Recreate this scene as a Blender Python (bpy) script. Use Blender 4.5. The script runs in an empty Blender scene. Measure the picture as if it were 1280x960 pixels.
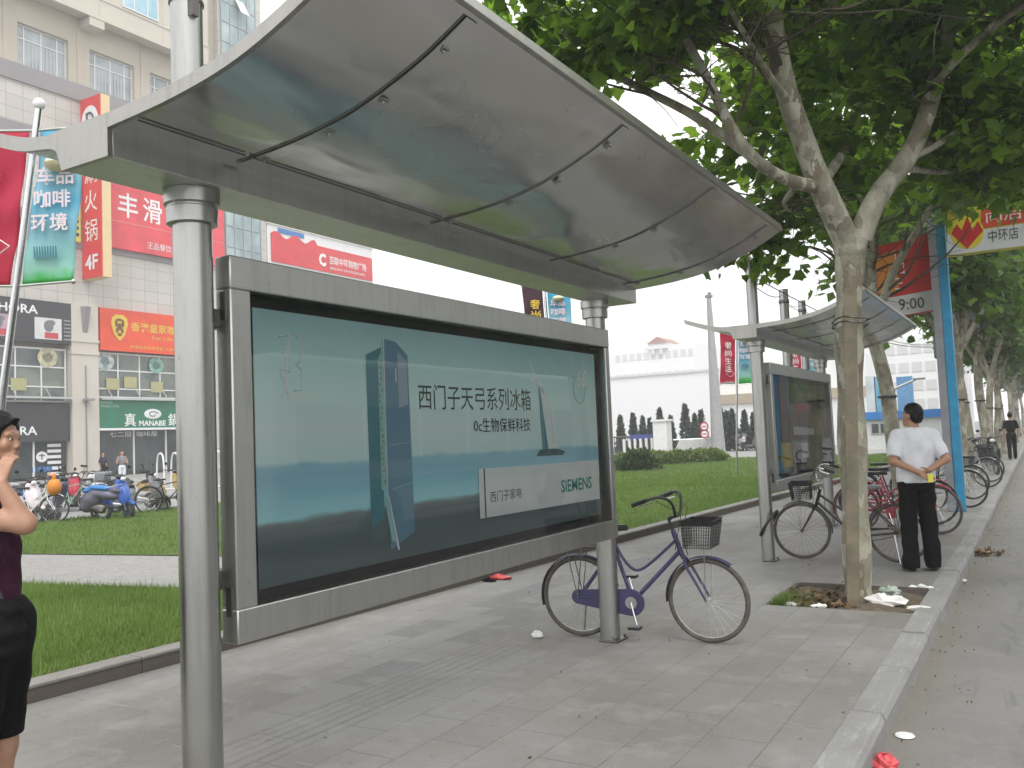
import bpy, bmesh, math, random
import numpy as np
from mathutils import Vector, Matrix, Euler

SC = bpy.context.scene
C = SC.collection
R = math.radians
PI = math.pi

# ------------------------------------------------------------------ camera
FPX, EYE = 1100.0, 1.52                      # focal length in pixels of a 1280 wide picture, eye height over the pavement
PITCH, YAW, ROLL = R(3.5835), R(30.9033), R(2.4383)
_fw = Vector((-math.sin(YAW)*math.cos(PITCH), math.cos(YAW)*math.cos(PITCH), math.sin(PITCH)))
_r0 = Vector((math.cos(YAW), math.sin(YAW), 0)); _u0 = _r0.cross(_fw)
_r = math.cos(ROLL)*_r0 - math.sin(ROLL)*_u0
_u = math.sin(ROLL)*_r0 + math.cos(ROLL)*_u0
CAM = Vector((0, 0, EYE))
cam_data = bpy.data.cameras.new('camera'); cam = bpy.data.objects.new('camera', cam_data); C.objects.link(cam)
cam_data.sensor_width = 36.0; cam_data.lens = FPX/1280*36.0
cam_data.clip_start = 0.05; cam_data.clip_end = 2000
cam.matrix_world = Matrix(((_r.x, _u.x, -_fw.x, 0), (_r.y, _u.y, -_fw.y, 0), (_r.z, _u.z, -_fw.z, EYE), (0, 0, 0, 1)))
SC.camera = cam

# ------------------------------------------------------------------ sky, sun, exposure (bright overcast)
SUN_EL, SUN_AZ = R(58), R(140)               # azimuth clockwise from +Y (the street's direction)
w = bpy.data.worlds.new('World'); SC.world = w; w.use_nodes = True
nt = w.node_tree; nt.nodes.clear()
sky = nt.nodes.new('ShaderNodeTexSky'); sky.sky_type = 'NISHITA'; sky.sun_disc = False
sky.sun_elevation = SUN_EL; sky.sun_rotation = SUN_AZ
sky.air_density = 1.0; sky.dust_density = 3.0; sky.ozone_density = 1.0
hsv = nt.nodes.new('ShaderNodeHueSaturation'); hsv.inputs['Saturation'].default_value = 0.06
# an even, bright cloud layer over most of the sky
cl = nt.nodes.new('ShaderNodeMix'); cl.data_type = 'RGBA'; cl.inputs[0].default_value = .82; cl.inputs[7].default_value = (8.9, 8.95, 9.05, 1)
bg = nt.nodes.new('ShaderNodeBackground'); bg.inputs['Strength'].default_value = 0.11
wo = nt.nodes.new('ShaderNodeOutputWorld')
nt.links.new(sky.outputs[0], hsv.inputs['Color']); nt.links.new(hsv.outputs[0], cl.inputs[6]); nt.links.new(cl.outputs[2], bg.inputs[0]); nt.links.new(bg.outputs[0], wo.inputs[0])
sl = bpy.data.lights.new('sun', 'SUN'); sl.energy = 0.9; sl.angle = R(20); sl.color = (1, .97, .92)
so = bpy.data.objects.new('sun', sl); C.objects.link(so)
_sd = Vector((math.sin(SUN_AZ)*math.cos(SUN_EL), math.cos(SUN_AZ)*math.cos(SUN_EL), math.sin(SUN_EL)))
so.rotation_euler = _sd.to_track_quat('Z', 'Y').to_euler(); so.location = (0, 0, 30)
SC.view_settings.view_transform = 'Standard'; SC.view_settings.look = 'None'
SC.view_settings.gamma = 1; SC.view_settings.exposure = 1.02
SC.render.engine = 'CYCLES'
SC.cycles.max_bounces = 8; SC.cycles.transparent_max_bounces = 8
SC.cycles.caustics_reflective = False; SC.cycles.caustics_refractive = False

# ------------------------------------------------------------------ photo measure helpers (a ray through a measured point met with a real plane)
def ray(px, py):
    return (_fw + _r*((px-640)/FPX) - _u*((py-480)/FPX))
def G(px, py, z=0.0):
    d = ray(px, py); return CAM + d*((z-EYE)/d.z)
def PX(px, py, X):
    d = ray(px, py); return CAM + d*(X/d.x)
def PY(px, py, Y):
    d = ray(px, py); return CAM + d*(Y/d.y)
def PD(px, py, D):
    return CAM + ray(px, py)*D

# ------------------------------------------------------------------ object helpers
def tag(o, label=None, cat=None, group=None, kind=None):
    if label: o['label'] = label
    if cat: o['category'] = cat
    if group: o['group'] = group
    if kind: o['kind'] = kind
    return o
def thing(name, label, cat, loc=(0, 0, 0), rz=0.0, group=None):
    o = bpy.data.objects.new(name, None); C.objects.link(o)
    o.location = loc; o.rotation_euler = (0, 0, rz); o.empty_display_size = .2
    return tag(o, label, cat, group)
def kids(o): return [c for c in C.objects if c.parent == o]
def copy_tree(o, parent=None):
    c = o.copy(); C.objects.link(c)
    if parent is not None: c.parent = parent
    for ch in list(o.children): copy_tree(ch, c)
    return c
def dup(root, loc, rz=0.0, label=None, group=None, scale=None):
    r = copy_tree(root); r.location = loc; r.rotation_euler = (0, 0, rz)
    if scale: r.scale = scale if hasattr(scale, '__len__') else (scale,)*3
    if label: r['label'] = label
    if group: r['group'] = group
    return r
def basis_of(o):
    M = Matrix.Translation(o.location) @ o.rotation_euler.to_matrix().to_4x4()
    return (basis_of(o.parent) @ M) if (o.parent and not o.get('_world')) else M
def link(name, me, m, parent=None, local=False):
    o = bpy.data.objects.new(name, me); C.objects.link(o)
    if m is not None and not me.materials:
        for x in (m if isinstance(m, (list, tuple)) else [m]): me.materials.append(x)
    if parent is not None:
        o.parent = parent
        if not local:                              # vertices are in world space: undo the parent's transform
            p = parent
            while p.parent is not None: p = p.parent
            if parent is p:
                o.matrix_parent_inverse = (Matrix.Translation(p.location) @ p.rotation_euler.to_matrix().to_4x4()).inverted()
    return o

class MB:
    """collects shapes for ONE mesh object"""
    def __init__(s): s.v = []; s.f = []; s.mi = []; s.cur = 0
    def add(s, vs, fs):
        n = len(s.v); s.v += [tuple(v) for v in vs]; s.f += [[i+n for i in f] for f in fs]; s.mi += [s.cur]*len(fs); return s
    def box(s, x0, x1, y0, y1, z0, z1, M=None):
        v = [Vector((x, y, z)) for x in (x0, x1) for y in (y0, y1) for z in (z0, z1)]
        if M is not None: v = [M @ p for p in v]
        return s.add(v, [(0, 1, 3, 2), (4, 6, 7, 5), (0, 4, 5, 1), (2, 3, 7, 6), (0, 2, 6, 4), (1, 5, 7, 3)])
    def cbox(s, c, d, M=None):
        a = [c[i]-d[i]/2 for i in range(3)]; b = [c[i]+d[i]/2 for i in range(3)]
        return s.box(a[0], b[0], a[1], b[1], a[2], b[2], M)
    def quad(s, a, b, c, d): return s.add([a, b, c, d], [(0, 1, 2, 3)])
    def tube(s, pts, rad, n=8, cap=True, closed=False):
        pts = [Vector(p) for p in pts]; m = len(pts)
        rad = [rad]*m if not hasattr(rad, '__len__') else list(rad)
        T = []
        for i in range(m):
            a = pts[i-1] if (i > 0 or closed) else pts[i]; b = pts[(i+1) % m] if (i < m-1 or closed) else pts[i]
            t = (b-a); T.append(t.normalized() if t.length > 1e-9 else Vector((0, 0, 1)))
        t0 = T[0]; up = Vector((0, 0, 1)) if abs(t0.z) < .9 else Vector((1, 0, 0))
        nrm = t0.cross(up).normalized(); vs = []
        for i in range(m):
            nrm = (nrm - T[i]*nrm.dot(T[i]))
            nrm = nrm.normalized() if nrm.length > 1e-6 else T[i].orthogonal().normalized()
            bn = T[i].cross(nrm)
            for k in range(n):
                a = 2*PI*k/n; vs.append(pts[i]+(nrm*math.cos(a)+bn*math.sin(a))*rad[i])
        fs = []
        for i in range(m if closed else m-1):
            j = (i+1) % m
            for k in range(n):
                k2 = (k+1) % n; fs.append((i*n+k, i*n+k2, j*n+k2, j*n+k))
        if cap and not closed:
            fs.append(tuple(range(n-1, -1, -1))); fs.append(tuple((m-1)*n+k for k in range(n)))
        return s.add(vs, fs)
    def bar(s, a, b, r, n=8): return s.tube([a, b], r, n)
    def lathe(s, prof, n=24, c=(0, 0, 0), M=None):
        vs = []; m = len(prof)
        for r, z in prof:
            for k in range(n):
                a = 2*PI*k/n; p = Vector((c[0]+r*math.cos(a), c[1]+r*math.sin(a), c[2]+z)); vs.append(M @ p if M is not None else p)
        fs = [(i*n+k, i*n+(k+1) % n, (i+1)*n+(k+1) % n, (i+1)*n+k) for i in range(m-1) for k in range(n)]
        fs.append(tuple(range(n-1, -1, -1))); fs.append(tuple((m-1)*n+k for k in range(n)))
        return s.add(vs, fs)
    def prism(s, poly, d0, d1, ax='y', M=None):
        """poly of 2D points extruded along ax from d0 to d1"""
        n = len(poly)
        def P(p, d):
            v = {'x': (d, p[0], p[1]), 'y': (p[0], d, p[1]), 'z': (p[0], p[1], d)}[ax]; v = Vector(v)
            return M @ v if M is not None else v
        vs = [P(p, d0) for p in poly]+[P(p, d1) for p in poly]
        fs = [(i, (i+1) % n, n+(i+1) % n, n+i) for i in range(n)]+[tuple(range(n-1, -1, -1)), tuple(range(n, 2*n))]
        return s.add(vs, fs)
    def ellipsoid(s, c, r, nu=16, nv=10, M=None):
        vs = []; fs = []
        for i in range(nv+1):
            t = PI*i/nv
            for k in range(nu):
                a = 2*PI*k/nu; p = Vector((r[0]*math.sin(t)*math.cos(a), r[1]*math.sin(t)*math.sin(a), r[2]*math.cos(t)))
                if M is not None: p = M @ p
                vs.append(p+Vector(c))
        for i in range(nv):
            for k in range(nu): fs.append((i*nu+k, i*nu+(k+1) % nu, (i+1)*nu+(k+1) % nu, (i+1)*nu+k))
        return s.add(vs, fs)
    def xf(s, M): s.v = [tuple(M @ Vector(v)) for v in s.v]; return s
    def build(s, name, m, parent=None, smooth=40, bevel=0, local=False, seg=2):
        me = bpy.data.meshes.new(name); me.from_pydata(s.v, [], s.f)
        bm = bmesh.new(); bm.from_mesh(me); bmesh.ops.remove_doubles(bm, verts=bm.verts, dist=1e-5)
        bmesh.ops.recalc_face_normals(bm, faces=bm.faces); bm.to_mesh(me); bm.free()
        if isinstance(m, (list, tuple)) and len(me.polygons) == len(s.mi): me.polygons.foreach_set('material_index', s.mi)
        if smooth:
            me.shade_smooth(); me.set_sharp_from_angle(angle=R(smooth))
        o = link(name, me, m, parent, local)
        if bevel:
            b = o.modifiers.new('bevel', 'BEVEL'); b.width = bevel; b.segments = seg; b.limit_method = 'ANGLE'; b.angle_limit = R(40)
            b.harden_normals = False
        return o

def np_mesh(name, v, f, m, parent=None, attr=None, smooth=False, local=False):
    """v (n,3) floats, f (k,c) ints of one corner count; attr: a value per face"""
    me = bpy.data.meshes.new(name); v = np.asarray(v, np.float32); f = np.asarray(f, np.int32); k, c = f.shape
    me.vertices.add(len(v)); me.vertices.foreach_set('co', v.ravel())
    me.loops.add(k*c); me.loops.foreach_set('vertex_index', f.ravel())
    me.polygons.add(k); me.polygons.foreach_set('loop_start', np.arange(0, k*c, c, dtype=np.int32))
    me.polygons.foreach_set('loop_total', np.full(k, c, np.int32))
    if smooth: me.polygons.foreach_set('use_smooth', np.ones(k, bool))
    if attr is not None:
        a = me.attributes.new('rnd', 'FLOAT', 'FACE'); a.data.foreach_set('value', np.asarray(attr, np.float32))
    me.update(calc_edges=True); me.validate()
    return link(name, me, m, parent, local)

def text(body, m, parent, org, right, up, w=None, h=None, name='lettering', depth=.002, local=False, shear=0.0, bold=0.0, align='L'):
    """lettering as a mesh: org = lower left corner of its box, fitted to width w and/or height h"""
    cu = bpy.data.curves.new('t', 'FONT'); cu.body = body; cu.offset = bold; cu.shear = shear; cu.resolution_u = 2
    o = bpy.data.objects.new('t', cu); C.objects.link(o)
    dg = bpy.context.evaluated_depsgraph_get(); me = bpy.data.meshes.new_from_object(o.evaluated_get(dg))
    bpy.data.objects.remove(o); bpy.data.curves.remove(cu)
    n = len(me.vertices); a = np.zeros(n*3, np.float32); me.vertices.foreach_get('co', a); a = a.reshape(-1, 3)
    lo, hi = a.min(0), a.max(0); sx = sy = None
    if w: sx = w/(hi[0]-lo[0])
    if h: sy = h/(hi[1]-lo[1])
    sx = sx or sy; sy = sy or sx
    right = Vector(right).normalized(); up = Vector(up).normalized(); nn = right.cross(up)
    org = Vector(org)
    off = {'L': 0, 'C': -(hi[0]-lo[0])*sx/2, 'R': -(hi[0]-lo[0])*sx}[align]
    u = (a[:, 0]-lo[0])*sx+off; vv = (a[:, 1]-lo[1])*sy
    out = np.array(org)[None]+u[:, None]*np.array(right)[None]+vv[:, None]*np.array(up)[None]+depth*np.array(nn)[None]
    me.vertices.foreach_set('co', out.astype(np.float32).ravel()); me.update(); me.name = name
    me.materials.clear()
    return link(name, me, m, parent, local)

# ------------------------------------------------------------------ materials
def nodes_of(name):
    m = bpy.data.materials.new(name); m.use_nodes = True; t = m.node_tree; t.nodes.clear()
    out = t.nodes.new('ShaderNodeOutputMaterial'); return m, t, out
def N(t, typ, **kw):
    n = t.nodes.new(typ)
    for k, v in kw.items():
        if k[0] == '_': setattr(n, k[1:], v)
        else: n.inputs[k.replace('__', ' ')].default_value = v
    return n
def col4(c): return (c[0], c[1], c[2], 1)
def mix(t, fac, a, b, mode='MIX'):
    n = t.nodes.new('ShaderNodeMix'); n.data_type = 'RGBA'; n.blend_type = mode
    for sock, v in ((n.inputs[0], fac), (n.inputs[6], a), (n.inputs[7], b)):
        if hasattr(v, 'links'): t.links.new(v, sock)
        elif hasattr(v, '__len__'): sock.default_value = col4(v)
        else: sock.default_value = v
    return n.outputs[2]
def math_n(t, op, a, b=0.0, clamp=False):
    n = t.nodes.new('ShaderNodeMath'); n.operation = op; n.use_clamp = clamp
    for i, v in ((0, a), (1, b)):
        if hasattr(v, 'links'): t.links.new(v, n.inputs[i])
        else: n.inputs[i].default_value = v
    return n.outputs[0]
def noise(t, vec, scale, detail=4, rough=.55, dist=0.0):
    n = N(t, 'ShaderNodeTexNoise', Scale=scale, Detail=detail, Roughness=rough, Distortion=dist); t.links.new(vec, n.inputs['Vector']); return n.outputs['Fac']
def ramp(t, fac, stops, interp='LINEAR'):
    n = t.nodes.new('ShaderNodeValToRGB'); e = n.color_ramp.elements; n.color_ramp.interpolation = interp
    while len(e) > 1: e.remove(e[0])
    for i, (p, c) in enumerate(stops):
        x = e[0] if i == 0 else e.new(p); x.position = p; x.color = col4(c) if hasattr(c, '__len__') else (c, c, c, 1)
    if hasattr(fac, 'links'): t.links.new(fac, n.inputs[0])
    return n.outputs[0]
def mapping(t, vec, scale=(1, 1, 1), loc=(0, 0, 0), rot=(0, 0, 0)):
    n = t.nodes.new('ShaderNodeMapping'); n.inputs['Scale'].default_value = scale; n.inputs['Location'].default_value = loc; n.inputs['Rotation'].default_value = rot
    t.links.new(vec, n.inputs['Vector']); return n.outputs[0]
def geo(t): return t.nodes.new('ShaderNodeNewGeometry').outputs['Position']
def objc(t): return t.nodes.new('ShaderNodeTexCoord').outputs['Object']
def bump(t, h, strength=.3, dist=.01):
    n = t.nodes.new('ShaderNodeBump'); n.inputs['Strength'].default_value = strength; n.inputs['Distance'].default_value = dist
    t.links.new(h, n.inputs['Height']); return n.outputs[0]
def principled(t, out, col, rough=.6, metal=0.0, normal=None, spec=.5):
    b = t.nodes.new('ShaderNodeBsdfPrincipled')
    for k, v in (('Base Color', col), ('Roughness', rough), ('Metallic', metal), ('Specular IOR Level', spec)):
        if hasattr(v, 'links'): t.links.new(v, b.inputs[k])
        elif hasattr(v, '__len__'): b.inputs[k].default_value = col4(v)
        else: b.inputs[k].default_value = v
    if normal is not None: t.links.new(normal, b.inputs['Normal'])
    t.links.new(b.outputs[0], out.inputs[0]); return b
_MC = {}
def mat(name, c, rough=.55, metal=0.0, var=.12, vs=6.0, bmp=0.0, bs=40.0, spec=.5, c2=None):
    """a surface whose colour wanders between two tones, with an optional fine bump"""
    if name in _MC: return _MC[name]
    m, t, out = nodes_of(name); v = objc(t)
    f = noise(t, v, vs, 5, .6)
    a = tuple(max(0, x*(1-var)) for x in c); b = c2 or tuple(min(1, x*(1+var)) for x in c)
    co = mix(t, ramp(t, f, [(.3, 0.0), (.7, 1.0)]), a, b)
    rg = ramp(t, noise(t, v, vs*2.3, 3), [(.2, max(.03, rough-.1)), (.8, min(1, rough+.1))])
    nr = bump(t, noise(t, v, bs, 4), bmp, .01) if bmp else None
    principled(t, out, co, rg, metal, nr, spec); _MC[name] = m; return m
# ------------------------------------------------------------------ shared materials
def steel(name, c, rough, wob, brushed=True):
    m, t, out = nodes_of(name); v = objc(t)
    n1 = noise(t, mapping(t, v, (1.1, .7, 1.1)), 1.6, 3, .5, .6)
    n2 = noise(t, mapping(t, v, (60, 60, 4)), 6, 3)
    stain = noise(t, v, 3.5, 6, .65, .4)
    co = mix(t, ramp(t, stain, [(.45, 0.0), (.75, .28)]), c, tuple(x*.72 for x in c))
    strk = noise(t, mapping(t, v, (9, 9, .7)), 3.2, 5, .7, .2); co = mix(t, ramp(t, strk, [(.50, 0.), (.72, .38)]), co, tuple(x*.55 for x in c))
    spk = noise(t, v, 38, 3, .5); co = mix(t, ramp(t, spk, [(.68, 0.), (.76, .4)]), co, tuple(x*.5 for x in c))
    rg = math_n(t, 'ADD', math_n(t, 'MULTIPLY', noise(t, v, 5, 5, .7), .22), rough-.11)
    h = math_n(t, 'ADD', math_n(t, 'MULTIPLY', n1, wob), math_n(t, 'MULTIPLY', n2, .004 if brushed else 0))
    principled(t, out, co, rg, 1.0, bump(t, h, 1.0, .05)); return m
def roof_steel():
    m, t, out = nodes_of('mill_steel_sheet'); v = objc(t)
    big = noise(t, mapping(t, v, (.9, .5, 1)), 1.3, 1, .4, .5); stain = noise(t, v, 2.2, 4, .55, .5)
    co = mix(t, ramp(t, stain, [(.40, 0.), (.75, .30)]), (.60, .605, .60), (.45, .45, .44))
    rg = ramp(t, noise(t, v, 2.4, 4), [(.3, .15), (.7, .30)])
    principled(t, out, co, rg, 1.0, bump(t, math_n(t, 'ADD', big, math_n(t, 'MULTIPLY', noise(t, mapping(t, v, (2.2, .8, 1)), 1.6, 1, .4, .8), .35)), 1.0, .05)); return m
STEEL = steel('brushed_steel', (.36, .35, .325), .36, .02)
STEEL_FRAME = steel('satin_steel_frame', (.53, .53, .515), .34, .012)
STEEL_ROOF = roof_steel()
STEEL_POST = steel('post_steel', (.42, .42, .405), .34, .02)
DARKSTEEL = steel('dark_steel', (.16, .155, .15), .45, .02)
ALU = mat('aluminium', (.55, .56, .56), .4, .8, .08)
CHROME = mat('chrome', (.62, .62, .62), .2, 1.0, .1)
BLACKP = mat('black_plastic', (.018, .018, .02), .42, 0, .3, 20)
RUBBER = mat('tyre_rubber', (.028, .027, .026), .75, 0, .4, 14, .3, 90)
RUBBER_DUST = mat('dusty_tyre', (.10, .088, .075), .85, 0, .4, 9, .3, 90)
SOOT = mat('black_backing', (.008, .008, .009), .5)
WHITE = mat('white_paint', (.74, .74, .73), .5, 0, .06, 4)
WHITE_PLASTIC = mat('white_plastic', (.8, .8, .8), .35, 0, .04)
GREYP = mat('grey_plastic', (.22, .22, .23), .45, 0, .12)
REDP = mat('red_enamel', (.42, .02, .05), .3, 0, .15)
SKIN = mat('skin', (.44, .25, .165), .5, 0, .08, 25, .05, 300)
SKIN_TAN = mat('tanned_skin', (.36, .19, .115), .5, 0, .08, 25, .05, 300)
HAIR = mat('black_hair', (.007, .006, .0055), .45, 0, .5, 60, .4, 220, .2)
CLOTH_BLACK = mat('black_cloth', (.007, .0065, .007), .85, 0, .3, 30, .3, 300, .12)
CLOTH_PLUM = mat('plum_cloth', (.05, .012, .03), .8, 0, .35, 30, .3, 300, .12)
CLOTH_WHITE = mat('white_cotton', (.66, .67, .70), .85, 0, .05, 9, .9, 8)
PAPER = mat('waste_paper', (.75, .74, .72), .8, 0, .08)
YELLOW = mat('yellow_card', (.68, .62, .08), .6, 0, .1)
RED_LITTER = mat('red_plastic_bag', (.55, .05, .05), .4, 0, .2)

def glass_mat(name, tint=(.9, .95, .93), ior=1.5, rough=.02, fmul=1.0):
    m, t, out = nodes_of(name)
    fr = t.nodes.new('ShaderNodeFresnel'); fr.inputs[0].default_value = ior
    tr = t.nodes.new('ShaderNodeBsdfTransparent'); tr.inputs[0].default_value = col4(tint)
    gl = t.nodes.new('ShaderNodeBsdfGlossy'); gl.inputs['Roughness'].default_value = rough
    mx = t.nodes.new('ShaderNodeMixShader'); t.links.new(math_n(t, 'MULTIPLY', fr.outputs[0], fmul, True), mx.inputs[0])
    t.links.new(tr.outputs[0], mx.inputs[1]); t.links.new(gl.outputs[0], mx.inputs[2]); t.links.new(mx.outputs[0], out.inputs[0])
    return m
GLASS = glass_mat('display_glass', (.95, .97, .96), 1.5, .02, 1.15)
def pane_mat(name, c, c2, rough=.12):
    m, t, out = nodes_of(name); v = objc(t)
    f = noise(t, mapping(t, v, (.3, .5, .35)), 1.2, 3, .5, .5)
    principled(t, out, mix(t, ramp(t, f, [(.35, 0.), (.65, 1.)]), c, c2), rough, 0, None, .6); return m
PANE = pane_mat('office_window_pane', (.22, .25, .27), (.42, .46, .48))
PANE_SKY = pane_mat('sky_window_pane', (.20, .42, .55), (.45, .66, .72), .08)
PANE_DARK = pane_mat('shop_pane', (.02, .024, .026), (.06, .07, .07), .1)
PANE_MALL = pane_mat('mall_pane', (.06, .08, .085), (.20, .22, .18), .1)
PANE_TOWER = pane_mat('curtain_wall_pane', (.22, .30, .32), (.40, .50, .50), .08)

# pavement: long slabs, a band of ribbed guide paving, some darker slabs, stains
def pavement_mat():
    m, t, out = nodes_of('pavement_slabs'); v = geo(t)
    sx = t.nodes.new('ShaderNodeSeparateXYZ'); t.links.new(v, sx.inputs[0])
    br = t.nodes.new('ShaderNodeTexBrick'); t.links.new(mapping(t, v, (1, 1, 1), (0, 0, 0), (0, 0, R(90))), br.inputs['Vector'])
    br.offset = .5; br.inputs['Scale'].default_value = 1.0; br.inputs['Brick Width'].default_value = .62; br.inputs['Row Height'].default_value = .31
    br.inputs['Mortar Size'].default_value = .0055; br.inputs['Mortar Smooth'].default_value = .3; br.inputs['Bias'].default_value = -.35
    br.inputs['Color1'].default_value = (.232, .229, .221, 1); br.inputs['Color2'].default_value = (.178, .177, .173, 1); br.inputs['Mortar'].default_value = (.135, .13, .12, 1)
    co = br.outputs['Color']
    # darker slabs beside the guide strip
    br2 = t.nodes.new('ShaderNodeTexBrick'); t.links.new(mapping(t, v, (1, 1, 1), (0, .02, 0), (0, 0, R(90))), br2.inputs['Vector'])
    br2.offset = .5; br2.inputs['Scale'].default_value = 1; br2.inputs['Brick Width'].default_value = .62; br2.inputs['Row Height'].default_value = .31
    br2.inputs['Mortar Size'].default_value = 0; br2.inputs['Color1'].default_value = (0, 0, 0, 1); br2.inputs['Color2'].default_value = (1, 1, 1, 1)
    inb = math_n(t, 'MULTIPLY', math_n(t, 'GREATER_THAN', sx.outputs[0], -4.65), math_n(t, 'LESS_THAN', sx.outputs[0], -3.78))
    dk = math_n(t, 'MULTIPLY', inb, math_n(t, 'GREATER_THAN', br2.outputs['Color'], .70))
    co = mix(t, math_n(t, 'MULTIPLY', dk, .75), co, (.135, .135, .14))
    # ribs of the guide strip
    ing = math_n(t, 'MULTIPLY', math_n(t, 'GREATER_THAN', sx.outputs[0], -3.78), math_n(t, 'LESS_THAN', sx.outputs[0], -3.30))
    wave = math_n(t, 'SINE', math_n(t, 'MULTIPLY', sx.outputs[0], 2*PI/.08))
    gro = math_n(t, 'MULTIPLY', ing, math_n(t, 'GREATER_THAN', wave, .45))
    co = mix(t, math_n(t, 'MULTIPLY', gro, .5), co, (.12, .118, .112))
    big = noise(t, v, .55, 5, .6, .3); mid = noise(t, v, 3.2, 6, .7, .2); fine = noise(t, v, 90, 3, .6)
    co = mix(t, ramp(t, big, [(.38, 0.), (.62, .8)]), co, (.150, .138, .112))
    co = mix(t, ramp(t, mid, [(.50, 0.), (.72, .55)]), co, (.33, .32, .30))
    scuff = noise(t, mapping(t, v, (1.2, 5, 1), (0, 0, 0), (0, 0, R(25))), 3.0, 5, .7, .6); co = mix(t, ramp(t, scuff, [(.60, 0.), (.70, .35)]), co, (.36, .35, .34))
    gum = N(t, 'ShaderNodeTexVoronoi', Scale=2.6); t.links.new(v, gum.inputs['Vector']); co = mix(t, ramp(t, gum.outputs['Distance'], [(.035, .6), (.06, 0.)]), co, (.10, .097, .09))
    spot = noise(t, v, 9, 3, .5); co = mix(t, ramp(t, spot, [(.64, 0.), (.76, .5)]), co, (.10, .093, .085))
    co = mix(t, .16, co, ramp(t, fine, [(.3, (.1, .1, .1)), (.7, (.4, .4, .39))]))
    hh = math_n(t, 'ADD', math_n(t, 'MULTIPLY', br.outputs['Fac'], -.5), math_n(t, 'MULTIPLY', gro, -.6))
    hh = math_n(t, 'ADD', hh, math_n(t, 'MULTIPLY', fine, .12))
    principled(t, out, co, ramp(t, mid, [(.3, .62), (.7, .82)]), 0, bump(t, hh, .6, .004), .4); return m
PAVE = pavement_mat()

def stone_mat(name, c, joint=None, dirt=(.12, .11, .095)):
    m, t, out = nodes_of(name); v = geo(t)
    big = noise(t, v, 1.1, 5, .65); fine = noise(t, v, 110, 3, .65)
    co = mix(t, ramp(t, big, [(.42, 0.), (.72, .6)]), c, dirt)
    co = mix(t, .22, co, ramp(t, fine, [(.3, tuple(x*.45 for x in c)), (.7, tuple(min(1, x*1.6) for x in c))]))
    scr = noise(t, mapping(t, v, (7, .8, 7)), 4, 5, .7)
    co = mix(t, ramp(t, scr, [(.54, 0.), (.68, .6)]), co, tuple(min(1, x*1.45) for x in c))
    principled(t, out, co, .78, 0, bump(t, fine, .35, .004), .35); return m
KERB = stone_mat('kerb_granite', (.27, .268, .262))
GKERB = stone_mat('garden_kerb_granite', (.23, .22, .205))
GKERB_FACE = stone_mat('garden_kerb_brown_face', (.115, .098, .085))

def road_mat():
    m, t, out = nodes_of('worn_concrete_road'); v = geo(t)
    sx = t.nodes.new('ShaderNodeSeparateXYZ'); t.links.new(v, sx.inputs[0])
    a = noise(t, v, .9, 6, .65, .3); b = noise(t, v, 5, 6, .75); c = noise(t, v, 130, 3, .7)
    co = mix(t, ramp(t, a, [(.35, 0.), (.7, 1.)]), (.21, .205, .20), (.15, .148, .145))
    co = mix(t, ramp(t, b, [(.50, 0.), (.72, .6)]), co, (.29, .28, .27))
    st = noise(t, mapping(t, v, (2.5, .5, 1)), 2.2, 4, .6, .8); co = mix(t, ramp(t, st, [(.56, 0.), (.68, .5)]), co, (.085, .085, .085))
    edge = math_n(t, 'ADD', math_n(t, 'MULTIPLY', sx.outputs[0], -1.0), math_n(t, 'MULTIPLY', math_n(t, 'SUBTRACT', b, .5), .7))
    co = mix(t, ramp(t, edge, [(.42, 0.), (.78, .65)]), co, (.19, .17, .13))
    co = mix(t, .25, co, ramp(t, c, [(.3, (.06, .06, .06)), (.7, (.38, .37, .36))]))
    principled(t, out, co, .85, 0, bump(t, math_n(t, 'ADD', c, math_n(t, 'MULTIPLY', b, .6)), .5, .006), .3); return m
ROAD = road_mat()

def soil_mat(name, c1, c2, sc=7):
    m, t, out = nodes_of(name); v = geo(t)
    a = noise(t, v, sc, 7, .75); b = noise(t, v, sc*9, 4, .7)
    co = mix(t, ramp(t, a, [(.3, 0.), (.7, 1.)]), c1, c2); co = mix(t, .3, co, ramp(t, b, [(.3, tuple(x*.4 for x in c1)), (.7, tuple(x*1.5 for x in c2))]))
    principled(t, out, co, .95, 0, bump(t, math_n(t, 'ADD', a, b), .9, .02), .2); return m
SOIL = soil_mat('dry_soil', (.10, .075, .05), (.22, .19, .14))
PLAZA = soil_mat('plaza_paving', (.26, .26, .255), (.34, .34, .33), 1.2)
PATH = soil_mat('pale_stone_path', (.25, .245, .235), (.31, .305, .29), 1.5)
GROUND = soil_mat('ground', (.22, .22, .21), (.27, .27, .26), .2)
LAWN = soil_mat('lawn_turf', (.06, .11, .02), (.11, .15, .04), 2.2)

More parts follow.
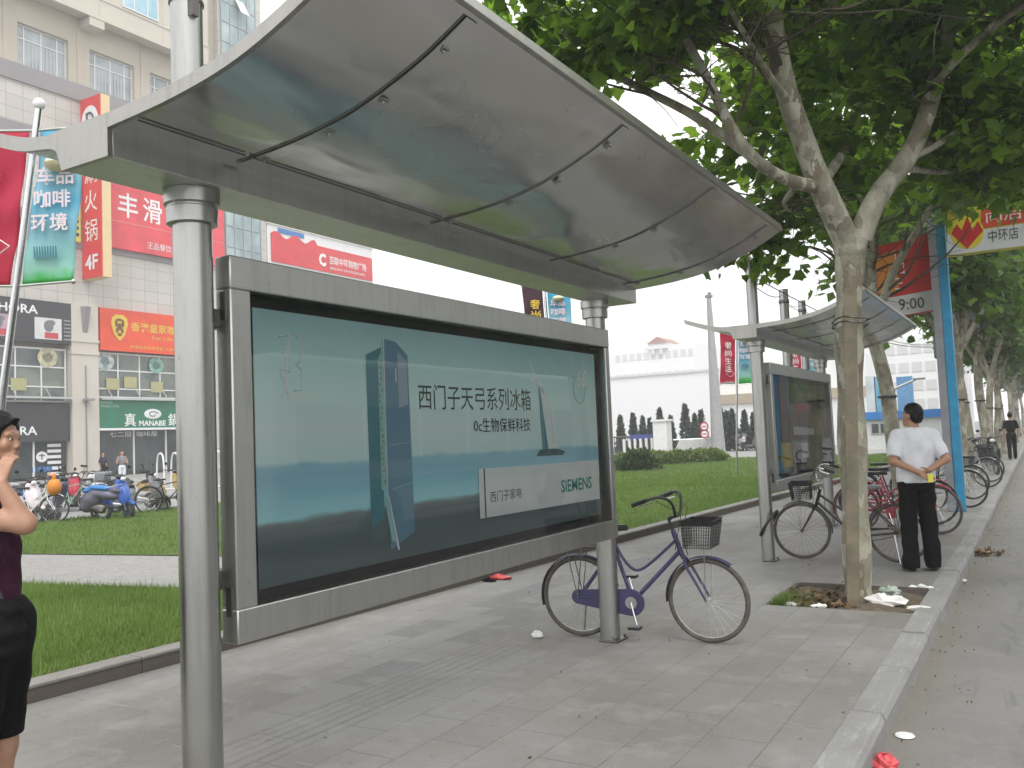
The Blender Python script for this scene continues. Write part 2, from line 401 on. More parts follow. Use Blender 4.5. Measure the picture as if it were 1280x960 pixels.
def leaf_mat(name, c, ct, var=.5, trans=.45, hue=None, patch=False):
    m, t, out = nodes_of(name)
    at = t.nodes.new('ShaderNodeAttribute'); at.attribute_name = 'rnd'; f = at.outputs['Fac']
    lo = tuple(x*(1-var) for x in c); hi = hue or tuple(x*(1+var) for x in c)
    co = ramp(t, f, [(0., lo), (.6, c), (1., hi)])
    if patch:
        g = geo(t); co = mix(t, ramp(t, noise(t, g, .8, 5, .65, .4), [(.5, 0.), (.75, .45)]), co, (.17, .175, .055)); co = mix(t, ramp(t, noise(t, g, 1.9, 5, .65), [(.48, 0.), (.68, .7)]), co, (.05, .10, .02))
    tr = ramp(t, f, [(0., tuple(x*(1-var) for x in ct)), (1., tuple(x*(1+var) for x in ct))])
    p = t.nodes.new('ShaderNodeBsdfPrincipled'); t.links.new(co, p.inputs['Base Color']); p.inputs['Roughness'].default_value = .5; p.inputs['Specular IOR Level'].default_value = .35
    tl = t.nodes.new('ShaderNodeBsdfTranslucent'); t.links.new(tr, tl.inputs[0])
    mx = t.nodes.new('ShaderNodeMixShader'); mx.inputs[0].default_value = trans
    t.links.new(p.outputs[0], mx.inputs[1]); t.links.new(tl.outputs[0], mx.inputs[2]); t.links.new(mx.outputs[0], out.inputs[0]); return m
LEAF = leaf_mat('plane_leaf', (.06, .115, .022), (.28, .47, .04), .6, .52, (.14, .21, .035))
LEAF_FAR = leaf_mat('plane_leaf_far', (.075, .135, .035), (.16, .29, .04), .45, .42, (.12, .18, .045))
LEAF_PINE = leaf_mat('conifer_needles', (.075, .105, .07), (.08, .12, .07), .4, .2)
LEAF_HEDGE = leaf_mat('hedge_leaf', (.13, .19, .04), (.16, .25, .04), .4, .4, (.24, .30, .08))
LEAF_SHRUB = leaf_mat('shrub_leaf', (.06, .10, .025), (.08, .13, .03), .4, .35)
GRASS = leaf_mat('grass_blade', (.115, .205, .03), (.18, .31, .04), .45, .35, (.20, .215, .075), True)

def bark_mat():
    m, t, out = nodes_of('plane_bark'); v = objc(t)
    dv = mapping(t, v, (1, 1, .55)); ns = noise(t, dv, 6, 4, .6)
    vo = N(t, 'ShaderNodeTexVoronoi', Scale=9.0); 
    add = t.nodes.new('ShaderNodeVectorMath'); add.operation = 'ADD'; t.links.new(dv, add.inputs[0])
    nc = N(t, 'ShaderNodeTexNoise', Scale=7.0, Detail=3.0); t.links.new(dv, nc.inputs['Vector'])
    sc = t.nodes.new('ShaderNodeVectorMath'); sc.operation = 'SCALE'; t.links.new(nc.outputs['Color'], sc.inputs[0]); sc.inputs['Scale'].default_value = .35
    t.links.new(sc.outputs[0], add.inputs[1]); t.links.new(add.outputs[0], vo.inputs['Vector'])
    sp = t.nodes.new('ShaderNodeSeparateColor'); t.links.new(vo.outputs['Color'], sp.inputs[0])
    co = ramp(t, sp.outputs[0], [(0., (.28, .265, .20)), (.28, (.36, .345, .27)), (.5, (.46, .445, .36)), (.68, (.21, .175, .13)), (.85, (.31, .31, .24)), (.95, (.52, .50, .42))], 'CONSTANT')
    co = mix(t, ramp(t, ns, [(.45, 0.), (.7, .6)]), co, (.10, .085, .06))
    fi = noise(t, v, 60, 4, .7); co = mix(t, .2, co, ramp(t, fi, [(.3, (.05, .045, .03)), (.7, (.45, .42, .33))]))
    principled(t, out, co, .85, 0, bump(t, math_n(t, 'ADD', math_n(t, 'MULTIPLY', sp.outputs[0], .4), fi), .6, .012), .25); return m
BARK = bark_mat()
BARK_DARK = mat('dark_twig_bark', (.07, .06, .04), .9, 0, .3, 12, .4, 60)  # dark brown bark of twigs, shrub stems and conifer trunks
WOOD = mat('weathered_stake_timber', (.19, .165, .115), .85, 0, .3, 5, .5, 60)
# ------------------------------------------------------------------ the setting: ground, road, kerb, pavement, lawn, path, plaza
def kx(y): return -5.66+.0405*min(y, 44)            # front edge of the garden kerb
def sheet(name, polys, z, m):
    b = MB()
    for p in polys: b.add([(x, y, z) for x, y in p], [tuple(range(len(p)))])
    return tag(b.build(name, m, None, smooth=0), kind='structure')
sheet('ground', [[(-700, -300), (700, -300), (700, 900), (-700, 900)]], -.2, GROUND)
sheet('road', [[(-.815, -30), (13, -30), (13, 300), (-.815, 300)]], -.13, ROAD)
PIT = (-2.16, -.985, 7.70, 8.86)
b = MB()
ys = [-14, 0, PIT[2], PIT[3], 20, 44, 150]
for y0, y1 in zip(ys[:-1], ys[1:]):
    x1 = PIT[0] if y0 == PIT[2] else -.975
    b.quad((kx(y0), y0, 0), (x1, y0, 0), (x1, y1, 0), (kx(y1), y1, 0))
tag(b.build('pavement', PAVE, None, smooth=0), kind='structure')
rng = random.Random(3)
b = MB(); y = -6.0
while y < 64:
    L = 1.0; dx = rng.uniform(-.006, .006); dz = rng.uniform(-.004, .004); h = .012+.004*rng.random()
    b.prism([(-.98+dx*.3, -.2), (-.808+dx, -.2), (-.808+dx, -.03), (-.826+dx, .006+dz), (-.98+dx*.3, .006+dz)], y+h, y+L-h)
    y += L
b.prism([(-.98, -.2), (-.808, -.2), (-.808, -.03), (-.826, .006), (-.98, .006)], 64, 200)
kerb = tag(b.build('kerb', KERB, None, smooth=0, bevel=.006), kind='structure')
b = MB(); y = -8.0; b.cur = 0
while y < 44:
    L = 1.2; dz = rng.uniform(-.003, .003)
    Mx = Matrix.Translation((kx(y), y, 0)) @ Matrix.Rotation(-math.atan(.0405), 4, 'Z')
    b.box(-.19, 0, .004, L-.004, .085, .112+dz, Mx); y += L
tag(b.build('garden_kerb', GKERB, None, smooth=0, bevel=.008), kind='structure')
b = MB(); y = -8.0
while y < 44:
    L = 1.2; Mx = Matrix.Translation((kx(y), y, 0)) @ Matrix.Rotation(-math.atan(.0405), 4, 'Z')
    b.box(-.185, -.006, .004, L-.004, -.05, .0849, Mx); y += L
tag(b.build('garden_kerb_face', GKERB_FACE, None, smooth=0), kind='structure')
# path across the lawn, lawn and plaza
LZ = .10
def line(a, c):
    s = (c.y-a.y)/(c.x-a.x); return lambda x: a.y+s*(x-a.x)
pn = line(G(30, 729, LZ), G(230, 735, LZ)); pf = line(G(30, 692, LZ), G(230, 694, LZ))
XB = -19.8
def kk(f):                                        # where a path edge meets the kerb
    x = -5.5
    for _ in range(9): x = kx(f(x))-.188
    return x
a, c = kk(pn), kk(pf)
sheet('lawn', [[(kx(-8)-.188, -8), (a, pn(a)), (XB, pn(XB)), (XB, -8)], [(c, pf(c)), (kx(44)-.188, 44), (-16, 44), (XB, 26), (XB, pf(XB))]], LZ, LAWN)
sheet('stone_path', [[(a, pn(a)), (c, pf(c)), (XB-3, pf(XB-3)), (XB-3, pn(XB-3))]], LZ-.012, PATH)
sheet('plaza', [[(-70, -60), (-5.9, -60), (-5.9, -8), (-5.75, 40), (-4.1, 44), (-4.1, 170), (-200, 170), (-200, -60)]], .06, PLAZA)

def grass(n, region, hgt, wid, seed):
    rg = np.random.default_rng(seed); x0, x1, y0, y1, test = region
    x = rg.uniform(x0, x1, n); y = rg.uniform(y0, y1, n); ok = test(x, y); x = x[ok]; y = y[ok]; n = len(x)
    clump = .55+.45*np.sin(x*2.1+np.sin(y*1.7)*2)*np.sin(y*2.6+x)
    h = hgt*(.5+.8*rg.random(n))*(.75+.4*clump); a = rg.uniform(0, 2*PI, n); l = rg.uniform(.1, .9, n)*h
    dx, dy = np.cos(a), np.sin(a); ww = wid*(.6+.8*rg.random(n))
    p0 = np.stack([x-dy*ww, y+dx*ww, np.full(n, LZ)], 1); p1 = np.stack([x+dy*ww, y-dx*ww, np.full(n, LZ)], 1)
    p2 = np.stack([x+dx*l, y+dy*l, LZ+h], 1)
    return np.stack([p0, p1, p2], 1).reshape(-1, 3), np.clip(.25+.35*clump+.35*rg.random(n), 0, 1)
def KX(y): return -5.66+.0405*np.minimum(y, 44)-.19
fn = lambda x, y: (x < KX(y)) & (y < pn(x)-.02)
fr = lambda x, y: (x < KX(y)) & (y > pf(x)+.02) & ((x > -16) | (y < 26))
gv, ga = [], []
for args in ((2600, (-10.5, -5.3, 2.6, 7.6, fn), .12, .0045, 8), (2500, (-11, -4.7, 9, 26, fr), .13, .008, 9), (60000, (-10.5, -5.3, 2.6, 7.6, fn), .06, .0035, 1), (6000, (-19.8, -5.3, -8, 7.5, fn), .06, .006, 2), (30000, (-19.8, -9, 7, 16.5, fr), .07, .007, 3),
             (45000, (-11, -4.7, 9, 26, fr), .06, .006, 4), (34000, (-16, -4, 22, 44, fr), .08, .011, 5), (9000, (-19.8, -9, 14, 30, fr), .07, .011, 6)):
    v, at = grass(*args); gv.append(v); ga.append(at)
gv = np.concatenate(gv); ga = np.concatenate(ga)
tag(np_mesh('lawn_grass', gv, np.arange(len(gv)).reshape(-1, 3), GRASS, None, ga), 'mown green grass covering the lawn behind the bus shelter', 'grass', kind='stuff')

# tree pit: edge faces and lumpy soil a little below the slabs
b = MB()
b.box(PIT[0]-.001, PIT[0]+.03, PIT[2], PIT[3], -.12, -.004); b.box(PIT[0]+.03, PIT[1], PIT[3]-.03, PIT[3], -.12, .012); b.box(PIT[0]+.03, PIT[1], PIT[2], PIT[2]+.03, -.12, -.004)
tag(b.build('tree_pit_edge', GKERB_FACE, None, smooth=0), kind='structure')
rg = np.random.default_rng(5); n = 60
gx, gy = np.meshgrid(np.linspace(PIT[0]+.02, PIT[1], n), np.linspace(PIT[2]+.02, PIT[3]-.02, n), indexing='ij')
z = -.045+.018*np.sin(gx*9+1)*np.sin(gy*8)+.03*np.exp(-((gx+1.52)**2+(gy-8.33)**2)/.12)
z += .012*rg.random(z.shape)
ii = np.arange(n*n).reshape(n, n); fq = np.stack([ii[:-1, :-1], ii[1:, :-1], ii[1:, 1:], ii[:-1, 1:]], -1).reshape(-1, 4)
tag(np_mesh('tree_pit_soil', np.stack([gx, gy, z], -1).reshape(-1, 3), fq, SOIL, None, None, True), kind='structure')
# ------------------------------------------------------------------ bus shelters: two posts, a gull-wing roof on a box beam, a glazed poster case
def crom(P, n=6):
    P = [Vector(p) for p in P]; out = []
    for i in range(len(P)-1):
        p0 = P[max(i-1, 0)]; p1 = P[i]; p2 = P[i+1]; p3 = P[min(i+2, len(P)-1)]
        for k in range(n):
            t = k/n; out.append(.5*((2*p1)+(p2-p0)*t+(2*p0-5*p1+4*p2-p3)*t*t+(3*p1-p0-3*p2+p3)*t**3))
    return out+[P[-1]]
XC = XC_ = -2.86
FRONT_LOW = crom([(-2.66, 2.645), (-2.32, 2.668), (-2.02, 2.718), (-1.73, 2.82), (-1.51, 2.935)], 6)
FRONT_TOP = crom([(-2.66, 2.69), (-2.33, 2.708), (-2.03, 2.756), (-1.745, 2.856), (-1.53, 2.972)], 6)
BACK_LOW = crom([(-2.945, 2.60), (-2.985, 2.637), (-3.2, 2.675), (-3.48, 2.775)], 5)
BACK_TOP = crom([(-2.945, 2.69), (-3.04, 2.69), (-3.2, 2.724), (-3.5, 2.825)], 5)
def sweep(b, low, top, y0, y1, ny=1):
    n = len(low); vs = []
    for j in range(ny+1):
        y = y0+(y1-y0)*j/ny
        vs += [(p.x, y, p.y) for p in low]+[(p.x, y, p.y) for p in top]
    m = 2*n; fs = []
    for j in range(ny):
        A = j*m; Bq = (j+1)*m
        for i in range(n-1):
            fs.append((A+i, A+i+1, Bq+i+1, Bq+i)); fs.append((A+n+i, Bq+n+i, Bq+n+i+1, A+n+i+1))
        fs.append((A+n-1, A+2*n-1, Bq+2*n-1, Bq+n-1)); fs.append((A, Bq, Bq+n, A+n))
    for A in (0, ny*m):
        for i in range(n-1): fs.append((A+i, A+i+1, A+n+i+1, A+n+i))
    b.add(vs, fs); return b

def poster_mat():
    m, t, out = nodes_of('sea_poster_print'); v = geo(t); s = t.nodes.new('ShaderNodeSeparateXYZ'); t.links.new(v, s.inputs[0])
    wob = math_n(t, 'MULTIPLY', math_n(t, 'SUBTRACT', noise(t, mapping(t, v, (1, 1.2, 4)), 3, 4), .5), .05)
    f = math_n(t, 'MULTIPLY', math_n(t, 'SUBTRACT', math_n(t, 'ADD', s.outputs[2], wob), .9), 1/1.25)
    co = ramp(t, f, [(0., (0.106, 0.141, 0.151)), (.2, (0.159, 0.201, 0.211)), (.245, (0.215, 0.266, 0.264)), (.262, (0.402, 0.799, 0.885)), (.31, (0.369, 0.724, 0.831)), (.40, (0.304, 0.561, 0.711)), (.432, (0.327, 0.615, 0.734)), (.448, (0.663, 0.900, 0.885)),
                     (.56, (0.728, 0.900, 0.895)), (.68, (0.663, 0.900, 0.864)), (.80, (0.533, 0.799, 0.776)), (.92, (0.413, 0.658, 0.678)), (1., (0.360, 0.528, 0.571))])
    principled(t, out, co, .6, 0, None, .3); return m
def flat(name, c, r=.55): return mat(name, c, r, 0, .05, 3)
def display_case(root, y0, y1, z0, z1, fl, fr, ft, dy, art):
    xf, xk = -2.70, -2.79
    b = MB()
    b.box(xk, xf, y0, y1, z1-ft, z1); b.box(xk, xf, y0, y1, z0, z0+ft)
    b.box(xk+.001, xf-.002, y0+.001, y0+fl, z0+ft, z1-ft); b.box(xk+.001, xf-.002, y1-fr, y1-.001, z0+ft, z1-ft)
    case = b.build('display_case', STEEL_FRAME, root, bevel=.006)
    b = MB(); b.box(xk-.012, xk-.002, y0+.02, y1-.02, z0+.02, z1-.02); b.build('back_panel', DARKSTEEL, case)
    b = MB(); b.box(xk+.004, xk+.02, y0+fl, y1-fr, z0+ft, z1-ft); b.build('black_lining', SOOT, case)
    np_mesh('glass', [(xf-.012, y0+fl, z0+ft), (xf-.012, y1-fr, z0+ft), (xf-.012, y1-fr, z1-ft), (xf-.012, y0+fl, z1-ft)], [(0, 1, 2, 3)], GLASS, case)
    for q in (y0+.02, y1-.03):
        for z in (z0+.16, z1-.2): b = MB(); b.cbox((xf-.045, q-.021 if q < y0+1 else q+.033, z), (.03, .006, .11)); b.build('hinge', DARKSTEEL, case)
    art(case)
    return case
RT, UPV = (0, 1, 0), (0, 0, 1)
def poly_x(b, pts, x): b.add([(x, p[0], p[1]) for p in pts], [tuple(range(len(pts)))]); return b
def art_sea(case):
    xk = -2.765
    b = MB(); b.box(xk-.004, xk, 2.555, 5.795, .955, 2.11); b.build('poster', poster_mat(), case)
    x = xk+.0015
    dk = flat('print_ink', (.018, .03, .032)); wh = flat('print_white', (.88, .90, .89)); gn = flat('print_green', (.0, .27, .22)); sv = flat('print_silver', (.50, .62, .62))
    f1 = flat('fridge_side_print', (.10, .27, .32)); f2 = pane_mat('fridge_door_print', (.07, .17, .30), (.20, .36, .46), .5); f3 = flat('fridge_shelf_print', (.35, .62, .60)); f4 = flat('fridge_grip_print', (.72, .80, .82))
    # fridge: cabinet side, open interior, big door
    b = MB(); poly_x(b, [(3.262, 1.12), (3.36, 1.17), (3.375, 2.0), (3.258, 1.955)], x); b.build('fridge_cabinet', f1, case, smooth=0)
    b = MB(); poly_x(b, [(3.40, 1.005), (3.596, 1.075), (3.585, 1.97), (3.49, 2.035), (3.385, 2.045)], x+.0006); b.build('fridge_door', f2, case, smooth=0)
    b = MB(); poly_x(b, [(3.50, 1.70), (3.575, 1.72), (3.575, 1.94), (3.50, 1.99)], x+.0012); poly_x(b, [(3.42, 1.52), (3.585, 1.53), (3.585, 1.525), (3.42, 1.512)], x+.0012); poly_x(b, [(3.42, 1.30), (3.59, 1.325), (3.59, 1.318), (3.42, 1.292)], x+.0012); b.build('fridge_highlight', flat('fridge_sheen_print', (.34, .44, .52)), case, smooth=0)
    b = MB(); poly_x(b, [(3.345, 1.30), (3.382, 1.30), (3.385, 2.0), (3.347, 1.93)], x+.0008); poly_x(b, [(3.36, 1.27), (3.39, 1.26), (3.44, 1.04), (3.41, 1.05)], x+.0018); b.build('fridge_interior', f3, case, smooth=0)
    b = MB()
    rr = random.Random(2)
    for k in range(22):
        z = 1.33+k*.028; w_ = rr.uniform(.008, .02); y = 3.348+rr.uniform(0, .012); poly_x(b, [(y, z), (y+w_, z), (y+w_, z+.018), (y, z+.018)], x+.002)
    b.build('fridge_food', flat('fridge_food_print', (.30, .40, .26)), case, smooth=0)
    b = MB(); poly_x(b, [(3.384, 1.27), (3.392, 1.27), (3.396, 2.05), (3.388, 2.05)], x+.002); poly_x(b, [(3.39, 1.27), (3.398, 1.27), (3.468, 1.0), (3.452, 1.0)], x+.0024); poly_x(b, [(3.478, 1.83), (3.486, 1.83), (3.486, 1.90), (3.478, 1.90)], x+.0024); b.build('fridge_edge', f4, case, smooth=0)
    # sail-shaped tower by the water
    b = MB(); poly_x(b, [(4.965, 1.445), (5.045, 1.445), (5.0, 1.66), (4.975, 1.80), (4.945, 1.86), (4.955, 1.7)], x); b.build('tower_core', flat('tower_core_print', (.10, .28, .32)), case, smooth=0)
    b = MB(); 
    for k in range(26):
        s = k/26; z = 1.45+s*.40; ya = 5.045-.075*s; yb = 5.15-.155*s**1.4-.005
        if yb > ya: poly_x(b, [(ya, z), (yb, z), (yb, z+.0105), (ya, z+.0105)], x+.0004)
    poly_x(b, [(5.15, 1.445), (5.16, 1.445), (5.115, 1.66), (5.05, 1.80), (4.965, 1.88), (4.885, 1.955), (4.85, 2.01), (4.845, 2.0), (4.9, 1.91), (4.965, 1.85), (5.04, 1.77), (5.10, 1.64)], x+.0004)
    poly_x(b, [(4.85, 1.90), (4.93, 1.90), (4.93, 1.89), (4.85, 1.89)], x+.0004); b.build('tower_sail', wh, case, smooth=0)
    b = MB(); poly_x(b, [(4.88, 1.405), (5.24, 1.40), (5.28, 1.425), (5.15, 1.445), (4.93, 1.445)], x+.0002); b.build('island', flat('island_print', (.02, .08, .08)), case, smooth=0)
    # lettering
    text('西门子天弓系列冰箱', dk, case, (x, 3.665, 1.695), RT, UPV, 1.17, .135, depth=.001)
    text('0c生物保鲜科技', dk, case, (x, 4.176, 1.566), RT, UPV, .645, .082, depth=.001)
    b = MB(); poly_x(b, [(4.20, 1.078), (5.775, 1.066), (5.775, 1.346), (4.20, 1.358)], x+.0026); lab = b.build('label_band', flat('label_print', (.80, .83, .83)), case, smooth=0)
    b = MB(); poly_x(b, [(4.252, 1.078), (4.266, 1.078), (4.266, 1.357), (4.252, 1.357)], x+.0034); b.build('label_rule', dk, case, smooth=0)
    text('西门子家电', dk, case, (x+.0026, 4.312, 1.158), RT, UPV, .36, .066, depth=.001)
    text('SIEMENS', gn, case, (x+.0026, 5.19, 1.150), RT, UPV, .46, .085, depth=.001, bold=.02)
    text('60', wh, case, (x, 5.50, 1.865), RT, UPV, .15, .12, depth=.001, shear=.25)
    b = MB(); pts = [(x+.001, 5.53+.09*math.cos(a), 1.85+.10*math.sin(a)) for a in [R(q) for q in range(120, 380, 12)]]; b.tube(pts, .004, 4); b.bar((x+.001, 5.43, 1.93), (x+.001, 5.49, 1.935), .004, 4); b.build('emblem_swirl', sv, case)
    text('系列', wh, case, (x, 2.755, 1.715), RT, UPV, .10, .05, depth=.001)
    b = MB()
    for pts in ([(2.70, 2.0), (2.755, 2.01), (2.755, 1.85), (2.70, 1.86), (2.745, 1.74)], [(2.775, 2.02), (2.82, 2.0), (2.82, 1.90), (2.79, 1.885), (2.825, 1.86), (2.82, 1.775), (2.78, 1.77)], [(2.715, 1.93), (2.75, 1.94)], [(2.745, 1.985), (2.735, 1.80), (2.705, 1.74)]):
        b.tube([(x+.001, p, q) for p, q in pts], .0045, 4)
    b.build('outlined_character', wh, case)
def art_autumn(dy):
    def f(case):
        xk = -2.765
        m, t, out = nodes_of('mixed_poster_print'); v = geo(t); a = noise(t, mapping(t, v, (1, 1, .6)), 2.2, 4, .6, .5)
        co = ramp(t, a, [(.3, (.02, .02, .02)), (.45, (.05, .06, .05)), (.55, (.10, .11, .09)), (.7, (.16, .17, .17))]); principled(t, out, co, .6, 0, None, .3)
        b = MB(); b.box(xk-.004, xk, 2.555+dy, 5.80+dy, .955, 2.11); b.build('poster', m, case)
        x = xk+.0015
        ye = flat('poster_yellow', (.55, .42, .02)); br = flat('poster_brown', (.14, .05, .02)); re = flat('poster_red', (.30, .03, .03)); gr = flat('poster_green', (.10, .14, .04)); wh = flat('poster_white', (.55, .57, .56))
        b = MB(); poly_x(b, [(2.60+dy, .99), (2.86+dy, .99), (2.86+dy, 1.42), (2.73+dy, 1.72), (2.60+dy, 1.42)], x); poly_x(b, [(3.0+dy, 1.02), (3.55+dy, 1.02), (3.55+dy, 1.33), (3.0+dy, 1.33)], x); b.build('yellow_shape', ye, case, smooth=0)
        b = MB(); poly_x(b, [(2.95+dy, 1.36), (3.45+dy, 1.36), (3.3+dy, 2.08), (2.9+dy, 2.08)], x); b.build('brown_shape', br, case, smooth=0)
        b = MB(); poly_x(b, [(3.9+dy, 1.70), (4.7+dy, 1.70), (4.7+dy, 1.84), (3.9+dy, 1.84)], x); poly_x(b, [(2.62+dy, 1.8), (2.88+dy, 1.8), (2.88+dy, 2.06), (2.62+dy, 2.06)], x); b.build('red_shape', re, case, smooth=0)
        b = MB(); poly_x(b, [(3.7+dy, 1.42), (4.9+dy, 1.40), (4.9+dy, 1.49), (3.7+dy, 1.53)], x); poly_x(b, [(4.1+dy, 1.1), (4.5+dy, 1.1), (4.5+dy, 1.3), (4.1+dy, 1.3)], x); b.build('white_shape', wh, case, smooth=0)
        b = MB(); poly_x(b, [(3.6+dy, 1.86), (5.2+dy, 1.86), (5.2+dy, 2.09), (3.6+dy, 2.09)], x); b.build('green_shape', gr, case, smooth=0)
    return f

def bus_shelter(dy, label, art, yb=0.0, tall=3.50):
    root = thing('bus_shelter', label, 'bus shelter', (XC_, 4.2+dy, 0), 0, 'steel bus shelters along the kerb')
    YL, YR = 2.29+dy, 6.05+dy; XL = XC_+.06
    b = MB(); P = [(.074, 0), (.074, 2.44)]
    b.lathe(P, 28, (XL, YL, 0)); lp = b.build('post', STEEL_POST, root)
    b = MB(); b.lathe(P, 28, (XC_, YR, 0)); rp = b.build('post', STEEL_POST, root)
    for y, p, XC in ((YL, lp, XL), (YR, rp, XC_)):
        b = MB(); b.lathe([(.076, 2.405), (.096, 2.41), (.098, 2.47), (.094, 2.474), (.094, 2.48), (.106, 2.486), (.106, 2.541)], 28, (XC, y, 0)); b.build('collar', STEEL_POST, p)
        b = MB(); b.box(XC-.05, XC+.10, y-.10, y+.10, .001, .014); b.build('base_plate', DARKSTEEL, p, bevel=.004)
        b = MB()
        for sx, sy in ((.08, .08), (.08, -.08)): b.lathe([(.012, .014), (.012, .03), (.006, .034)], 6, (XC+sx, y+sy, 0))
        b.build('bolt', DARKSTEEL, p)
    b = MB(); b.lathe([(.062, 2.70), (.062, tall)], 24, (XL-.01, YL, 0)); ext = b.build('mast', STEEL_POST, root)
    b = MB(); b.lathe([(.064, tall-.20), (.068, tall-.198), (.068, tall-.188), (.064, tall-.186)], 24, (XL-.01, YL, 0)); b.cbox((XL+.055, YL-.02, tall-.235), (.03, .03, .07)); b.build('mast_ring', DARKSTEEL, ext)
    ya, ye = 1.85+dy, 6.40+dy
    b = MB(); b.prism([(-2.66, 2.689), (-2.66, 2.542), (-2.925, 2.542), (-2.945, 2.60), (-2.945, 2.689)], ya, ye, 'y'); bm_ = b.build('roof_beam', STEEL_FRAME, root, bevel=.003)
    b = MB(); b.prism([(-2.6585, 2.6905), (-2.6585, 2.5405), (-2.925, 2.5405), (-2.946, 2.60), (-2.946, 2.6905)], ya-.02, ya-.0005, 'y'); b.build('end_plate', STEEL, bm_)  # end plate and trims: dimmer end reflections put into a darker steel
    fw = sweep(MB(), FRONT_LOW, FRONT_TOP, ya, ye-.02, 14).build('roof_wing', STEEL_ROOF, root, smooth=35)
    bw = sweep(MB(), BACK_LOW, BACK_TOP, ya+.001, ye-.02, 6).build('roof_wing', STEEL_ROOF, root, smooth=35)
    # end trims, front lip, seams with bolted flanges
    b = MB(); off = Vector((0, -.006))
    sweep(b, [p+off for p in FRONT_LOW], FRONT_TOP, ya-.02, ya-.001); b.build('end_trim', STEEL, fw)
    b = MB(); sweep(b, [p+off for p in BACK_LOW], BACK_TOP, ya-.02, ya-.001); b.build('end_trim', STEEL, bw)
    p = FRONT_LOW[-1]; q = FRONT_TOP[-1]
    b = MB(); b.prism([(p.x-.004, p.y-.012), (p.x+.014, p.y-.004), (q.x+.02, q.y+.008), (q.x-.01, q.y+.006)], ya-.02, ye-.018, 'y'); b.build('front_lip', STEEL, fw, bevel=.003)
    rr = random.Random(int(dy*10)+4)
    for ys in (2.36, 3.63, 4.90, 6.06):
        b = MB(); lo = [Vector((c.x, c.y-.003)) for c in FRONT_LOW[1:-1]]; lo2 = [Vector((c.x, c.y-.007)) for c in FRONT_LOW[1:-1]]
        sweep(b, lo2, lo, ys+dy+.012, ys+dy+.075); sm = b.build('seam_flange', STEEL_ROOF, fw, smooth=35)
        b = MB(); sweep(b, [Vector((c.x, c.y-.005)) for c in FRONT_LOW[1:-1]], [Vector((c.x, c.y-.0025)) for c in FRONT_LOW[1:-1]], ys+dy, ys+dy+.004); b.build('seam_gap', DARKSTEEL, sm)
        for k in (3, 9, 14, 20):
            c = FRONT_LOW[k]; b = MB(); cx = c.x+rr.uniform(-.02, .02); b.cbox((cx, ys+dy+.045, c.y-.010), (.035, .035, .006), None)
            b.lathe([(.007, -.022), (.007, -.012)], 6, (cx, ys+dy+.045, c.y)); b.build('flange_clip', STEEL, fw)
    b = MB(); c = FRONT_LOW[1]; d = FRONT_LOW[4]
    for y0, y1 in ((ya, 2.33+dy), (2.34+dy, 3.62+dy), (3.63+dy, 4.93+dy), (4.94+dy, 6.02+dy)):
        b.box(-2.538, -2.532, y0+.01, y1-.005, 2.642, 2.6475)
    b.build('inner_seam', DARKSTEEL, fw)
    case = display_case(root, 2.385+dy+yb, 5.93+dy+yb*.3, .775, 2.295, .105, .07, .132, dy, art)
    for y in (YL, YR):
        for z in (1.02, 2.05):
            b = MB(); b.cbox((-2.832, y+(.10 if y == YL else -.03), z), (.10, .09, .075)); b.build('case_bracket', DARKSTEEL, root, bevel=.004)
    return root
bus_shelter(0, 'large brushed steel bus shelter in front with teal refrigerator poster in its glass case', art_sea)
bus_shelter(7.97, 'farther steel bus shelter behind the tree with dark mixed poster in its case', art_autumn(7.97), .10)
# ------------------------------------------------------------------ bicycles (forward = +x, wheels on z = 0)
def wheel_parts(cx, cz, r, tyre_m, rim_m, root, M=None, spokes=28, tw=.02, name='wheel'):
    b = MB(); n = 40
    ring = lambda q: [(cx+q*math.cos(2*PI*k/n), 0, cz+q*math.sin(2*PI*k/n)) for k in range(n)]
    b.tube(ring(r-tw*1.6), .009, 6, closed=True); b.tube([(cx, -.04, cz), (cx, .04, cz)], .016, 10); b.tube([(cx, -.055, cz), (cx, .055, cz)], .007, 6)
    for k in range(spokes):
        a = 2*PI*k/spokes; s = 1 if k % 2 else -1; a2 = a+.5*(1 if k % 4 < 2 else -1)
        b.tube([(cx+.016*math.cos(a2), s*.03, cz+.016*math.sin(a2)), (cx+(r-tw*1.9)*math.cos(a), s*.004, cz+(r-tw*1.9)*math.sin(a))], .0014, 3, cap=False)
    if M is not None: b.xf(M)
    w_ = b.build(name, rim_m, root, local=True)
    b = MB(); b.tube(ring(r-tw), [tw*.95]*n, 10, closed=True)
    if M is not None: b.xf(M)
    b.build('tyre', tyre_m, w_, local=True); return w_
def arc(cx, cz, r, a0, a1, n=14): return [(cx+r*math.cos(R(a0+(a1-a0)*k/n)), 0, cz+r*math.sin(R(a0+(a1-a0)*k/n))) for k in range(n+1)]
def fender(path, wd):
    b = MB(); vs = []; n = len(path)
    for i, p in enumerate(path):
        p = Vector(p)
        for k in range(5):
            t = -1+.5*k; vs.append((p.x, wd*t, p.z, ))
    c = Vector((sum(p[0] for p in path)/n, 0, sum(p[2] for p in path)/n))
    # sag the edges towards the wheel
    out = []
    for i, p in enumerate(path):
        p = Vector(p); d = (Vector(path[min(i+1, n-1)])-Vector(path[max(i-1, 0)])).normalized(); nrm = Vector((-d.z, 0, d.x))
        for k in range(5):
            t = -1+.5*k; q = p+nrm*(.012*t*t); out.append((q.x, wd*t, q.z))
    b.add(out, [(i*5+k, i*5+k+1, i*5+k+6, i*5+k+5) for i in range(n-1) for k in range(4)])
    return b
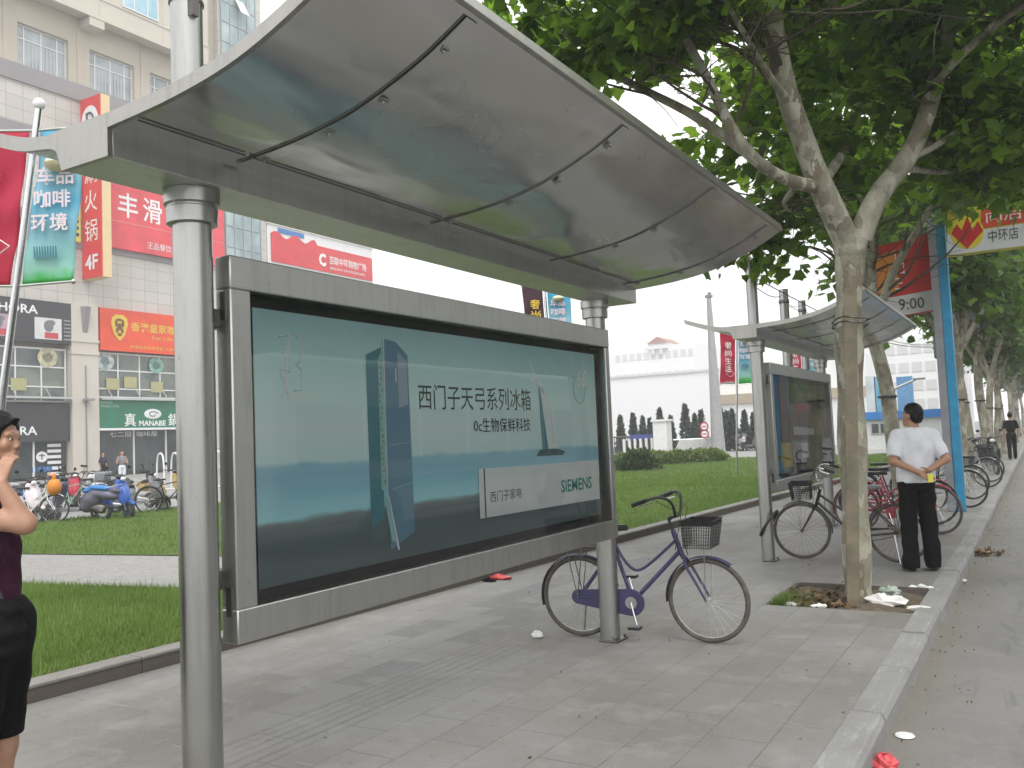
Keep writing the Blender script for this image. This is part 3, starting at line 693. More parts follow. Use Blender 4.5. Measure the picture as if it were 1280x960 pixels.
def bicycle(name, label, loc, rz, frame_m, style='swan', r=.31, basket=True, steer=0.0, tyre=RUBBER, rim=CHROME, fend=None, guard=None, rack=True, group='bicycles parked on the pavement', lean=0.0, saddle_m=BLACKP, wb=1.04, bar_m=BLACKP, guard_full=True):
    root = thing(name, label, 'bicycle', loc, rz, group); root.rotation_euler = (lean, 0, rz)
    fend = fend or frame_m; guard = guard or frame_m
    hw = wb/2; RH = Vector((-hw, 0, r)); FH = Vector((hw, 0, r)); BBp = Vector((-.075, 0, .275))
    HT, HB = Vector((hw-.235, 0, .80)), Vector((hw-.175, 0, .615)); ST = Vector((-.215, 0, .72))
    b = MB(); b.bar(BBp, ST, .0145); b.bar(HT, HB, .019)
    dn = Vector((hw-.19, 0, .655)); b.bar(dn, BBp, .0165)
    if style == 'swan':
        pts = crom([(hw-.215, 0, .735), (.12, 0, .60), (.0, 0, .515), (-.07, 0, .52), (-.14, 0, .60), (-.19, 0, .70)], 5); b.tube(pts, .0115, 8)
    elif style == 'step': b.bar((hw-.215, 0, .74), (-.125, 0, .44), .0145)
    else: b.bar((hw-.235, 0, .76), (-.205, 0, .69), .0145)
    for s in (-1, 1):
        b.tube([BBp+Vector((-.03, s*.035, 0)), RH+Vector((0, s*.05, 0))], .009, 6); b.tube([Vector((-.20, s*.02, .68)), RH+Vector((0, s*.052, 0))], .008, 6)
    b.lathe([(.024, -.04), (.024, .04)], 12, (0, 0, 0), Matrix.Translation(BBp) @ Matrix.Rotation(PI/2, 4, 'X')); b.bar(BBp+Vector((-.025, 0, .07)), BBp+Vector((.005, 0, -.0)), .02)
    b.build('frame', frame_m, root, local=True)
    b = MB(); b.bar(ST, (-.235, 0, .80), .012); b.build('seat_post', CHROME, root, local=True)
    b = MB(); prof = [(-.13, .075), (-.11, .10), (-.05, .105), (.02, .07), (.08, .03), (.15, .02)]
    top = [(x, y) for x, y in prof]+[(x, -y) for x, y in reversed(prof)]
    b.prism(top, .80, .845, 'z', Matrix.Translation((-.235, 0, 0))); b.build('saddle', saddle_m, root, local=True, bevel=.014, seg=3)
    wheel_parts(-hw, r, r, tyre, rim, root, None)
    ax = (HT-HB).normalized(); SM = Matrix.Translation(HB) @ Matrix.Rotation(steer, 4, ax) @ Matrix.Translation(-HB)
    wheel_parts(hw, r, r, tyre, rim, root, SM)
    b = MB(); crown = Vector((hw-.155, 0, .60)); b.bar(HB, crown, .02)
    for s in (-1, 1): b.tube([crown+Vector((0, s*.02, 0)), crown+Vector((.02, s*.05, -.05)), Vector((hw-.06, s*.052, .42)), FH+Vector((0, s*.052, 0))], [.013, .012, .010, .008], 8)
    b.xf(SM).build('fork', frame_m, root, local=True)
    b = MB(); top = HT+ax*.09; b.bar(HT, top, .012); b.bar(top, top+Vector((.03, 0, .015)), .014)
    q = top+Vector((.035, 0, .015))
    for s in (-1, 1): b.tube(crom([q, q+Vector((.035, s*.05, .02)), q+Vector((.03, s*.11, .12)), q+Vector((-.02, s*.20, .165)), q+Vector((-.10, s*.265, .15)), q+Vector((-.185, s*.285, .12))], 4), .0105, 8)
    hb = b.xf(SM).build('handlebar', bar_m, root, local=True)
    for s in (-1, 1):
        b = MB(); b.tube([q+Vector((-.095, s*.263, .151)), q+Vector((-.20, s*.288, .115))], .0165, 8); b.xf(SM).build('grip', BLACKP, hb, local=True)
        b = MB(); b.tube([q+Vector((-.04, s*.225, .155)), q+Vector((-.06, s*.25, .125)), q+Vector((-.15, s*.29, .10))], .005, 5); b.xf(SM).build('brake_lever', CHROME, hb, local=True)
    b = MB(); b.tube([q+Vector((-.05, .23, .15)), q+Vector((.08, .10, .05)), q+Vector((.05, .02, -.12)), crown+Vector((.02, .01, .02))], .003, 5)
    b.tube([q+Vector((-.05, -.23, .15)), q+Vector((.09, -.08, .03)), Vector((hw-.22, -.02, .66))], .003, 5); b.xf(SM).build('brake_cable', BLACKP, hb, local=True)
    fender(arc(-hw, r, r+.018, 15, 195), .028).build('fender', fend, root, local=True)
    fender(arc(hw, r, r+.018, 55, 185), .028).xf(SM).build('fender', fend, root, local=True)
    # chain guard, cranks and pedals
    s = -1
    if guard_full:
        pts = []
        for k in range(11): a = R(-110+k*20); pts.append((BBp.x+.10*math.cos(a), BBp.z+.10*math.sin(a)))
        for k in range(8): a = R(85+k*27); pts.append((-hw+.055*math.cos(a), r+.055*math.sin(a)))
        b = MB(); b.prism(pts, -.052, -.030, 'y'); b.build('chain_guard', guard, root, local=True, bevel=.006)
        b = MB(); b.lathe([(.045, -.056), (.045, -.0525)], 18, (0, 0, 0), Matrix.Translation((BBp.x, 0, BBp.z)) @ Matrix.Rotation(PI/2, 4, 'X') @ Matrix.Scale(-1, 4, (0, 0, 1))); b.build('chain_wheel', CHROME, root, local=True)
    else:
        b = MB(); pts = []
        for k in range(11): a = R(-110+k*20); pts.append((BBp.x+.085*math.cos(a), BBp.z+.085*math.sin(a)))
        pts += [(-hw+.1, r+.05), (-hw+.1, r+.03), (BBp.x-.05, BBp.z+.05)]
        b.prism(pts, -.05, -.044, 'y'); b.build('chain_guard', guard, root, local=True)
        b = MB(); b.bar((BBp.x, -.04, BBp.z-.085), (-hw, -.04, r-.035), .005, 5); b.bar((BBp.x, -.04, BBp.z+.085), (-hw, -.04, r+.035), .005, 5); b.build('chain', DARKSTEEL, root, local=True)
    for sg in (-1, 1):
        a = R(-75 if sg < 0 else 105); e = BBp+Vector((.17*math.cos(a), sg*.075, .17*math.sin(a)))
        b = MB(); b.bar(BBp+Vector((0, sg*.06, 0)), e, .008, 6); b.bar(BBp, BBp+Vector((0, sg*.065, 0)), .008, 6); cr = b.build('crank', CHROME, root, local=True)
        b = MB(); b.cbox(e+Vector((0, sg*.055, 0)), (.09, .085, .022)); b.build('pedal', BLACKP, cr, local=True, bevel=.004)
    b = MB(); b.bar((-hw+.03, .05, r-.02), (-hw-.04, .16, .01), .008, 6); b.bar((-hw-.04, .16, .01), (-hw+.02, .17, .008), .008, 6); b.build('kickstand', CHROME, root, local=True)
    if rack:
        b = MB(); zt = 2*r+.075
        for sg in (-1, 1):
            b.bar((-hw-.26, sg*.06, zt), (-hw+.20, sg*.06, zt), .005, 6); b.bar((-hw-.08, sg*.06, zt), (-hw, sg*.058, r), .0045, 6); b.bar((-hw+.05, sg*.06, zt), (-hw, sg*.058, r), .0045, 6)
        for k in range(5): b.bar((-hw-.26+k*.115, -.06, zt), (-hw-.26+k*.115, .06, zt), .0045, 6)
        b.bar((-hw+.2, 0, zt), (-.20, 0, .66), .005, 6)
        b.build('luggage_rack', CHROME if rim is CHROME else DARKSTEEL, root, local=True)
        b = MB(); b.cbox((-hw-.275, 0, 2*r+.03), (.02, .05, .05)); b.build('rear_reflector', REDP, root, local=True, bevel=.005)
    if basket:
        b = MB(); x0, x1, w_, zb, zt = hw-.13, hw+.07, .105, .69, .885; k1 = 1.16
        def ringp(z):
            t = (z-zb)/(zt-zb); e = 1+(k1-1)*t; return [(x0-.0*e, -w_*e, z), (x0+(x1-x0)*e, -w_*e, z), (x0+(x1-x0)*e, w_*e, z), (x0, w_*e, z)]
        for i in range(9):
            z = zb+(zt-zb)*i/8; b.tube(ringp(z), .0022 if i < 8 else .005, 4, closed=True)
        A, Bq = ringp(zb), ringp(zt)
        for sd in range(4):
            for k in range(12):
                t = k/12; p = Vector(A[sd]).lerp(Vector(A[(sd+1) % 4]), t); q2 = Vector(Bq[sd]).lerp(Vector(Bq[(sd+1) % 4]), t); b.bar(p, q2, .002, 4)
        for k in range(10):
            t = k/9; b.bar(Vector(A[0]).lerp(Vector(A[1]), t), Vector(A[3]).lerp(Vector(A[2]), t), .002, 4)
        bk = b.xf(SM).build('basket', BLACKP, root, local=True, smooth=0)
        b = MB(); Bm = ringp(zb+.16)
        for sd in range(4):
            p, q2 = Vector(Bm[sd]), Vector(Bm[(sd+1) % 4]); b.quad(p, q2, q2+Vector((0, 0, .035)), p+Vector((0, 0, .035)))
        b.xf(SM).build('basket_band', BLACKP, bk, local=True, smooth=0)
        b = MB()
        for sg in (-1, 1): b.bar((hw+.02, sg*.09, zb), (hw, sg*.06, r), .003, 5)
        b.xf(SM).build('basket_stay', CHROME, bk, local=True)
    return root

PURPLE = mat('violet_blue_paint', (.048, .043, .115), .42, 0, .3, 5)
PURPLE_DK = mat('dark_violet_fender', (.036, .032, .075), .45, 0, .3, 6)
GBLACK = mat('black_gloss_paint', (.015, .015, .016), .3, 0, .3, 5)
REDB = mat('pinkish_red_paint', (.38, .025, .06), .32, 0, .15, 5)
SILVER = mat('silver_paint', (.42, .43, .44), .35, .4, .1, 5)
WHITEB = mat('white_gloss_paint', (.72, .73, .74), .3, 0, .05)
RIMW = mat('pale_rim', (.5, .5, .47), .4, .4, .1)
RUST = mat('rusty_rim', (.20, .13, .08), .6, .5, .35, 12)

def place_bike(fn, rear, front, **k):
    """rear and front: where the wheels touch the ground"""
    d = Vector(front)-Vector(rear); mid = (Vector(front)+Vector(rear))/2
    return fn(loc=(mid.x, mid.y, k.pop('z', 0)), rz=math.atan2(d.y, d.x), wb=max(.95, min(1.12, d.length)), **k)
g1, g2 = G(728, 795), G(889, 804)
place_bike(lambda **k: bicycle('bicycle', 'blue violet city bicycle with black wire basket beside the shelter post', frame_m=PURPLE, style='swan', steer=R(-6), fend=PURPLE_DK, r=.305, tyre=RUBBER_DUST, rim=RIMW, **k), g1, g2)
place_bike(lambda **k: bicycle('bicycle', 'black bicycle with basket locked to the farther shelter post', frame_m=GBLACK, style='step', steer=R(10), r=.325, tyre=RUBBER_DUST, rim=RUST, bar_m=CHROME, guard_full=False, saddle_m=GREYP, **k), (-1.42, 10.42), (-2.46, 10.50))
# two red ones and more farther along
place_bike(lambda **k: bicycle('bicycle', 'pinkish red bicycle behind the man in the white shirt', frame_m=REDB, style='swan', steer=R(-8), r=.33, tyre=RUBBER_DUST, basket=False, guard_full=False, **k), (-2.35, 13.35), (-1.28, 13.15))
place_bike(lambda **k: bicycle('bicycle', 'second red bicycle parked just beyond the nearer red one', frame_m=REDB, style='step', steer=R(14), r=.33, basket=True, guard_full=False, **k), (-2.5, 14.55), (-1.44, 14.35))
specs = [('dark bicycle with grey saddle parked between the red ones and the trees', (-2.75, 16.4), (-1.72, 16.1), GBLACK, 'diamond', True), ('silver bicycle with chrome wheels standing by the second tree row trunk', (-2.2, 17.6), (-1.18, 17.2), SILVER, 'step', True),
         ('grey bicycle leaning near the grey utility pole', (-2.25, 19.5), (-1.22, 19.0), SILVER, 'swan', False), ('silver bicycle nearest the kerb before the black scooter', (-2.1, 22.8), (-1.12, 22.3), SILVER, 'swan', True), ('dark green bicycle farthest along the tree row', (-2.2, 24.6), (-1.16, 24.2), mat('dark_green_paint', (.02, .05, .03), .35), 'diamond', False)]
for lb, ra, fb, fm, sty, bk in specs:
    place_bike(lambda **k: bicycle('bicycle', lb, frame_m=fm, style=sty, steer=R(6), r=.33, basket=bk, guard_full=False, **k), ra, fb)
# lock on the farther post
b = MB(); c = Vector((-2.80, 10.25, .38)); b.tube([c+Vector((.10*math.cos(a)+.03, .115*math.sin(a), .14*math.cos(a)+.05)) for a in [2*PI*k/22 for k in range(22)]], .016, 8, closed=True)
tag(b.build('bicycle_lock', BLACKP, None), 'thick black cable lock looped round the farther shelter post', 'lock')

# ------------------------------------------------------------------ trees
# a five-lobed leaf as a small fan of triangles (x forward from the stalk, z its own fold)
LOBES = [(0, 0), (.02, -.30), (.0, -.46), (.26, -.42), (.42, -.56), (.58, -.30), (1.0, 0), (.58, .30), (.42, .56), (.26, .42), (.0, .46), (.02, .30)]
LV = np.array([(x, y, -.18*abs(y)-.10*x*x) for x, y in LOBES]); LV[0] = (0, 0, 0)
LVC = np.vstack([LV, [(.34, 0, .03)]])
LF = np.array([(12, i, (i+1) % 12) for i in range(12)])
QV = np.array([(0, 0, 0), (.35, -.42, -.08), (1, 0, -.16), (.35, .42, -.08)]); QF = np.array([(0, 1, 2), (0, 2, 3)])
def leaves(pts, dirs, size, rg, V=LVC, F=LF, droop=.55, rough=.9):
    n = len(pts); f = dirs+rg.normal(0, rough, (n, 3)); f[:, 2] -= droop; f /= np.linalg.norm(f, axis=1, keepdims=True)
    upv = np.tile((0, 0, 1.), (n, 1))+rg.normal(0, .55, (n, 3)); s = np.cross(f, upv); s /= np.linalg.norm(s, axis=1, keepdims=True)+1e-9; u = np.cross(s, f)
    sz = size*(.55+.75*rg.random(n))
    v = pts[:, None]+sz[:, None, None]*(V[None, :, 0:1]*f[:, None]+V[None, :, 1:2]*s[:, None]+V[None, :, 2:3]*u[:, None])
    ff = (F[None]+(np.arange(n)*len(V))[:, None, None]).reshape(-1, 3)
    return v.reshape(-1, 3), ff, np.repeat(rg.random(n), len(F))
def wander(rnd, a, d, L, k, bend=.25, up=.1):
    p = [Vector(a)]; d = Vector(d).normalized()
    for i in range(k):
        d = (d+Vector((rnd.uniform(-bend, bend), rnd.uniform(-bend, bend), rnd.uniform(-bend, bend)+up*.3))).normalized(); p.append(p[-1]+d*(L/k))
    return p
def grow(limbs, seed, wood, twig, leafs, n2=9, n3=6, L2=(1.0, 2.2), L3=(.5, 1.0), per=14, spread=.16, zmin=None, start=.3):
    """limbs: list of (points, radii). Adds branches and twigs, collects leaf places."""
    rnd = random.Random(seed)
    for pts, rad in limbs:
        wood.tube(pts, rad, 10)
        segs = [(pts[i]-pts[i-1]).length for i in range(1, len(pts))]; tot = sum(segs)
        for k in range(n2):
            t = start+(1-start)*(k+rnd.random())/n2; s = t*tot; i = 0
            while i < len(segs)-1 and s > segs[i]: s -= segs[i]; i += 1
            a = pts[i].lerp(pts[i+1], min(1, s/segs[i])); d = (pts[i+1]-pts[i]).normalized(); r0 = max(.012, rad[i]*.38)
            az = rnd.uniform(0, 2*PI); out = d*.55+Vector((math.cos(az), math.sin(az), rnd.uniform(-.35, .7)))
            if k == n2-1: out = d
            L = rnd.uniform(*L2); q = wander(rnd, a, out, L, 5, .3, .15); twig.tube(q, [r0*(1-.16*j) for j in range(6)], 5)
            for m in range(n3):
                j = 1+int(rnd.random()*4.99); j = min(j, 5); az = rnd.uniform(0, 2*PI); o = (q[j]-q[j-1]).normalized()*.6+Vector((math.cos(az), math.sin(az), rnd.uniform(-.5, .5)))
                l3 = rnd.uniform(*L3); e = wander(rnd, q[j], o, l3, 3, .35, -.15); twig.tube(e, [.007, .006, .004, .003], 3, cap=False)
                for _ in range(per):
                    u = rnd.random()**.7*3; i3 = min(2, int(u)); p = e[i3].lerp(e[i3+1], u-i3)
                    leafs.append((p.x+rnd.gauss(0, spread), p.y+rnd.gauss(0, spread), p.z+rnd.gauss(0, spread*.8), *((e[i3+1]-e[i3]).normalized())))

# --- the near plane tree, its limbs as in the photograph
D0 = 7.93
rnd = random.Random(12)
def L_(*pp): return crom([PD(*p) for p in pp], 3)
trunk_pts = crom([PD(1077, 770, D0), PD(1073, 735, D0), PD(1069, 640, D0), PD(1064, 520, D0), PD(1061, 420, D0), PD(1062, 340, D0), PD(1064, 300, D0)], 4)
n = len(trunk_pts); trad = [.175-.055*min(1, i/4) + (.012*math.sin(i*1.3)) for i in range(n)]
trad[-1] = .15; trad[-2] = .14; trad[-3] = .132
def rl(a, c, n): return [a+(c-a)*i/(n-1) for i in range(n)]
limbs = []
def limb(r0, r1, *pp):
    P = L_(*pp); limbs.append((P, rl(r0, r1, len(P))))
limb(0.117, 0.072, (1060, 305, D0), (1040, 262, D0-.1), (1022, 222, D0-.15), (1006, 180, D0-.2), (985, 120, D0-.35), (968, 40, D0-.5), (960, -60, D0-.7), (950, -160, D0-.8))
limb(0.061, 0.024, (1030, 235, D0-.1), (985, 225, D0-.4), (945, 200, D0-.7), (915, 160, D0-.8), (880, 90, D0-.9), (840, 20, D0-1.0), (790, -60, D0-1.2))
limb(0.050, 0.024, (940, 195, D0-.7), (905, 170, D0-.5), (860, 140, D0-.3), (800, 110, D0), (720, 70, D0+.2), (640, 40, D0+.4))
limb(0.054, 0.024, (1026, 225, D0), (1040, 212, D0+.4), (1062, 170, D0+.9), (1080, 110, D0+1.3), (1085, 30, D0+1.8), (1095, -70, D0+2.2))
limb(0.108, 0.056, (1075, 300, D0), (1086, 268, D0), (1104, 236, D0+.1), (1132, 200, D0+.1), (1152, 160, D0+.1), (1170, 100, D0+.05), (1185, 40, D0-.2), (1200, -40, D0-.5), (1215, -140, D0-.8))
limb(0.047, 0.024, (1135, 195, D0+.1), (1160, 178, D0+.5), (1200, 160, D0+1.0), (1250, 130, D0+1.5), (1310, 80, D0+2.0), (1370, 40, D0+2.4))
limb(0.043, 0.024, (1168, 105, D0), (1200, 70, D0-.3), (1245, 30, D0-.6), (1300, -10, D0-.9), (1340, -60, D0-1.1))
limb(0.040, 0.020, (975, 75, D0-.4), (930, 40, D0), (880, -10, D0+.8), (820, -60, D0+1.4))
limb(0.036, 0.018, (1000, 190, D0-.1), (1010, 175, D0+.9), (1000, 150, D0+2.0), (960, 130, D0+3.2))
limb(0.036, 0.018, (1120, 210, D0), (1145, 212, D0+.5), (1185, 215, D0+1.1), (1235, 205, D0+1.7), (1290, 190, D0+2.2))
limb(0.036, 0.018, (1130, 200, D0+.1), (1165, 185, D0+.1), (1205, 160, D0+.3), (1260, 140, D0+.5))
limb(0.036, 0.016, (990, 130, D0-.3), (965, 100, D0-.7), (935, 50, D0-1.1), (900, -10, D0-1.5))
limb(0.032, 0.016, (1000, 228, D0-.2), (985, 245, D0+.3), (980, 256, D0+.9), (990, 266, D0+1.4))
root = thing('plane_tree', 'near plane tree with mottled forked trunk tied to a timber stake', 'tree', (trunk_pts[2].x, trunk_pts[2].y, 0))
wood = MB(); twig = MB(); lf = []
wood.tube(trunk_pts, trad, 16); wood.ellipsoid(PD(1063, 312, D0), (.145, .145, .16), 14, 8)
grow(limbs, 21, wood, twig, lf, n2=12, n3=7, L2=(.6, 1.7), L3=(.3, .7), per=24, spread=.14, start=.42)
wood.build('trunk', BARK, root, smooth=60); twig.build('branches', BARK_DARK, root, smooth=0)
A = np.array(lf); rg = np.random.default_rng(7)
fk = np.array(PD(1063, 300, D0)); dxy = np.hypot(A[:, 0]-fk[0], A[:, 1]-fk[1]); tc = np.array((-fk[0], -fk[1]))/math.hypot(fk[0], fk[1]); al = (A[:, 0]-fk[0])*tc[0]+(A[:, 1]-fk[1])*tc[1]; A = A[~((dxy < 1.5) & (A[:, 2] < fk[2]+1.0-.15*dxy)) & ~((al > .25) & (A[:, 2] < fk[2]+1.75-.35*np.maximum(dxy-1.2, 0)))]   # the inner crown is bare
print('near tree leaves', len(A))
v, f, at = leaves(A[:, :3], A[:, 3:], .125*(.75+.6*rg.random(len(A))), rg)
np_mesh('crown', v, f, LEAF, root, at)
# timber stake tied to it
def ground_of(px, py): return G(px, py)
s0 = G(1066, 752); s1 = PD(1063, 368, 7.62)
b = MB(); d = (s1-Vector((s0.x, s0.y, -.05))); M_ = Matrix.Translation((s0.x, s0.y, -.06)) @ d.to_track_quat('Z', 'Y').to_matrix().to_4x4() @ Matrix.Rotation(R(28), 4, 'Z')
b.box(-.058, .058, -.052, .052, 0, d.length+.05, M_); st = thing('tree_stake', 'square weathered timber stake standing against the near plane tree', 'tree stake', (s0.x, s0.y, 0))
b.build('post', WOOD, st, bevel=.006)
b = MB()
for z in (.905, .92): 
    c = Vector((s0.x, s0.y, 0)).lerp(Vector((s1.x, s1.y, 0)), z); zz = s1.z*z; tr = PD(1062, 405, D0)
    cx, cy = (c.x+tr.x)/2, (c.y+tr.y)/2; dx, dy = tr.x-c.x, tr.y-c.y; L = math.hypot(dx, dy); ux, uy = dx/L, dy/L
    b.tube([(cx+ux*(L/2+.15)*math.cos(a)-uy*.15*math.sin(a), cy+uy*(L/2+.15)*math.cos(a)+ux*.15*math.sin(a), zz+.01*math.sin(3*a)) for a in [2*PI*k/28 for k in range(28)]], .008, 5, closed=True)
b.build('tie_wire', DARKSTEEL, st)

# --- row trees: two shapes, copied
def row_tree(name, label, seed, nl, lean, group, n2=8, per=16, leafsz=.24, trunk_h=3.1, lift=0):
    rr = random.Random(seed); root = thing(name, label, 'tree', (0, 0, 0), 0, group)
    tp = crom([(0, 0, -.1), (.0, .0, .1), (lean*.3, 0, 1.1), (lean*.6+.03, .04, 2.2), (lean, 0, trunk_h)], 4); n = len(tp)
    wood = MB(); twig = MB(); lf = []; wood.tube(tp, [.17 if i == 0 else .135-.03*i/n for i in range(n)], 12)
    limbs = []
    for k in range(nl):
        a = 2*PI*k/nl+rr.uniform(-.4, .4); t = rr.uniform(.35, .8); d = Vector((math.cos(a)*t, math.sin(a)*t, 1)); P = wander(rr, tp[-1]-Vector((0, 0, .05)), d, rr.uniform(2.8, 3.8), 6, .22, .1)
        limbs.append((P, rl(.085, .025, 7)))
    wood.ellipsoid(tp[-1], (.12, .12, .13), 10, 7)
    grow(limbs, seed+5, wood, twig, lf, n2=n2, n3=6, L2=(.8, 2.0), L3=(.4, .9), per=per, spread=.2, start=.15)
    wood.build('trunk', BARK, root, smooth=60, local=True); twig.build('branches', BARK_DARK, root, smooth=0, local=True)
    A = np.array(lf); rg = np.random.default_rng(seed)
    if lift: A = A[~((A[:, 1] < 1.2) & (A[:, 2] < lift))]
    v, f, at = leaves(A[:, :3], A[:, 3:], leafsz, rg, QV, QF, .45)
    np_mesh('crown', v, f, LEAF_FAR, root, at, local=True)
    b = MB(); z = trunk_h*.63; b.tube([(lean*.55+.03+.135*math.cos(a), .03+.135*math.sin(a), z) for a in [2*PI*k/16 for k in range(16)]], .02, 6, closed=True); b.build('tie_band', BLACKP, root, local=True)
    return root
grp = 'plane trees in a row along the kerb'
tA = row_tree('plane_tree', 'second plane tree from the camera, leaning trunk right behind the shelter', 31, 4, -.35, grp, 9, 15, .24, 3.1, 4.9)
tB = row_tree('plane_tree', 'third plane tree along the kerb beside the grey utility pole', 47, 5, .15, grp, 8, 15, .25)
tA.location = (-1.98, 15.5, 0)
tB.location = (-1.5, 20.6, 0); tB.rotation_euler = (0, 0, 1.0)
ordn = ['fourth', 'fifth', 'sixth', 'seventh', 'eighth', 'ninth', 'tenth', 'eleventh', 'twelfth', 'thirteenth', 'fourteenth']
for i, y in enumerate((24.8, 29, 33.5, 38, 43, 48.5, 55, 62, 70, 79, 90)):
    dup(tA if i % 2 == 0 else tB, (-1.5+.12*math.sin(i*2.1), y, 0), 1.7*i+.6, '%s plane tree along the kerb counting from the camera' % ordn[i], scale=1+.06*math.sin(i*1.9))

# --- conifers by the far wall, hedges, shrubs
def conifer(label, h, w_, seed, group):
    root = thing('conifer_tree', label, 'conifer', (0, 0, 0), 0, group); rg = np.random.default_rng(seed)
    b = MB(); b.tube([(0, 0, 0), (0, 0, h*.9)], [.09, .02], 7); b.build('trunk', BARK_DARK, root, local=True)
    n = 1500; z = h*(.06+.94*rg.random(n)**1.25); a = rg.uniform(0, 2*PI, n); lay = .78+.22*np.sin(z*9+a*2)
    rad = (1-z/h)**.8*w_*lay*rg.random(n)**.35
    P = np.stack([rad*np.cos(a), rad*np.sin(a), z], 1); D = np.stack([np.cos(a), np.sin(a), np.full(n, .5)], 1)
    v, f, at = leaves(P, D, .34, rg, QV, QF, .0, .45); np_mesh('crown', v, f, LEAF_PINE, root, at, local=True); return root
cg = 'dark conifers in front of the white factory wall'
c0 = conifer('slim dark conifer, first from the left of the conifer row', 4.6, 1.15, 3, cg)
cs = [(775, 520, 62, 1.0), (791, 517, 61, 1.05), (803, 521, 63, .9), (812, 523, 62, .85), (824, 511, 64, 1.2), (838, 520, 63, .95), (856, 506, 62, 1.28), (868, 518, 63, 1.0), (876, 513, 62, 1.12), (901, 512, 61, 1.1), (908, 514, 62, 1.0), (915, 512, 61, 1.15), (930, 514, 60, 1.15), (941, 516, 61, 1.0), (951, 517, 60, 1.05)]
ords = ['first', 'second', 'third', 'fourth', 'fifth', 'sixth', 'seventh', 'eighth', 'ninth', 'tenth', 'eleventh', 'twelfth', 'thirteenth', 'fourteenth', 'fifteenth']
for i, (px, py, D, s) in enumerate(cs):
    q = PD(px, py, D); sc = (q.z-.05)/4.6
    lb = 'slim dark conifer, %s from the left of the conifer row' % ords[i]
    if i == 0: c0.location = (q.x, q.y, .05); c0.scale = (sc*.8, sc*.8, sc); c0['label'] = lb
    else: dup(c0, (q.x, q.y, .05), i*1.3, lb, scale=(sc*.8, sc*.8, sc))
def shrub(name, label, loc, rx, ry, h, n, m, seed, size, cat='shrub', group=None, rz=0):
    root = thing(name, label, cat, loc, rz, group); rg = np.random.default_rng(seed)
    a = rg.uniform(0, 2*PI, n); u = rg.random(n); el = np.arccos(1-u); k = (.72+.28*rg.random(n))*(1+.12*np.sin(a*5+seed)+.1*np.sin(a*9))
    P = np.stack([rx*k*np.sin(el)*np.cos(a), ry*k*np.sin(el)*np.sin(a), h*k*np.cos(el)], 1); D = P/np.array([rx, ry, h])
    v, f, at = leaves(P, D, size, rg, QV, QF, -.2, .6); np_mesh('foliage', v, f, m, root, at, local=True)
    b = MB()
    for q in range(5):
        e = (rx*.5*math.cos(q*1.3), ry*.5*math.sin(q*1.3), h*.6); b.tube([(e[0]*.2, e[1]*.2, -.02), e], [.02, .008], 5)
    b.build('stem', BARK_DARK, root, local=True); return root
q = G(797, 588, .1); shrub('shrub', 'round dark green shrub on the lawn beside the shelter case', (q.x, q.y, .1), .8, .8, .75, 1500, LEAF_SHRUB, 4, .17)
for i, (px, py, rx, lb) in enumerate(((788, 583, 1.0, 'yellow green hedge clump behind the round dark shrub'), (818, 581, 1.8, 'yellow green low hedge at the far lawn edge, left stretch'), (850, 579, 1.9, 'yellow green low hedge at the far lawn edge, middle stretch'), (880, 577, 1.5, 'yellow green low hedge at the far lawn edge, right stretch'))):
    q = G(px, py, .1); shrub('hedge', lb, (q.x, q.y, .1), rx, .8, .52, 2400, LEAF_HEDGE, 11+i, .16, 'hedge', 'low hedges at the far lawn edge', R(60))
# ------------------------------------------------------------------ the shopping mall across the lawn (its front lies in the plane x = -60)
XM = -60.0
BEIGE = mat('beige_stone', (.47, .42, .34), .8, 0, .07, .25); BEIGE2 = mat('pale_beige_cladding', (.55, .51, .43), .8, 0, .06, .2); GBAND = mat('grey_band_stone', (.27, .25, .255), .8, 0, .08, .3)
def tile_mat():
    m, t, out = nodes_of('pale_facade_tile'); v = geo(t); sp = t.nodes.new('ShaderNodeSeparateXYZ'); t.links.new(v, sp.inputs[0])
    cb = t.nodes.new('ShaderNodeCombineXYZ'); t.links.new(math_n(t, 'ADD', sp.outputs[0], sp.outputs[1]), cb.inputs[0]); t.links.new(sp.outputs[2], cb.inputs[1])
    br = t.nodes.new('ShaderNodeTexBrick'); t.links.new(cb.outputs[0], br.inputs[0]); br.offset = 0; br.inputs['Scale'].default_value = 1; br.inputs['Brick Width'].default_value = 1.2; br.inputs['Row Height'].default_value = .9
    br.inputs['Mortar Size'].default_value = .03; br.inputs['Color1'].default_value = (.56, .53, .485, 1); br.inputs['Color2'].default_value = (.50, .475, .435, 1); br.inputs['Mortar'].default_value = (.36, .35, .34, 1)
    co = mix(t, ramp(t, noise(t, v, .3, 5, .6), [(.45, 0.), (.75, .35)]), br.outputs[0], (.42, .40, .37)); principled(t, out, co, .6, 0, None, .4); return m
TILE = tile_mat(); PINKT = mat('pinkish_column_tile', (.57, .52, .455), .65, 0, .06, .4)
FRAMEW = mat('window_frame_white', (.72, .72, .70), .5, 0, .05); FRAMEG = mat('window_frame_grey', (.34, .36, .37), .5, .3, .1)
def fb(b, y0, y1, z0, z1, p0, p1): return b.box(XM+p0, XM+p1, y0, y1, z0, z1)
mall = thing('shopping_mall', 'large beige and pale tiled shopping mall with shop signs across the lawn', 'building', (XM, 40, 0))
b = MB(); fb(b, 14, 52.3, 28.0, 48, -8, -.6); fb(b, 14, 52.3, 0, 28.0, -8, -.02+.01-.5); b.build('wall', BEIGE, mall, smooth=0)
wins = [(24.0, 27.6), (29.0, 32.7), (34.4, 38.2), (39.9, 43.75), (45.2, 49.0)]
b = MB(); e = [14]+[q for w_ in wins for q in w_]+[52.3]
for i in range(0, len(e), 2): fb(b, e[i], e[i+1], 29.3, 32.45, -.6, 0); 
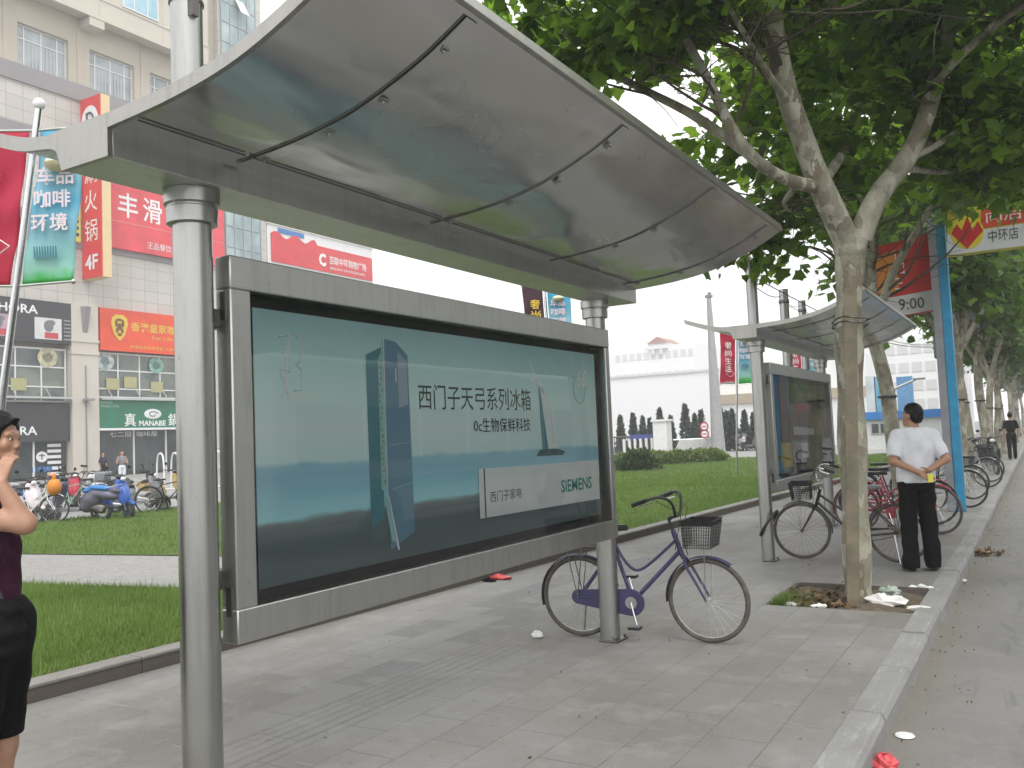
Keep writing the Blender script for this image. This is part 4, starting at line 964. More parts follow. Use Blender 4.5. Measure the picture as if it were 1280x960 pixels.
for i in range(0, len(e), 2):
    m_ = (e[i]+e[i+1])/2
    if e[i+1]-e[i] < 3: fb(b, m_-.18, m_+.18, 29.3, 34.3, 0, .06)
fb(b, 14, 52.3, 32.45, 34.5, -.6, 0); b.build('upper_wall', BEIGE, mall, smooth=0)
b = MB(); fb(b, 14, 52.3, 28.05, 29.3, -.6, .25); fb(b, 14, 47.6, 16.9, 19.1, -.5, .2); fb(b, 14, 38.6, 23.6, 25.1, -.5, .2); b.build('stone_band', GBAND, mall, smooth=0)
b = MB(); fb(b, 14, 52.3, 19.1, 28.05, -.5, .1); fb(b, 14, 52.3, 12.7, 16.9, -.5, .1); fb(b, 47.6, 52.3, 0, 12.7, -.5, .1); fb(b, 47.6, 52.3, 16.9, 19.1, -.5, .1); b.build('tiled_wall', TILE, mall, smooth=0)
b = MB(); fb(b, 14, 50.2, 34.5, 48, -.6, 1.1); fb(b, 14, 50.2, 34.35, 34.62, 1.1, 1.35); fb(b, 14, 50.2, 36.05, 36.15, 1.1, 1.16)
for y in (24, 30, 34.5, 40, 45.6): fb(b, y, y+.06, 34.62, 48, 1.1, 1.15)
b.build('overhanging_storey', BEIGE2, mall, smooth=0)
for y in (39.1, 28.1): b = MB(); fb(b, y, y+1.2, 33.7, 34.35, 0, 1.3); b.build('bracket', BEIGE2, mall, smooth=0)
def window(y0, y1, z0, z1, p, pane, bars_y, bars_z, fm, parent=mall, wd=.1):
    b = MB(); fb(b, y0, y1, z0, z0+wd, p, p+.12); fb(b, y0, y1, z1-wd, z1, p, p+.12); fb(b, y0, y0+wd, z0+wd, z1-wd, p, p+.119); fb(b, y1-wd, y1, z0+wd, z1-wd, p, p+.119)
    for q in bars_y: fb(b, q-wd*.4, q+wd*.4, z0+wd, z1-wd, p, p+.11)
    for q in bars_z: fb(b, y0+wd, y1-wd, q-wd*.4, q+wd*.4, p+.005, p+.105)
    w_ = b.build('window', fm, parent, smooth=0)
    b = MB(); fb(b, y0+wd, y1-wd, z0+wd, z1-wd, p-.03, p+.04); b.build('pane', pane, w_, smooth=0); return w_
for y0, y1 in wins:
    w_ = window(y0, y1, 29.3, 32.45, -.42, PANE, [y0+.62, (y0+y1)/2, y1-.7], [31.45], FRAMEW)
    b = MB()
    for k in range(9): fb(b, y0+.7+k*.27, y0+.82+k*.27, 29.42, 31.4, -.375, -.372)
    b.build('curtain', flat('office_curtain', (.42, .44, .44)), w_, smooth=0)
for y0, y1 in ((30.5, 34.0), (42.0, 45.2), (46.6, 49.4), (36.3, 39.6)): window(y0, y1, 36.3, 39.5, 1.08, PANE_SKY, [y0+1.0, y0+2.2], [38.4], FRAMEW)
# ground-floor bays between the columns
def column(y0, y1):
    b = MB(); fb(b, y0, y1, 0, 12.7, -.5, .55); fb(b, y0-.05, y1+.05, 9.0, 9.2, -.5, .62); fb(b, y0-.05, y1+.05, 9.9, 10.1, -.5, .62); c_ = b.build('column', PINKT, mall, smooth=0)
    b = MB(); m_ = (y0+y1)/2; b.add([(XM+.56, m_-.35, 12.5), (XM+.56, m_+.35, 12.5), (XM+1.0, m_+.2, 12.5), (XM+1.0, m_-.2, 12.5), (XM+.56, m_-.18, 10.6), (XM+.56, m_+.18, 10.6)], [(0, 3, 2, 1), (0, 1, 5, 4), (3, 4, 5, 2), (0, 4, 3), (1, 2, 5)]); b.build('wall_lamp', GBAND, c_, smooth=0)
    b = MB(); fb(b, m_-.04, m_+.04, 0, 8.2, .55, .62); fb(b, m_-.3, m_+.3, 5.6, 5.75, .62, 1.2); b.build('drain_pipe', GBAND, c_, smooth=0)
column(37.85, 39.95); column(28.3, 30.3); column(47.6, 49.7)
for y0, y1 in ((30.3, 37.85), (39.95, 47.6), (20.5, 28.3)):
    k = 4; d = (y1-y0-.2)/k
    window(y0+.1, y1-.1, 5.9 if y0 > 39 else 5.5, 9.35, -.1, PANE_MALL, [y0+.1+d*q for q in range(1, k)], [8.0, 6.6], FRAMEW, wd=.12)
    b = MB(); fb(b, y0+.1, y1-.1, 5.72, 5.86, .1, .8)
    for q in range(3): b.bar((XM+.2, y0+1+q*2.4, 6.5), (XM+.8, y0+1+q*2.4, 5.8), .04, 5)
    b.build('canopy_rail', ALU, mall, smooth=0)
    b = MB(); fb(b, y0+.1, y1-.1, 0.05, 3.5, -3.2, -3.0); fb(b, y0+.1, y1-.1, .05, .3, -3, -.1); fr_ = b.build('shopfront', SOOT, mall, smooth=0)
    b = MB(); fb(b, y0+.1, y1-.1, .3, 3.5, -.2, -.14); b.build('pane', PANE_DARK, fr_, smooth=0)
    b = MB()
    for q in ((.42, .80) if y0 > 39 else (.3, .66)): yy = y0+(y1-y0)*q; fb(b, yy, yy+.12, .05, 3.5, -.13, -.03)
    b.build('door_post', FRAMEW, fr_, smooth=0)
# plates and posters seen in the upper windows
def disc(b, y, z, r, p, n=18): b.add([(XM+p, y+r*math.cos(2*PI*k/n), z+r*.9*math.sin(2*PI*k/n)) for k in range(n)], [tuple(range(n))])
for (px, py), r, c in (((59, 447), .75, (.50, .47, .30)), ((131, 452), .75, (.42, .50, .50)), ((195, 457), .7, (.22, .42, .36))):
    q = PX(px, py, XM); b = MB(); disc(b, q.y, q.z, r, .04); dd = b.build('window_picture', mat('dish_picture%d' % px, c, .5, 0, .5, 3.0), mall, smooth=0)
    b = MB(); disc(b, q.y, q.z, r*.5, .045); b.build('picture_centre', mat('dish_centre%d' % px, tuple(x*.45 for x in c), .5, 0, .5, 5), dd, smooth=0)
for px, py in ((22, 478), (140, 478), (162, 476), (195, 482)): q = PX(px, py, XM); b = MB(); fb(b, q.y-.5, q.y+.6, q.z-.55, q.z+.3, .03, .035); b.build('menu_board', flat('menu_board_yellow', (.42, .40, .20)), mall, smooth=0)
# glass wing and white wing with the long red banner
gw = thing('glass_wing', 'tall glass curtain wall wing to the right of the beige mall', 'building', (XM, 54.5, 0))
b = MB(); fb(b, 52.31, 57.4, 0, 48, -7, -.1); b.build('wall', TILE, gw, smooth=0)
b = MB(); fb(b, 52.6, 56.6, 12, 48, -.1, .02); b.build('glass', PANE_TOWER, gw, smooth=0)
b = MB()
for y in (52.6, 53.6, 54.6, 55.6, 56.6): fb(b, y-.05, y+.05, 12, 48, .02, .09)
for k in range(20): fb(b, 52.55, 56.65, 12+k*1.85, 12.08+k*1.85, .021, .08)
b.build('mullions', FRAMEG, gw, smooth=0)
b = MB(); q = PX(298, 12, XM); b.add([(XM+.1, q.y-.5, q.z+.8), (XM+.1, q.y+.5, q.z+.8), (XM+.9, q.y+.5, q.z-.7), (XM+.9, q.y-.5, q.z-.7)], [(0, 1, 2, 3)]); b.build('open_casement', FRAMEW, gw, smooth=0)
ww = thing('white_wing', 'low white wing of the mall carrying a long red banner', 'building', (XM, 65, 0))
b = MB(); fb(b, 57.5, 72.4, 0, 22.6, -9, -.05); b.build('wall', WHITE, ww, smooth=0)
b = MB(); fb(b, 57.4, 72.5, 22.4, 22.75, -9, .1); b.build('parapet', FRAMEW, ww, smooth=0)
for y in (59.5, 63.5, 67.5):
    window(y, y+2.4, 12.5, 15.5, -.03, PANE, [y+1.2], [14.6], FRAMEG, ww)
# --- signs on the mall
def fpt(px, py): q = PX(px, py, XM); return q.y, q.z
def sign(name, label, y0, y1, z0, z1, m, p0=.12, p1=.5, frame=None):
    r = thing(name, label, 'sign', (XM+p0, (y0+y1)/2, z0)); b = MB(); fb(b, y0, y1, z0, z1, p0, p1); b.build('board', m, r, smooth=0); return r
def ftext(body, m, root, px0, py0, px1, py1, p, **k):
    """lower left and upper right corner measured in the photograph"""
    y0, z0 = fpt(px0, py0); y1, z1 = fpt(px1, py1)
    ym = y1; zt = PX(px0, py0, XM)
    return text(body, m, root, (XM+p, y0, z0), (0, 1, 0), UPV, y1-y0, z1, depth=.02, **k) if k.pop('raw', False) else text(body, m, root, (XM+p, y0, z0), (0, 1, 0), UPV, y1-y0, k.pop('hh'), depth=.02, **k)
SR = mat('sign_red', (.62, .03, .035), .5, 0, .16, .6); SPINK = mat('sign_pinkish_red', (.70, .06, .075), .5, 0, .16, .6); SOR = mat('sign_orange_red', (.74, .07, .015), .5, 0, .16, .6); SGR = mat('sign_green', (.008, .16, .085), .5, 0, .16, .6); SBK = mat('sign_black', (.035, .032, .036), .5, 0, .16, .6); SW = flat('sign_white', (.80, .80, .80)); SYL = flat('sign_yellow', (.72, .62, .06)); SCR = flat('sign_cream', (.72, .55, .30)); SGOLD = flat('sign_gold_letters', (.75, .50, .05)); SBL = flat('sign_blue', (.03, .16, .45))
r = sign('shop_sign', 'black shop sign board with white capital letters above the upper left windows', 30.4, 37.9, 9.65, 12.62, SBK)
text('SEPHORA', SW, r, (XM+.5, 31.2, 11.62), (0, 1, 0), UPV, 4.2, .62, depth=.02, bold=.02)
for y0, c in ((31.6, (.45, .30, .36)), (35.15, (.62, .62, .62))):
    b = MB(); fb(b, y0, y0+1.95, 9.9, 11.42, .5, .55); pp = b.build('portrait_panel', mat('portrait_print%d' % int(y0), c, .5, 0, .12, 1.5), r, smooth=0)
    b = MB(); b.ellipsoid((XM+.55, y0+1.0, 10.85), (.01, .36, .42), 12, 8); b.ellipsoid((XM+.55, y0+1.2, 11.1), (.012, .30, .2), 12, 8); b.build('portrait_shape', flat('portrait_dark', (.16, .17, .18)), pp, smooth=0)
    b = MB(); fb(b, y0+.7, y0+1.7, 9.98, 10.4, .551, .56); b.build('portrait_red', flat('portrait_red', (.5, .05, .06)), pp, smooth=0)
b = MB()
for k in range(6): fb(b, 37.3, 37.8, 9.95+k*.27, 10.05+k*.27, .5, .52)
b.build('small_print', flat('sign_grey', (.3, .3, .3)), r, smooth=0)
r = sign('shop_fascia', 'dark grey lower shop fascia with white capital letters above the shop door', 30.35, 37.8, 2.75, 5.35, SBK, .02, .3)
text('SEPHORA', SW, r, (XM+.3, 31.2, 3.2), (0, 1, 0), UPV, 4.2, .62, depth=.02, bold=.02)
b = MB()
for k in range(6): fb(b, 36.35, 37.35, .35+k*.40, .57+k*.40, -.1, -.08)
b.build('striped_panel', SW, mall, smooth=0)
y, z = fpt(53, 571); r = thing('round_shop_emblem', 'round white emblem with blue marks in the striped shop window', 'emblem', (XM, y, z))
b = MB(); disc(b, y, z, .42, -.06); b.build('disc', SW, r, smooth=0); b = MB(); fb(b, y-.04, y+.04, z-.2, z+.2, -.06, -.05); fb(b, y-.2, y+.2, z+.05, z+.12, -.06, -.052); b.build('mark', SBK, r, smooth=0)
b = MB()
for k in range(4): fb(b, y-.7+k*.38, y-.42+k*.38, z-1.05+.05*(k % 2), z-.7, -.06, -.04)
b.build('lettering', SBL, r, smooth=0)
# orange coffee shop sign
r = sign('coffee_shop_sign', 'orange red coffee shop sign with yellow crest above the right windows', 40.15, 50.0, 9.45, 12.62, SOR)
sh = [(0, 1), (.5, 1), (.62, .85), (.85, .8), (.95, .3), (.6, -.55), (0, -1), (-.6, -.55), (-.95, .3), (-.85, .8), (-.62, .85), (-.5, 1)]
yc, zc = 41.72, 11.2
b = MB(); b.prism([(yc+.75*p, zc+1.0*q) for p, q in sh], XM+.5, XM+.56, 'x'); cr = b.build('crest', SGOLD, r, smooth=0)
b = MB()
for px, pz, w1, h1 in ((-.28, .35, .12, .3), (0, .1, .2, .28), (.28, .35, .12, .3), (0, .62, .26, .1), (-.22, -.2, .12, .2), (.22, -.2, .12, .2), (0, -.5, .2, .12)): b.ellipsoid((XM+.57, yc+px, zc+pz), (.02, w1, h1), 10, 6)
b.build('crest_lions', flat('crest_dark_brown', (.16, .06, .01)), cr, smooth=0)
text('香港皇家咖啡', SGOLD, r, (XM+.5, 42.7, 11.05), (0, 1, 0), UPV, 4.9, .72, depth=.02, bold=.015)
text('Royal Coffee', SGOLD, r, (XM+.5, 44.6, 10.45), (0, 1, 0), UPV, 2.0, .38, depth=.02)
text('香港皇家咖啡连锁 上海中环店', SGOLD, r, (XM+.5, 42.6, 9.72), (0, 1, 0), UPV, 5.0, .26, depth=.02)
# green hot pot sign
r = sign('green_shop_sign', 'dark green coffee shop sign with white oval emblem above the entrance', 39.95, 49.0, 3.62, 5.78, SGR)
b = MB(); fb(b, 39.95, 49.0, 3.45, 3.61, .12, .56); b.build('white_edge', SW, r, smooth=0)
text('真', SW, r, (XM+.5, 42.05, 3.72), (0, 1, 0), UPV, .98, 1.02, depth=.02, bold=.01); text('鍋', SW, r, (XM+.5, 45.95, 3.72), (0, 1, 0), UPV, 1.0, 1.02, depth=.02, bold=.01)
text('MANABE', SW, r, (XM+.5, 43.3, 3.75), (0, 1, 0), UPV, 2.4, .42, depth=.02, bold=.03)
b = MB(); b.ellipsoid((XM+.5, 44.55, 4.68), (.04, .78, .40), 20, 8); em = b.build('oval_emblem', SW, r); b = MB(); b.tube([(XM+.545, 44.55+.5*math.cos(a)*(1-.1*a), 4.66+.22*math.sin(a)*(1-.06*a)) for a in [.2+.35*k for k in range(18)]], .035, 4); b.build('oval_swirl', SGR, em)
text('咖啡馆连锁\nMANABE COFFEE', flat('pale_green_letters', (.45, .6, .5)), r, (XM+.5, 40.1, 5.15), (0, 1, 0), UPV, 1.5, .5, depth=.02)
text('七二层  咖啡屋', SW, mall, (XM-.13, 41.2, 2.95), (0, 1, 0), UPV, 4.2, .42, depth=.02)
# big red sign and projecting red sign
r = sign('restaurant_sign', 'wide pinkish red restaurant sign with large white characters', 41.15, 52.0, 17.35, 22.7, SPINK)
for ch, y0 in (('丰', 41.75), ('滑', 43.95), ('火', 46.1), ('锅', 48.3)): text(ch, SW, r, (XM+.5, y0, 19.85), (0, 1, 0), UPV, 1.75, 1.95, depth=.02, bold=.012)
text('王品餐饮集团公司', SW, r, (XM+.5, 44.3, 17.75), (0, 1, 0), UPV, 4.5, .55, depth=.02)
b = MB(); fb(b, 41.2, 51.9, 19.42, 19.47, .5, .52); b.build('rule', flat('sign_pale_pink', (.75, .3, .3)), r, smooth=0)
xs0, xs1 = XM+.15, XM+2.45; r = thing('projecting_sign', 'tall narrow red sign sticking out from the mall with white characters', 'sign', (XM, 39.3, 14.6))
b = MB(); b.box(xs0, xs1, 39.0, 39.1, 14.6, 28.1); b.build('face', flat('sign_bright_red', (.66, .02, .02)), r, smooth=0)
b = MB(); b.box(xs0, xs1+.05, 39.101, 39.8, 14.55, 28.15); b.build('cream_side', SCR, r, smooth=0)
xc = (xs0+xs1)/2
for ch, z in (('涮', 21.6), ('火', 19.5), ('锅', 17.3)): text(ch, SW, r, (xc-.75, 39.0, z), (1, 0, 0), UPV, 1.5, 1.6, depth=.02)
text('4F', SW, r, (xc-.75, 39.0, 15.2), (1, 0, 0), UPV, 1.5, 1.1, depth=.02, bold=.02)
b = MB(); n = 24; b.add([(xc+1.0*math.cos(2*PI*k/n), 38.985, 26.3+1.15*math.sin(2*PI*k/n)) for k in range(n)], [tuple(range(n))]); dd = b.build('round_emblem', SW, r, smooth=0)
b = MB(); b.tube([(xc-.35, 38.97, 26.9), (xc-.25, 38.97, 26.0), (xc-.5, 38.97, 25.6)], .09, 5); b.tube([(xc-.05+.5*math.cos(a), 38.97, 26.3+.6*math.sin(a)) for a in [R(q) for q in range(-80, 140, 20)]], .09, 5); b.build('emblem_strokes', SBK, dd)
r = sign('yellow_sign', 'yellow hanging sign with black bars between the flag and the red sign', 37.0, 38.75, 17.3, 22.9, SYL, .12, .4)
b = MB()
for k in range(5): fb(b, 37.9, 38.6, 17.7+k*.5, 17.95+k*.5, .4, .42)
b.build('bars', SBK, r, smooth=0); b = MB(); fb(b, 37.2, 38.6, 20.6, 21.9, .4, .42); b.build('white_field', SW, r, smooth=0)
# long banner on the white wing
r = thing('long_banner', 'long red banner with white characters and wavy top on the white wing', 'banner', (XM, 65, 19)); n = 40
top = [(57.9+14.3*k/n, 21.35+(.28*math.sin(k*.9)+.2 if k < 17 else 0)) for k in range(n+1)]
b = MB(); b.prism([(57.9, 18.9), (72.2, 18.9)]+top[::-1], XM-.02, XM+.06, 'x'); b.build('cloth', SR, r, smooth=0)
text('百联中环购物广场', SW, r, (XM+.06, 65.6, 19.75), (0, 1, 0), UPV, 5.6, .85, depth=.02, bold=.01)
text('BAILIAN ZHONGHUAN', SW, r, (XM+.06, 65.7, 19.25), (0, 1, 0), UPV, 5.2, .28, depth=.02)
text('C', SW, r, (XM+.06, 64.1, 19.4), (0, 1, 0), UPV, 1.0, 1.3, depth=.02, bold=.05)
b = MB(); fb(b, 58.8, 62.2, 21.75, 22.2, 0, .02); b.build('blue_plate', SBL, r, smooth=0)

# --- things on the plaza in front of the mall
q = G(196, 613, .06); r = thing('hoop_rack', 'row of tall white metal hoops standing before the entrance', 'bicycle rack', (q.x, q.y, .06))
for k in range(7):
    a = Vector((q.x+k*.42, q.y+k*.36, .06)); b = MB(); b.tube(crom([a, a+Vector((.05, 0, 1.1)), a+Vector((.28, -.1, 1.45)), a+Vector((.62, -.2, 1.45)), a+Vector((.85, -.3, 1.1)), a+Vector((.9, -.32, 0))], 4), .035, 6); b.build('hoop', FRAMEW, r)
b = MB(); b.bar((q.x, q.y, .09), (q.x+2.6, q.y+2.2, .09), .03, 5); b.build('base_rail', FRAMEW, r)
# ------------------------------------------------------------------ far side: white factory, long white wall, gate, lamp mast
HW = mat('far_white_wall', (.85, .85, .85), .8, 0, .03, .05); HG = mat('far_grey_wall', (.66, .66, .66), .8, 0, .06, .1); REDROOF = mat('faded_red_roof', (.42, .22, .19), .8, 0, .1)
def at(px, py, Y): return PY(px, py, Y)
r = thing('boundary_wall', 'very long plain white wall behind the conifers', 'wall', (-40, 100, 0))
a, c = at(690, 478, 100), at(900, 464, 100); b = MB(); b.box(a.x-25, c.x+14, 100, 101, 0, (a.z+c.z)/2); b.build('wall_body', HW, r, smooth=0)
b = MB(); b.box(a.x-25, c.x+14, 99.8, 101.2, (a.z+c.z)/2+.003, (a.z+c.z)/2+.25); b.build('coping', HG, r, smooth=0)
r = thing('factory_building', 'pale factory block with a small red roofed tower beyond the white wall', 'building', (-50, 130, 0))
a, c = at(765, 440, 130), at(868, 432, 130); zt = (a.z+c.z)/2+.4; b = MB(); b.box(a.x-14, c.x, 130, 146, 0, zt); b.build('main_block', HW, r, smooth=0)
t0, t1 = at(810, 430, 129.6), at(834, 430, 129.6); b = MB(); b.box(t0.x, t1.x, 129.6, 136, zt-.5, t0.z); b.build('tower', HW, r, smooth=0)
b = MB(); b.prism([(t0.x-.2, t0.z), (t1.x+.2, t0.z), ((t0.x+t1.x)/2, t0.z+1.0)], 129.4, 136.2, 'y'); b.build('tower_roof', REDROOF, r, smooth=0)
for row, zz in enumerate((zt-2.0, zt-5.2)):
    for k in range(11):
        x = a.x+.6+k*(c.x-a.x-1)/10.5; b = MB(); b.box(x, x+.75, 129.93, 129.99, zz, zz+1.1); b.build('window', HG, r, smooth=0)
for k in range(2): b = MB(); x = t0.x+.5+k*1.3; b.box(x, x+.6, 129.53, 129.59, t0.z-1.8, t0.z-.8); b.build('window', HG, r, smooth=0)
# gate pier, low wall, railing, striped barrier, road signs, hoarding
def onD(px, py, D): return PD(px, py, D)
q = onD(829, 561, 58); r = thing('gate_pier', 'square white gate pier with flat cap at the far entrance', 'gate pier', (q.x, q.y, .06)); tp = onD(829, 527, 58).z
b = MB(); b.cbox((q.x, q.y, tp/2), (.95, .95, tp)); b.build('shaft', WHITE, r, bevel=.02); b = MB(); b.cbox((q.x, q.y, tp+.07), (1.15, 1.15, .14)); b.build('cap', WHITE, r, bevel=.02)
r = thing('railing', 'dark iron railing with pale posts left of the gate pier', 'railing', (onD(795, 555, 60).x, onD(795, 555, 60).y, .06))
p0, p1 = onD(740, 556, 62), onD(820, 557, 59); b = MB(); zt = 1.35
for k in range(34): p = p0.lerp(p1, k/33); b.bar((p.x, p.y, .06), (p.x, p.y, zt), .03, 5)
b.bar((p0.x, p0.y, zt), (p1.x, p1.y, zt), .05, 5); b.bar((p0.x, p0.y, .3), (p1.x, p1.y, .3), .04, 5); b.build('bars', DARKSTEEL, r, smooth=0)
for k in range(6):
    p = p0.lerp(p1, .52+k*.085); b = MB(); b.cbox((p.x+.1, p.y-.25, .62), (.16, .16, 1.15)); b.build('post', WHITE, r, smooth=0)
p = p0.lerp(p1, .8); b = MB(); b.cbox((p.x, p.y-.2, 1.3), (1.6, .05, .35)); tag(b.build('blue_notice', flat('notice_blue', (.05, .06, .25)), None, smooth=0), 'small dark blue notice board on the far railing', 'notice')
r = thing('striped_gate', 'white slatted folding gate right of the gate pier', 'gate', (onD(860, 556, 57).x, onD(860, 556, 57).y, .06)); p0, p1 = onD(842, 558, 57), onD(892, 556, 57)
for k in range(16):
    p = p0.lerp(p1, k/15*.62); b = MB(); b.bar((p.x, p.y, .08), (p.x+.42, p.y+.1, 1.0), .045, 4); b.build('slat', WHITE, r, smooth=0)
b = MB(); b.bar((p0.x, p0.y, 1.02), (p1.x, p1.y, 1.02), .05, 5); b.bar((p0.x, p0.y, .1), (p1.x, p1.y, .1), .05, 5); b.build('rail', ALU, r, smooth=0)
b = MB(); p2 = p0.lerp(p1, .62); b.box(p2.x, p1.x, p1.y, p1.y+.15, .06, .95); b.build('low_wall', HG, r, smooth=0)
q = onD(881, 538, 56); r = thing('round_road_signs', 'two round red rimmed road signs one above the other on a post', 'road sign', (q.x, q.y, .06))
b = MB(); b.bar((q.x, q.y, .06), (q.x, q.y, 2.4), .04, 6); b.build('post', ALU, r)
for z in (onD(881, 533, 56).z, onD(881, 542.5, 56).z):
    MX = Matrix.Translation((q.x, q.y-.06, z)) @ Matrix.Rotation(PI/2, 4, 'X'); b = MB(); b.lathe([(.29, 0), (.29, .02)], 20, (0, 0, 0), MX); d_ = b.build('disc', REDP, r); b = MB(); b.lathe([(.2, .021), (.2, .026)], 20, (0, 0, 0), MX); b.build('white_centre', WHITE, d_)
    b = MB(); b.cbox((q.x, q.y-.095, z), (.26, .01, .06)); b.build('bar_mark', REDP, d_, smooth=0)
r = thing('blue_hoarding', 'long blue advertising hoarding behind the parked mopeds', 'hoarding', (onD(925, 550, 63).x, onD(925, 550, 63).y, .06)); p0, p1 = onD(898, 553, 63), onD(985, 553, 63); zz = onD(900, 536, 63).z
b = MB(); b.box(p0.x, p1.x, p0.y, p0.y+.1, .5, zz); b.build('board', mat('hoarding_blue', (.10, .34, .55), .5, 0, .35, .8), r, smooth=0)
b = MB()
for k in range(5): b.bar((p0.x+(p1.x-p0.x)*k/4, p0.y+.05, .06), (p0.x+(p1.x-p0.x)*k/4, p0.y+.05, zz), .04, 5)
b.build('post', ALU, r)
r = thing('lamp_mast', 'tall grey concrete lamp mast rising above the conifers', 'lamp mast', (onD(898, 560, 56).x, onD(898, 560, 56).y, .06)); t0 = onD(886, 372, 56); q = onD(898, 560, 56)
b = MB(); b.tube([(q.x, q.y, .0), ((q.x+t0.x)/2, (q.y+t0.y)/2, t0.z/2), (t0.x, t0.y, t0.z)], [.46, .30, .14], 12); b.build('mast', mat('concrete_mast', (.36, .36, .36), .8), r)
b = MB(); b.cbox((t0.x, t0.y, t0.z+.08), (.42, .3, .16)); b.cbox((t0.x+.05, t0.y, t0.z+.24), (.2, .2, .16)); b.build('lamp_head', GREYP, r)
r = thing('tan_shed', 'low tan roofed shed behind the flagpole with the red banner', 'building', (onD(935, 520, 70).x, onD(935, 520, 70).y, 0)); p0, p1 = onD(897, 506, 70), onD(990, 497, 70)
b = MB(); b.box(p0.x, p1.x+6, p0.y, p0.y+6, 0, p0.z); b.build('wall', HW, r, smooth=0); b = MB(); b.box(p0.x-.2, p1.x+6, p0.y-.2, p0.y+6, p0.z, p0.z+.75); b.build('roof_edge', mat('tan_fascia', (.45, .37, .28), .7), r, smooth=0)
b = MB(); b.box(p0.x, p1.x+6, p0.y+1, p0.y+6, p0.z+.75, p0.z+3.2); b.build('upper_wall', HW, r, smooth=0)
# utility poles behind the far shelter with their wires
PG = 'grey utility poles behind the far shelter'
tops = []
for i, (px, py, D, lb) in enumerate(((979, 362, 18.5, 'grey utility pole just right of the far shelter mast'), (1002, 376, 23, 'grey utility pole, right one of the two above the far shelter roof'))):
    t0 = PD(px, py, D); b = MB(); b.lathe([(.105, 0), (.095, t0.z)], 14, (t0.x, t0.y, 0)); r = thing('utility_pole', lb, 'pole', (t0.x, t0.y, 0), 0, PG); b.build('pole_shaft', STEEL_POST, r)
    b = MB(); b.lathe([(.105, t0.z-.3), (.11, t0.z-.28), (.11, t0.z-.24), (.105, t0.z-.22)], 14, (t0.x, t0.y, 0)); b.build('ring', DARKSTEEL, r); tops.append(t0)
m0 = Vector((XC, 2.36+7.97, 3.40))
def sag(a, c, s, n=10): return [a.lerp(c, k/n)-Vector((0, 0, s*4*(k/n)*(1-k/n))) for k in range(n+1)]
far = Vector((-3.2, 46, 5.6))
for i, (a, c, s, lb) in enumerate(((m0-Vector((0, 0, .12)), tops[0]-Vector((0, 0, .1)), .12, 'thin wire from the shelter mast to the first utility pole'), (tops[0]-Vector((0, 0, .22)), tops[1]-Vector((0, 0, .1)), .1, 'thin wire between the two utility poles'),
                       (m0-Vector((0, 0, .05)), far, .7, 'upper thin wire running from the far shelter mast over the roof'), (tops[0]-Vector((0, 0, .3)), far-Vector((0, 0, .3)), .6, 'middle thin wire running from the first utility pole to the right'), (tops[1]-Vector((0, 0, .25)), far-Vector((0, 0, .5)), .5, 'lower thin wire running from the second utility pole to the right'))):
    b = MB(); b.tube(sag(a, c, s), .008, 4); tag(b.build('overhead_wire', BLACKP, None), lb, 'wire', 'overhead wires')
# hut with blue fascia, posters and white block behind it
r = thing('guard_hut', 'small white hut with bright blue fascia behind the man', 'hut', (-5.6, 46, 0)); p0, p1 = PY(1080, 525, 45), PY(1182, 517, 45)
b = MB(); b.box(p0.x, p1.x, 45, 48, 0, p0.z); b.build('wall', WHITE, r, smooth=0); b = MB(); b.box(p0.x-.2, p1.x+.2, 44.8, 48.2, p0.z, p0.z+.36); b.build('fascia', flat('fascia_blue', (.04, .22, .62)), r, smooth=0)
w0, w1 = PY(1089, 543, 44.97), PY(1110, 528, 44.97); b = MB(); b.box(w0.x, w1.x, 44.95, 44.99, w0.z, w1.z); wi = b.build('window', ALU, r, smooth=0)
for k in range(2): b = MB(); wd = (w1.x-w0.x)/2; b.box(w0.x+.05+k*wd, w0.x+wd-.04+k*wd, 44.93, 44.949, w0.z+.05, w1.z-.05); b.build('pane', PANE_DARK, wi, smooth=0)
b = MB(); b.box(p0.x, p1.x, 44.93, 44.99, .05, .3); b.build('plinth', HG, r, smooth=0)
for i, (x0, x1, c, lb) in enumerate(((1084, 1093, (.55, .60, .62), 'pale poster panel above the guard hut, left one'), (1095, 1107, (.12, .33, .48), 'tall blue sea poster panel above the guard hut'), (1123, 1140, (.16, .36, .62), 'blue poster panel right of the street lamp above the hut'))):
    a, c2 = PY(x0, 515, 52), PY(x1, 470, 52); r = thing('poster_panel', lb, 'poster', ((a.x+c2.x)/2, 52, 0), 0, 'poster panels above the guard hut'); b = MB(); b.box(a.x, c2.x, 52, 52.15, a.z, c2.z); b.build('board', mat('poster_print%d' % i, c, .6, 0, .3, .8), r, smooth=0)
    b = MB()
    for x in (a.x+.1, c2.x-.1): b.bar((x, 52.2, 0), (x, 52.2, a.z+.2), .05, 5)
    b.build('post', ALU, r)
r = thing('office_block', 'white block with rows of grey windows far beyond the hut', 'building', (-8, 88, 0)); a, c2 = PY(1083, 425, 88), PY(1200, 428, 88)
b = MB(); b.box(a.x-3, c2.x, 88, 100, 0, a.z); b.build('wall', HW, r, smooth=0)
for row in range(7):
    for k in range(7):
        x = a.x+.4+k*(c2.x-a.x)/7; z = a.z-1.6-row*1.7; b = MB(); b.box(x, x+.85, 87.94, 87.99, z, z+.9); b.build('window', HG, r, smooth=0)
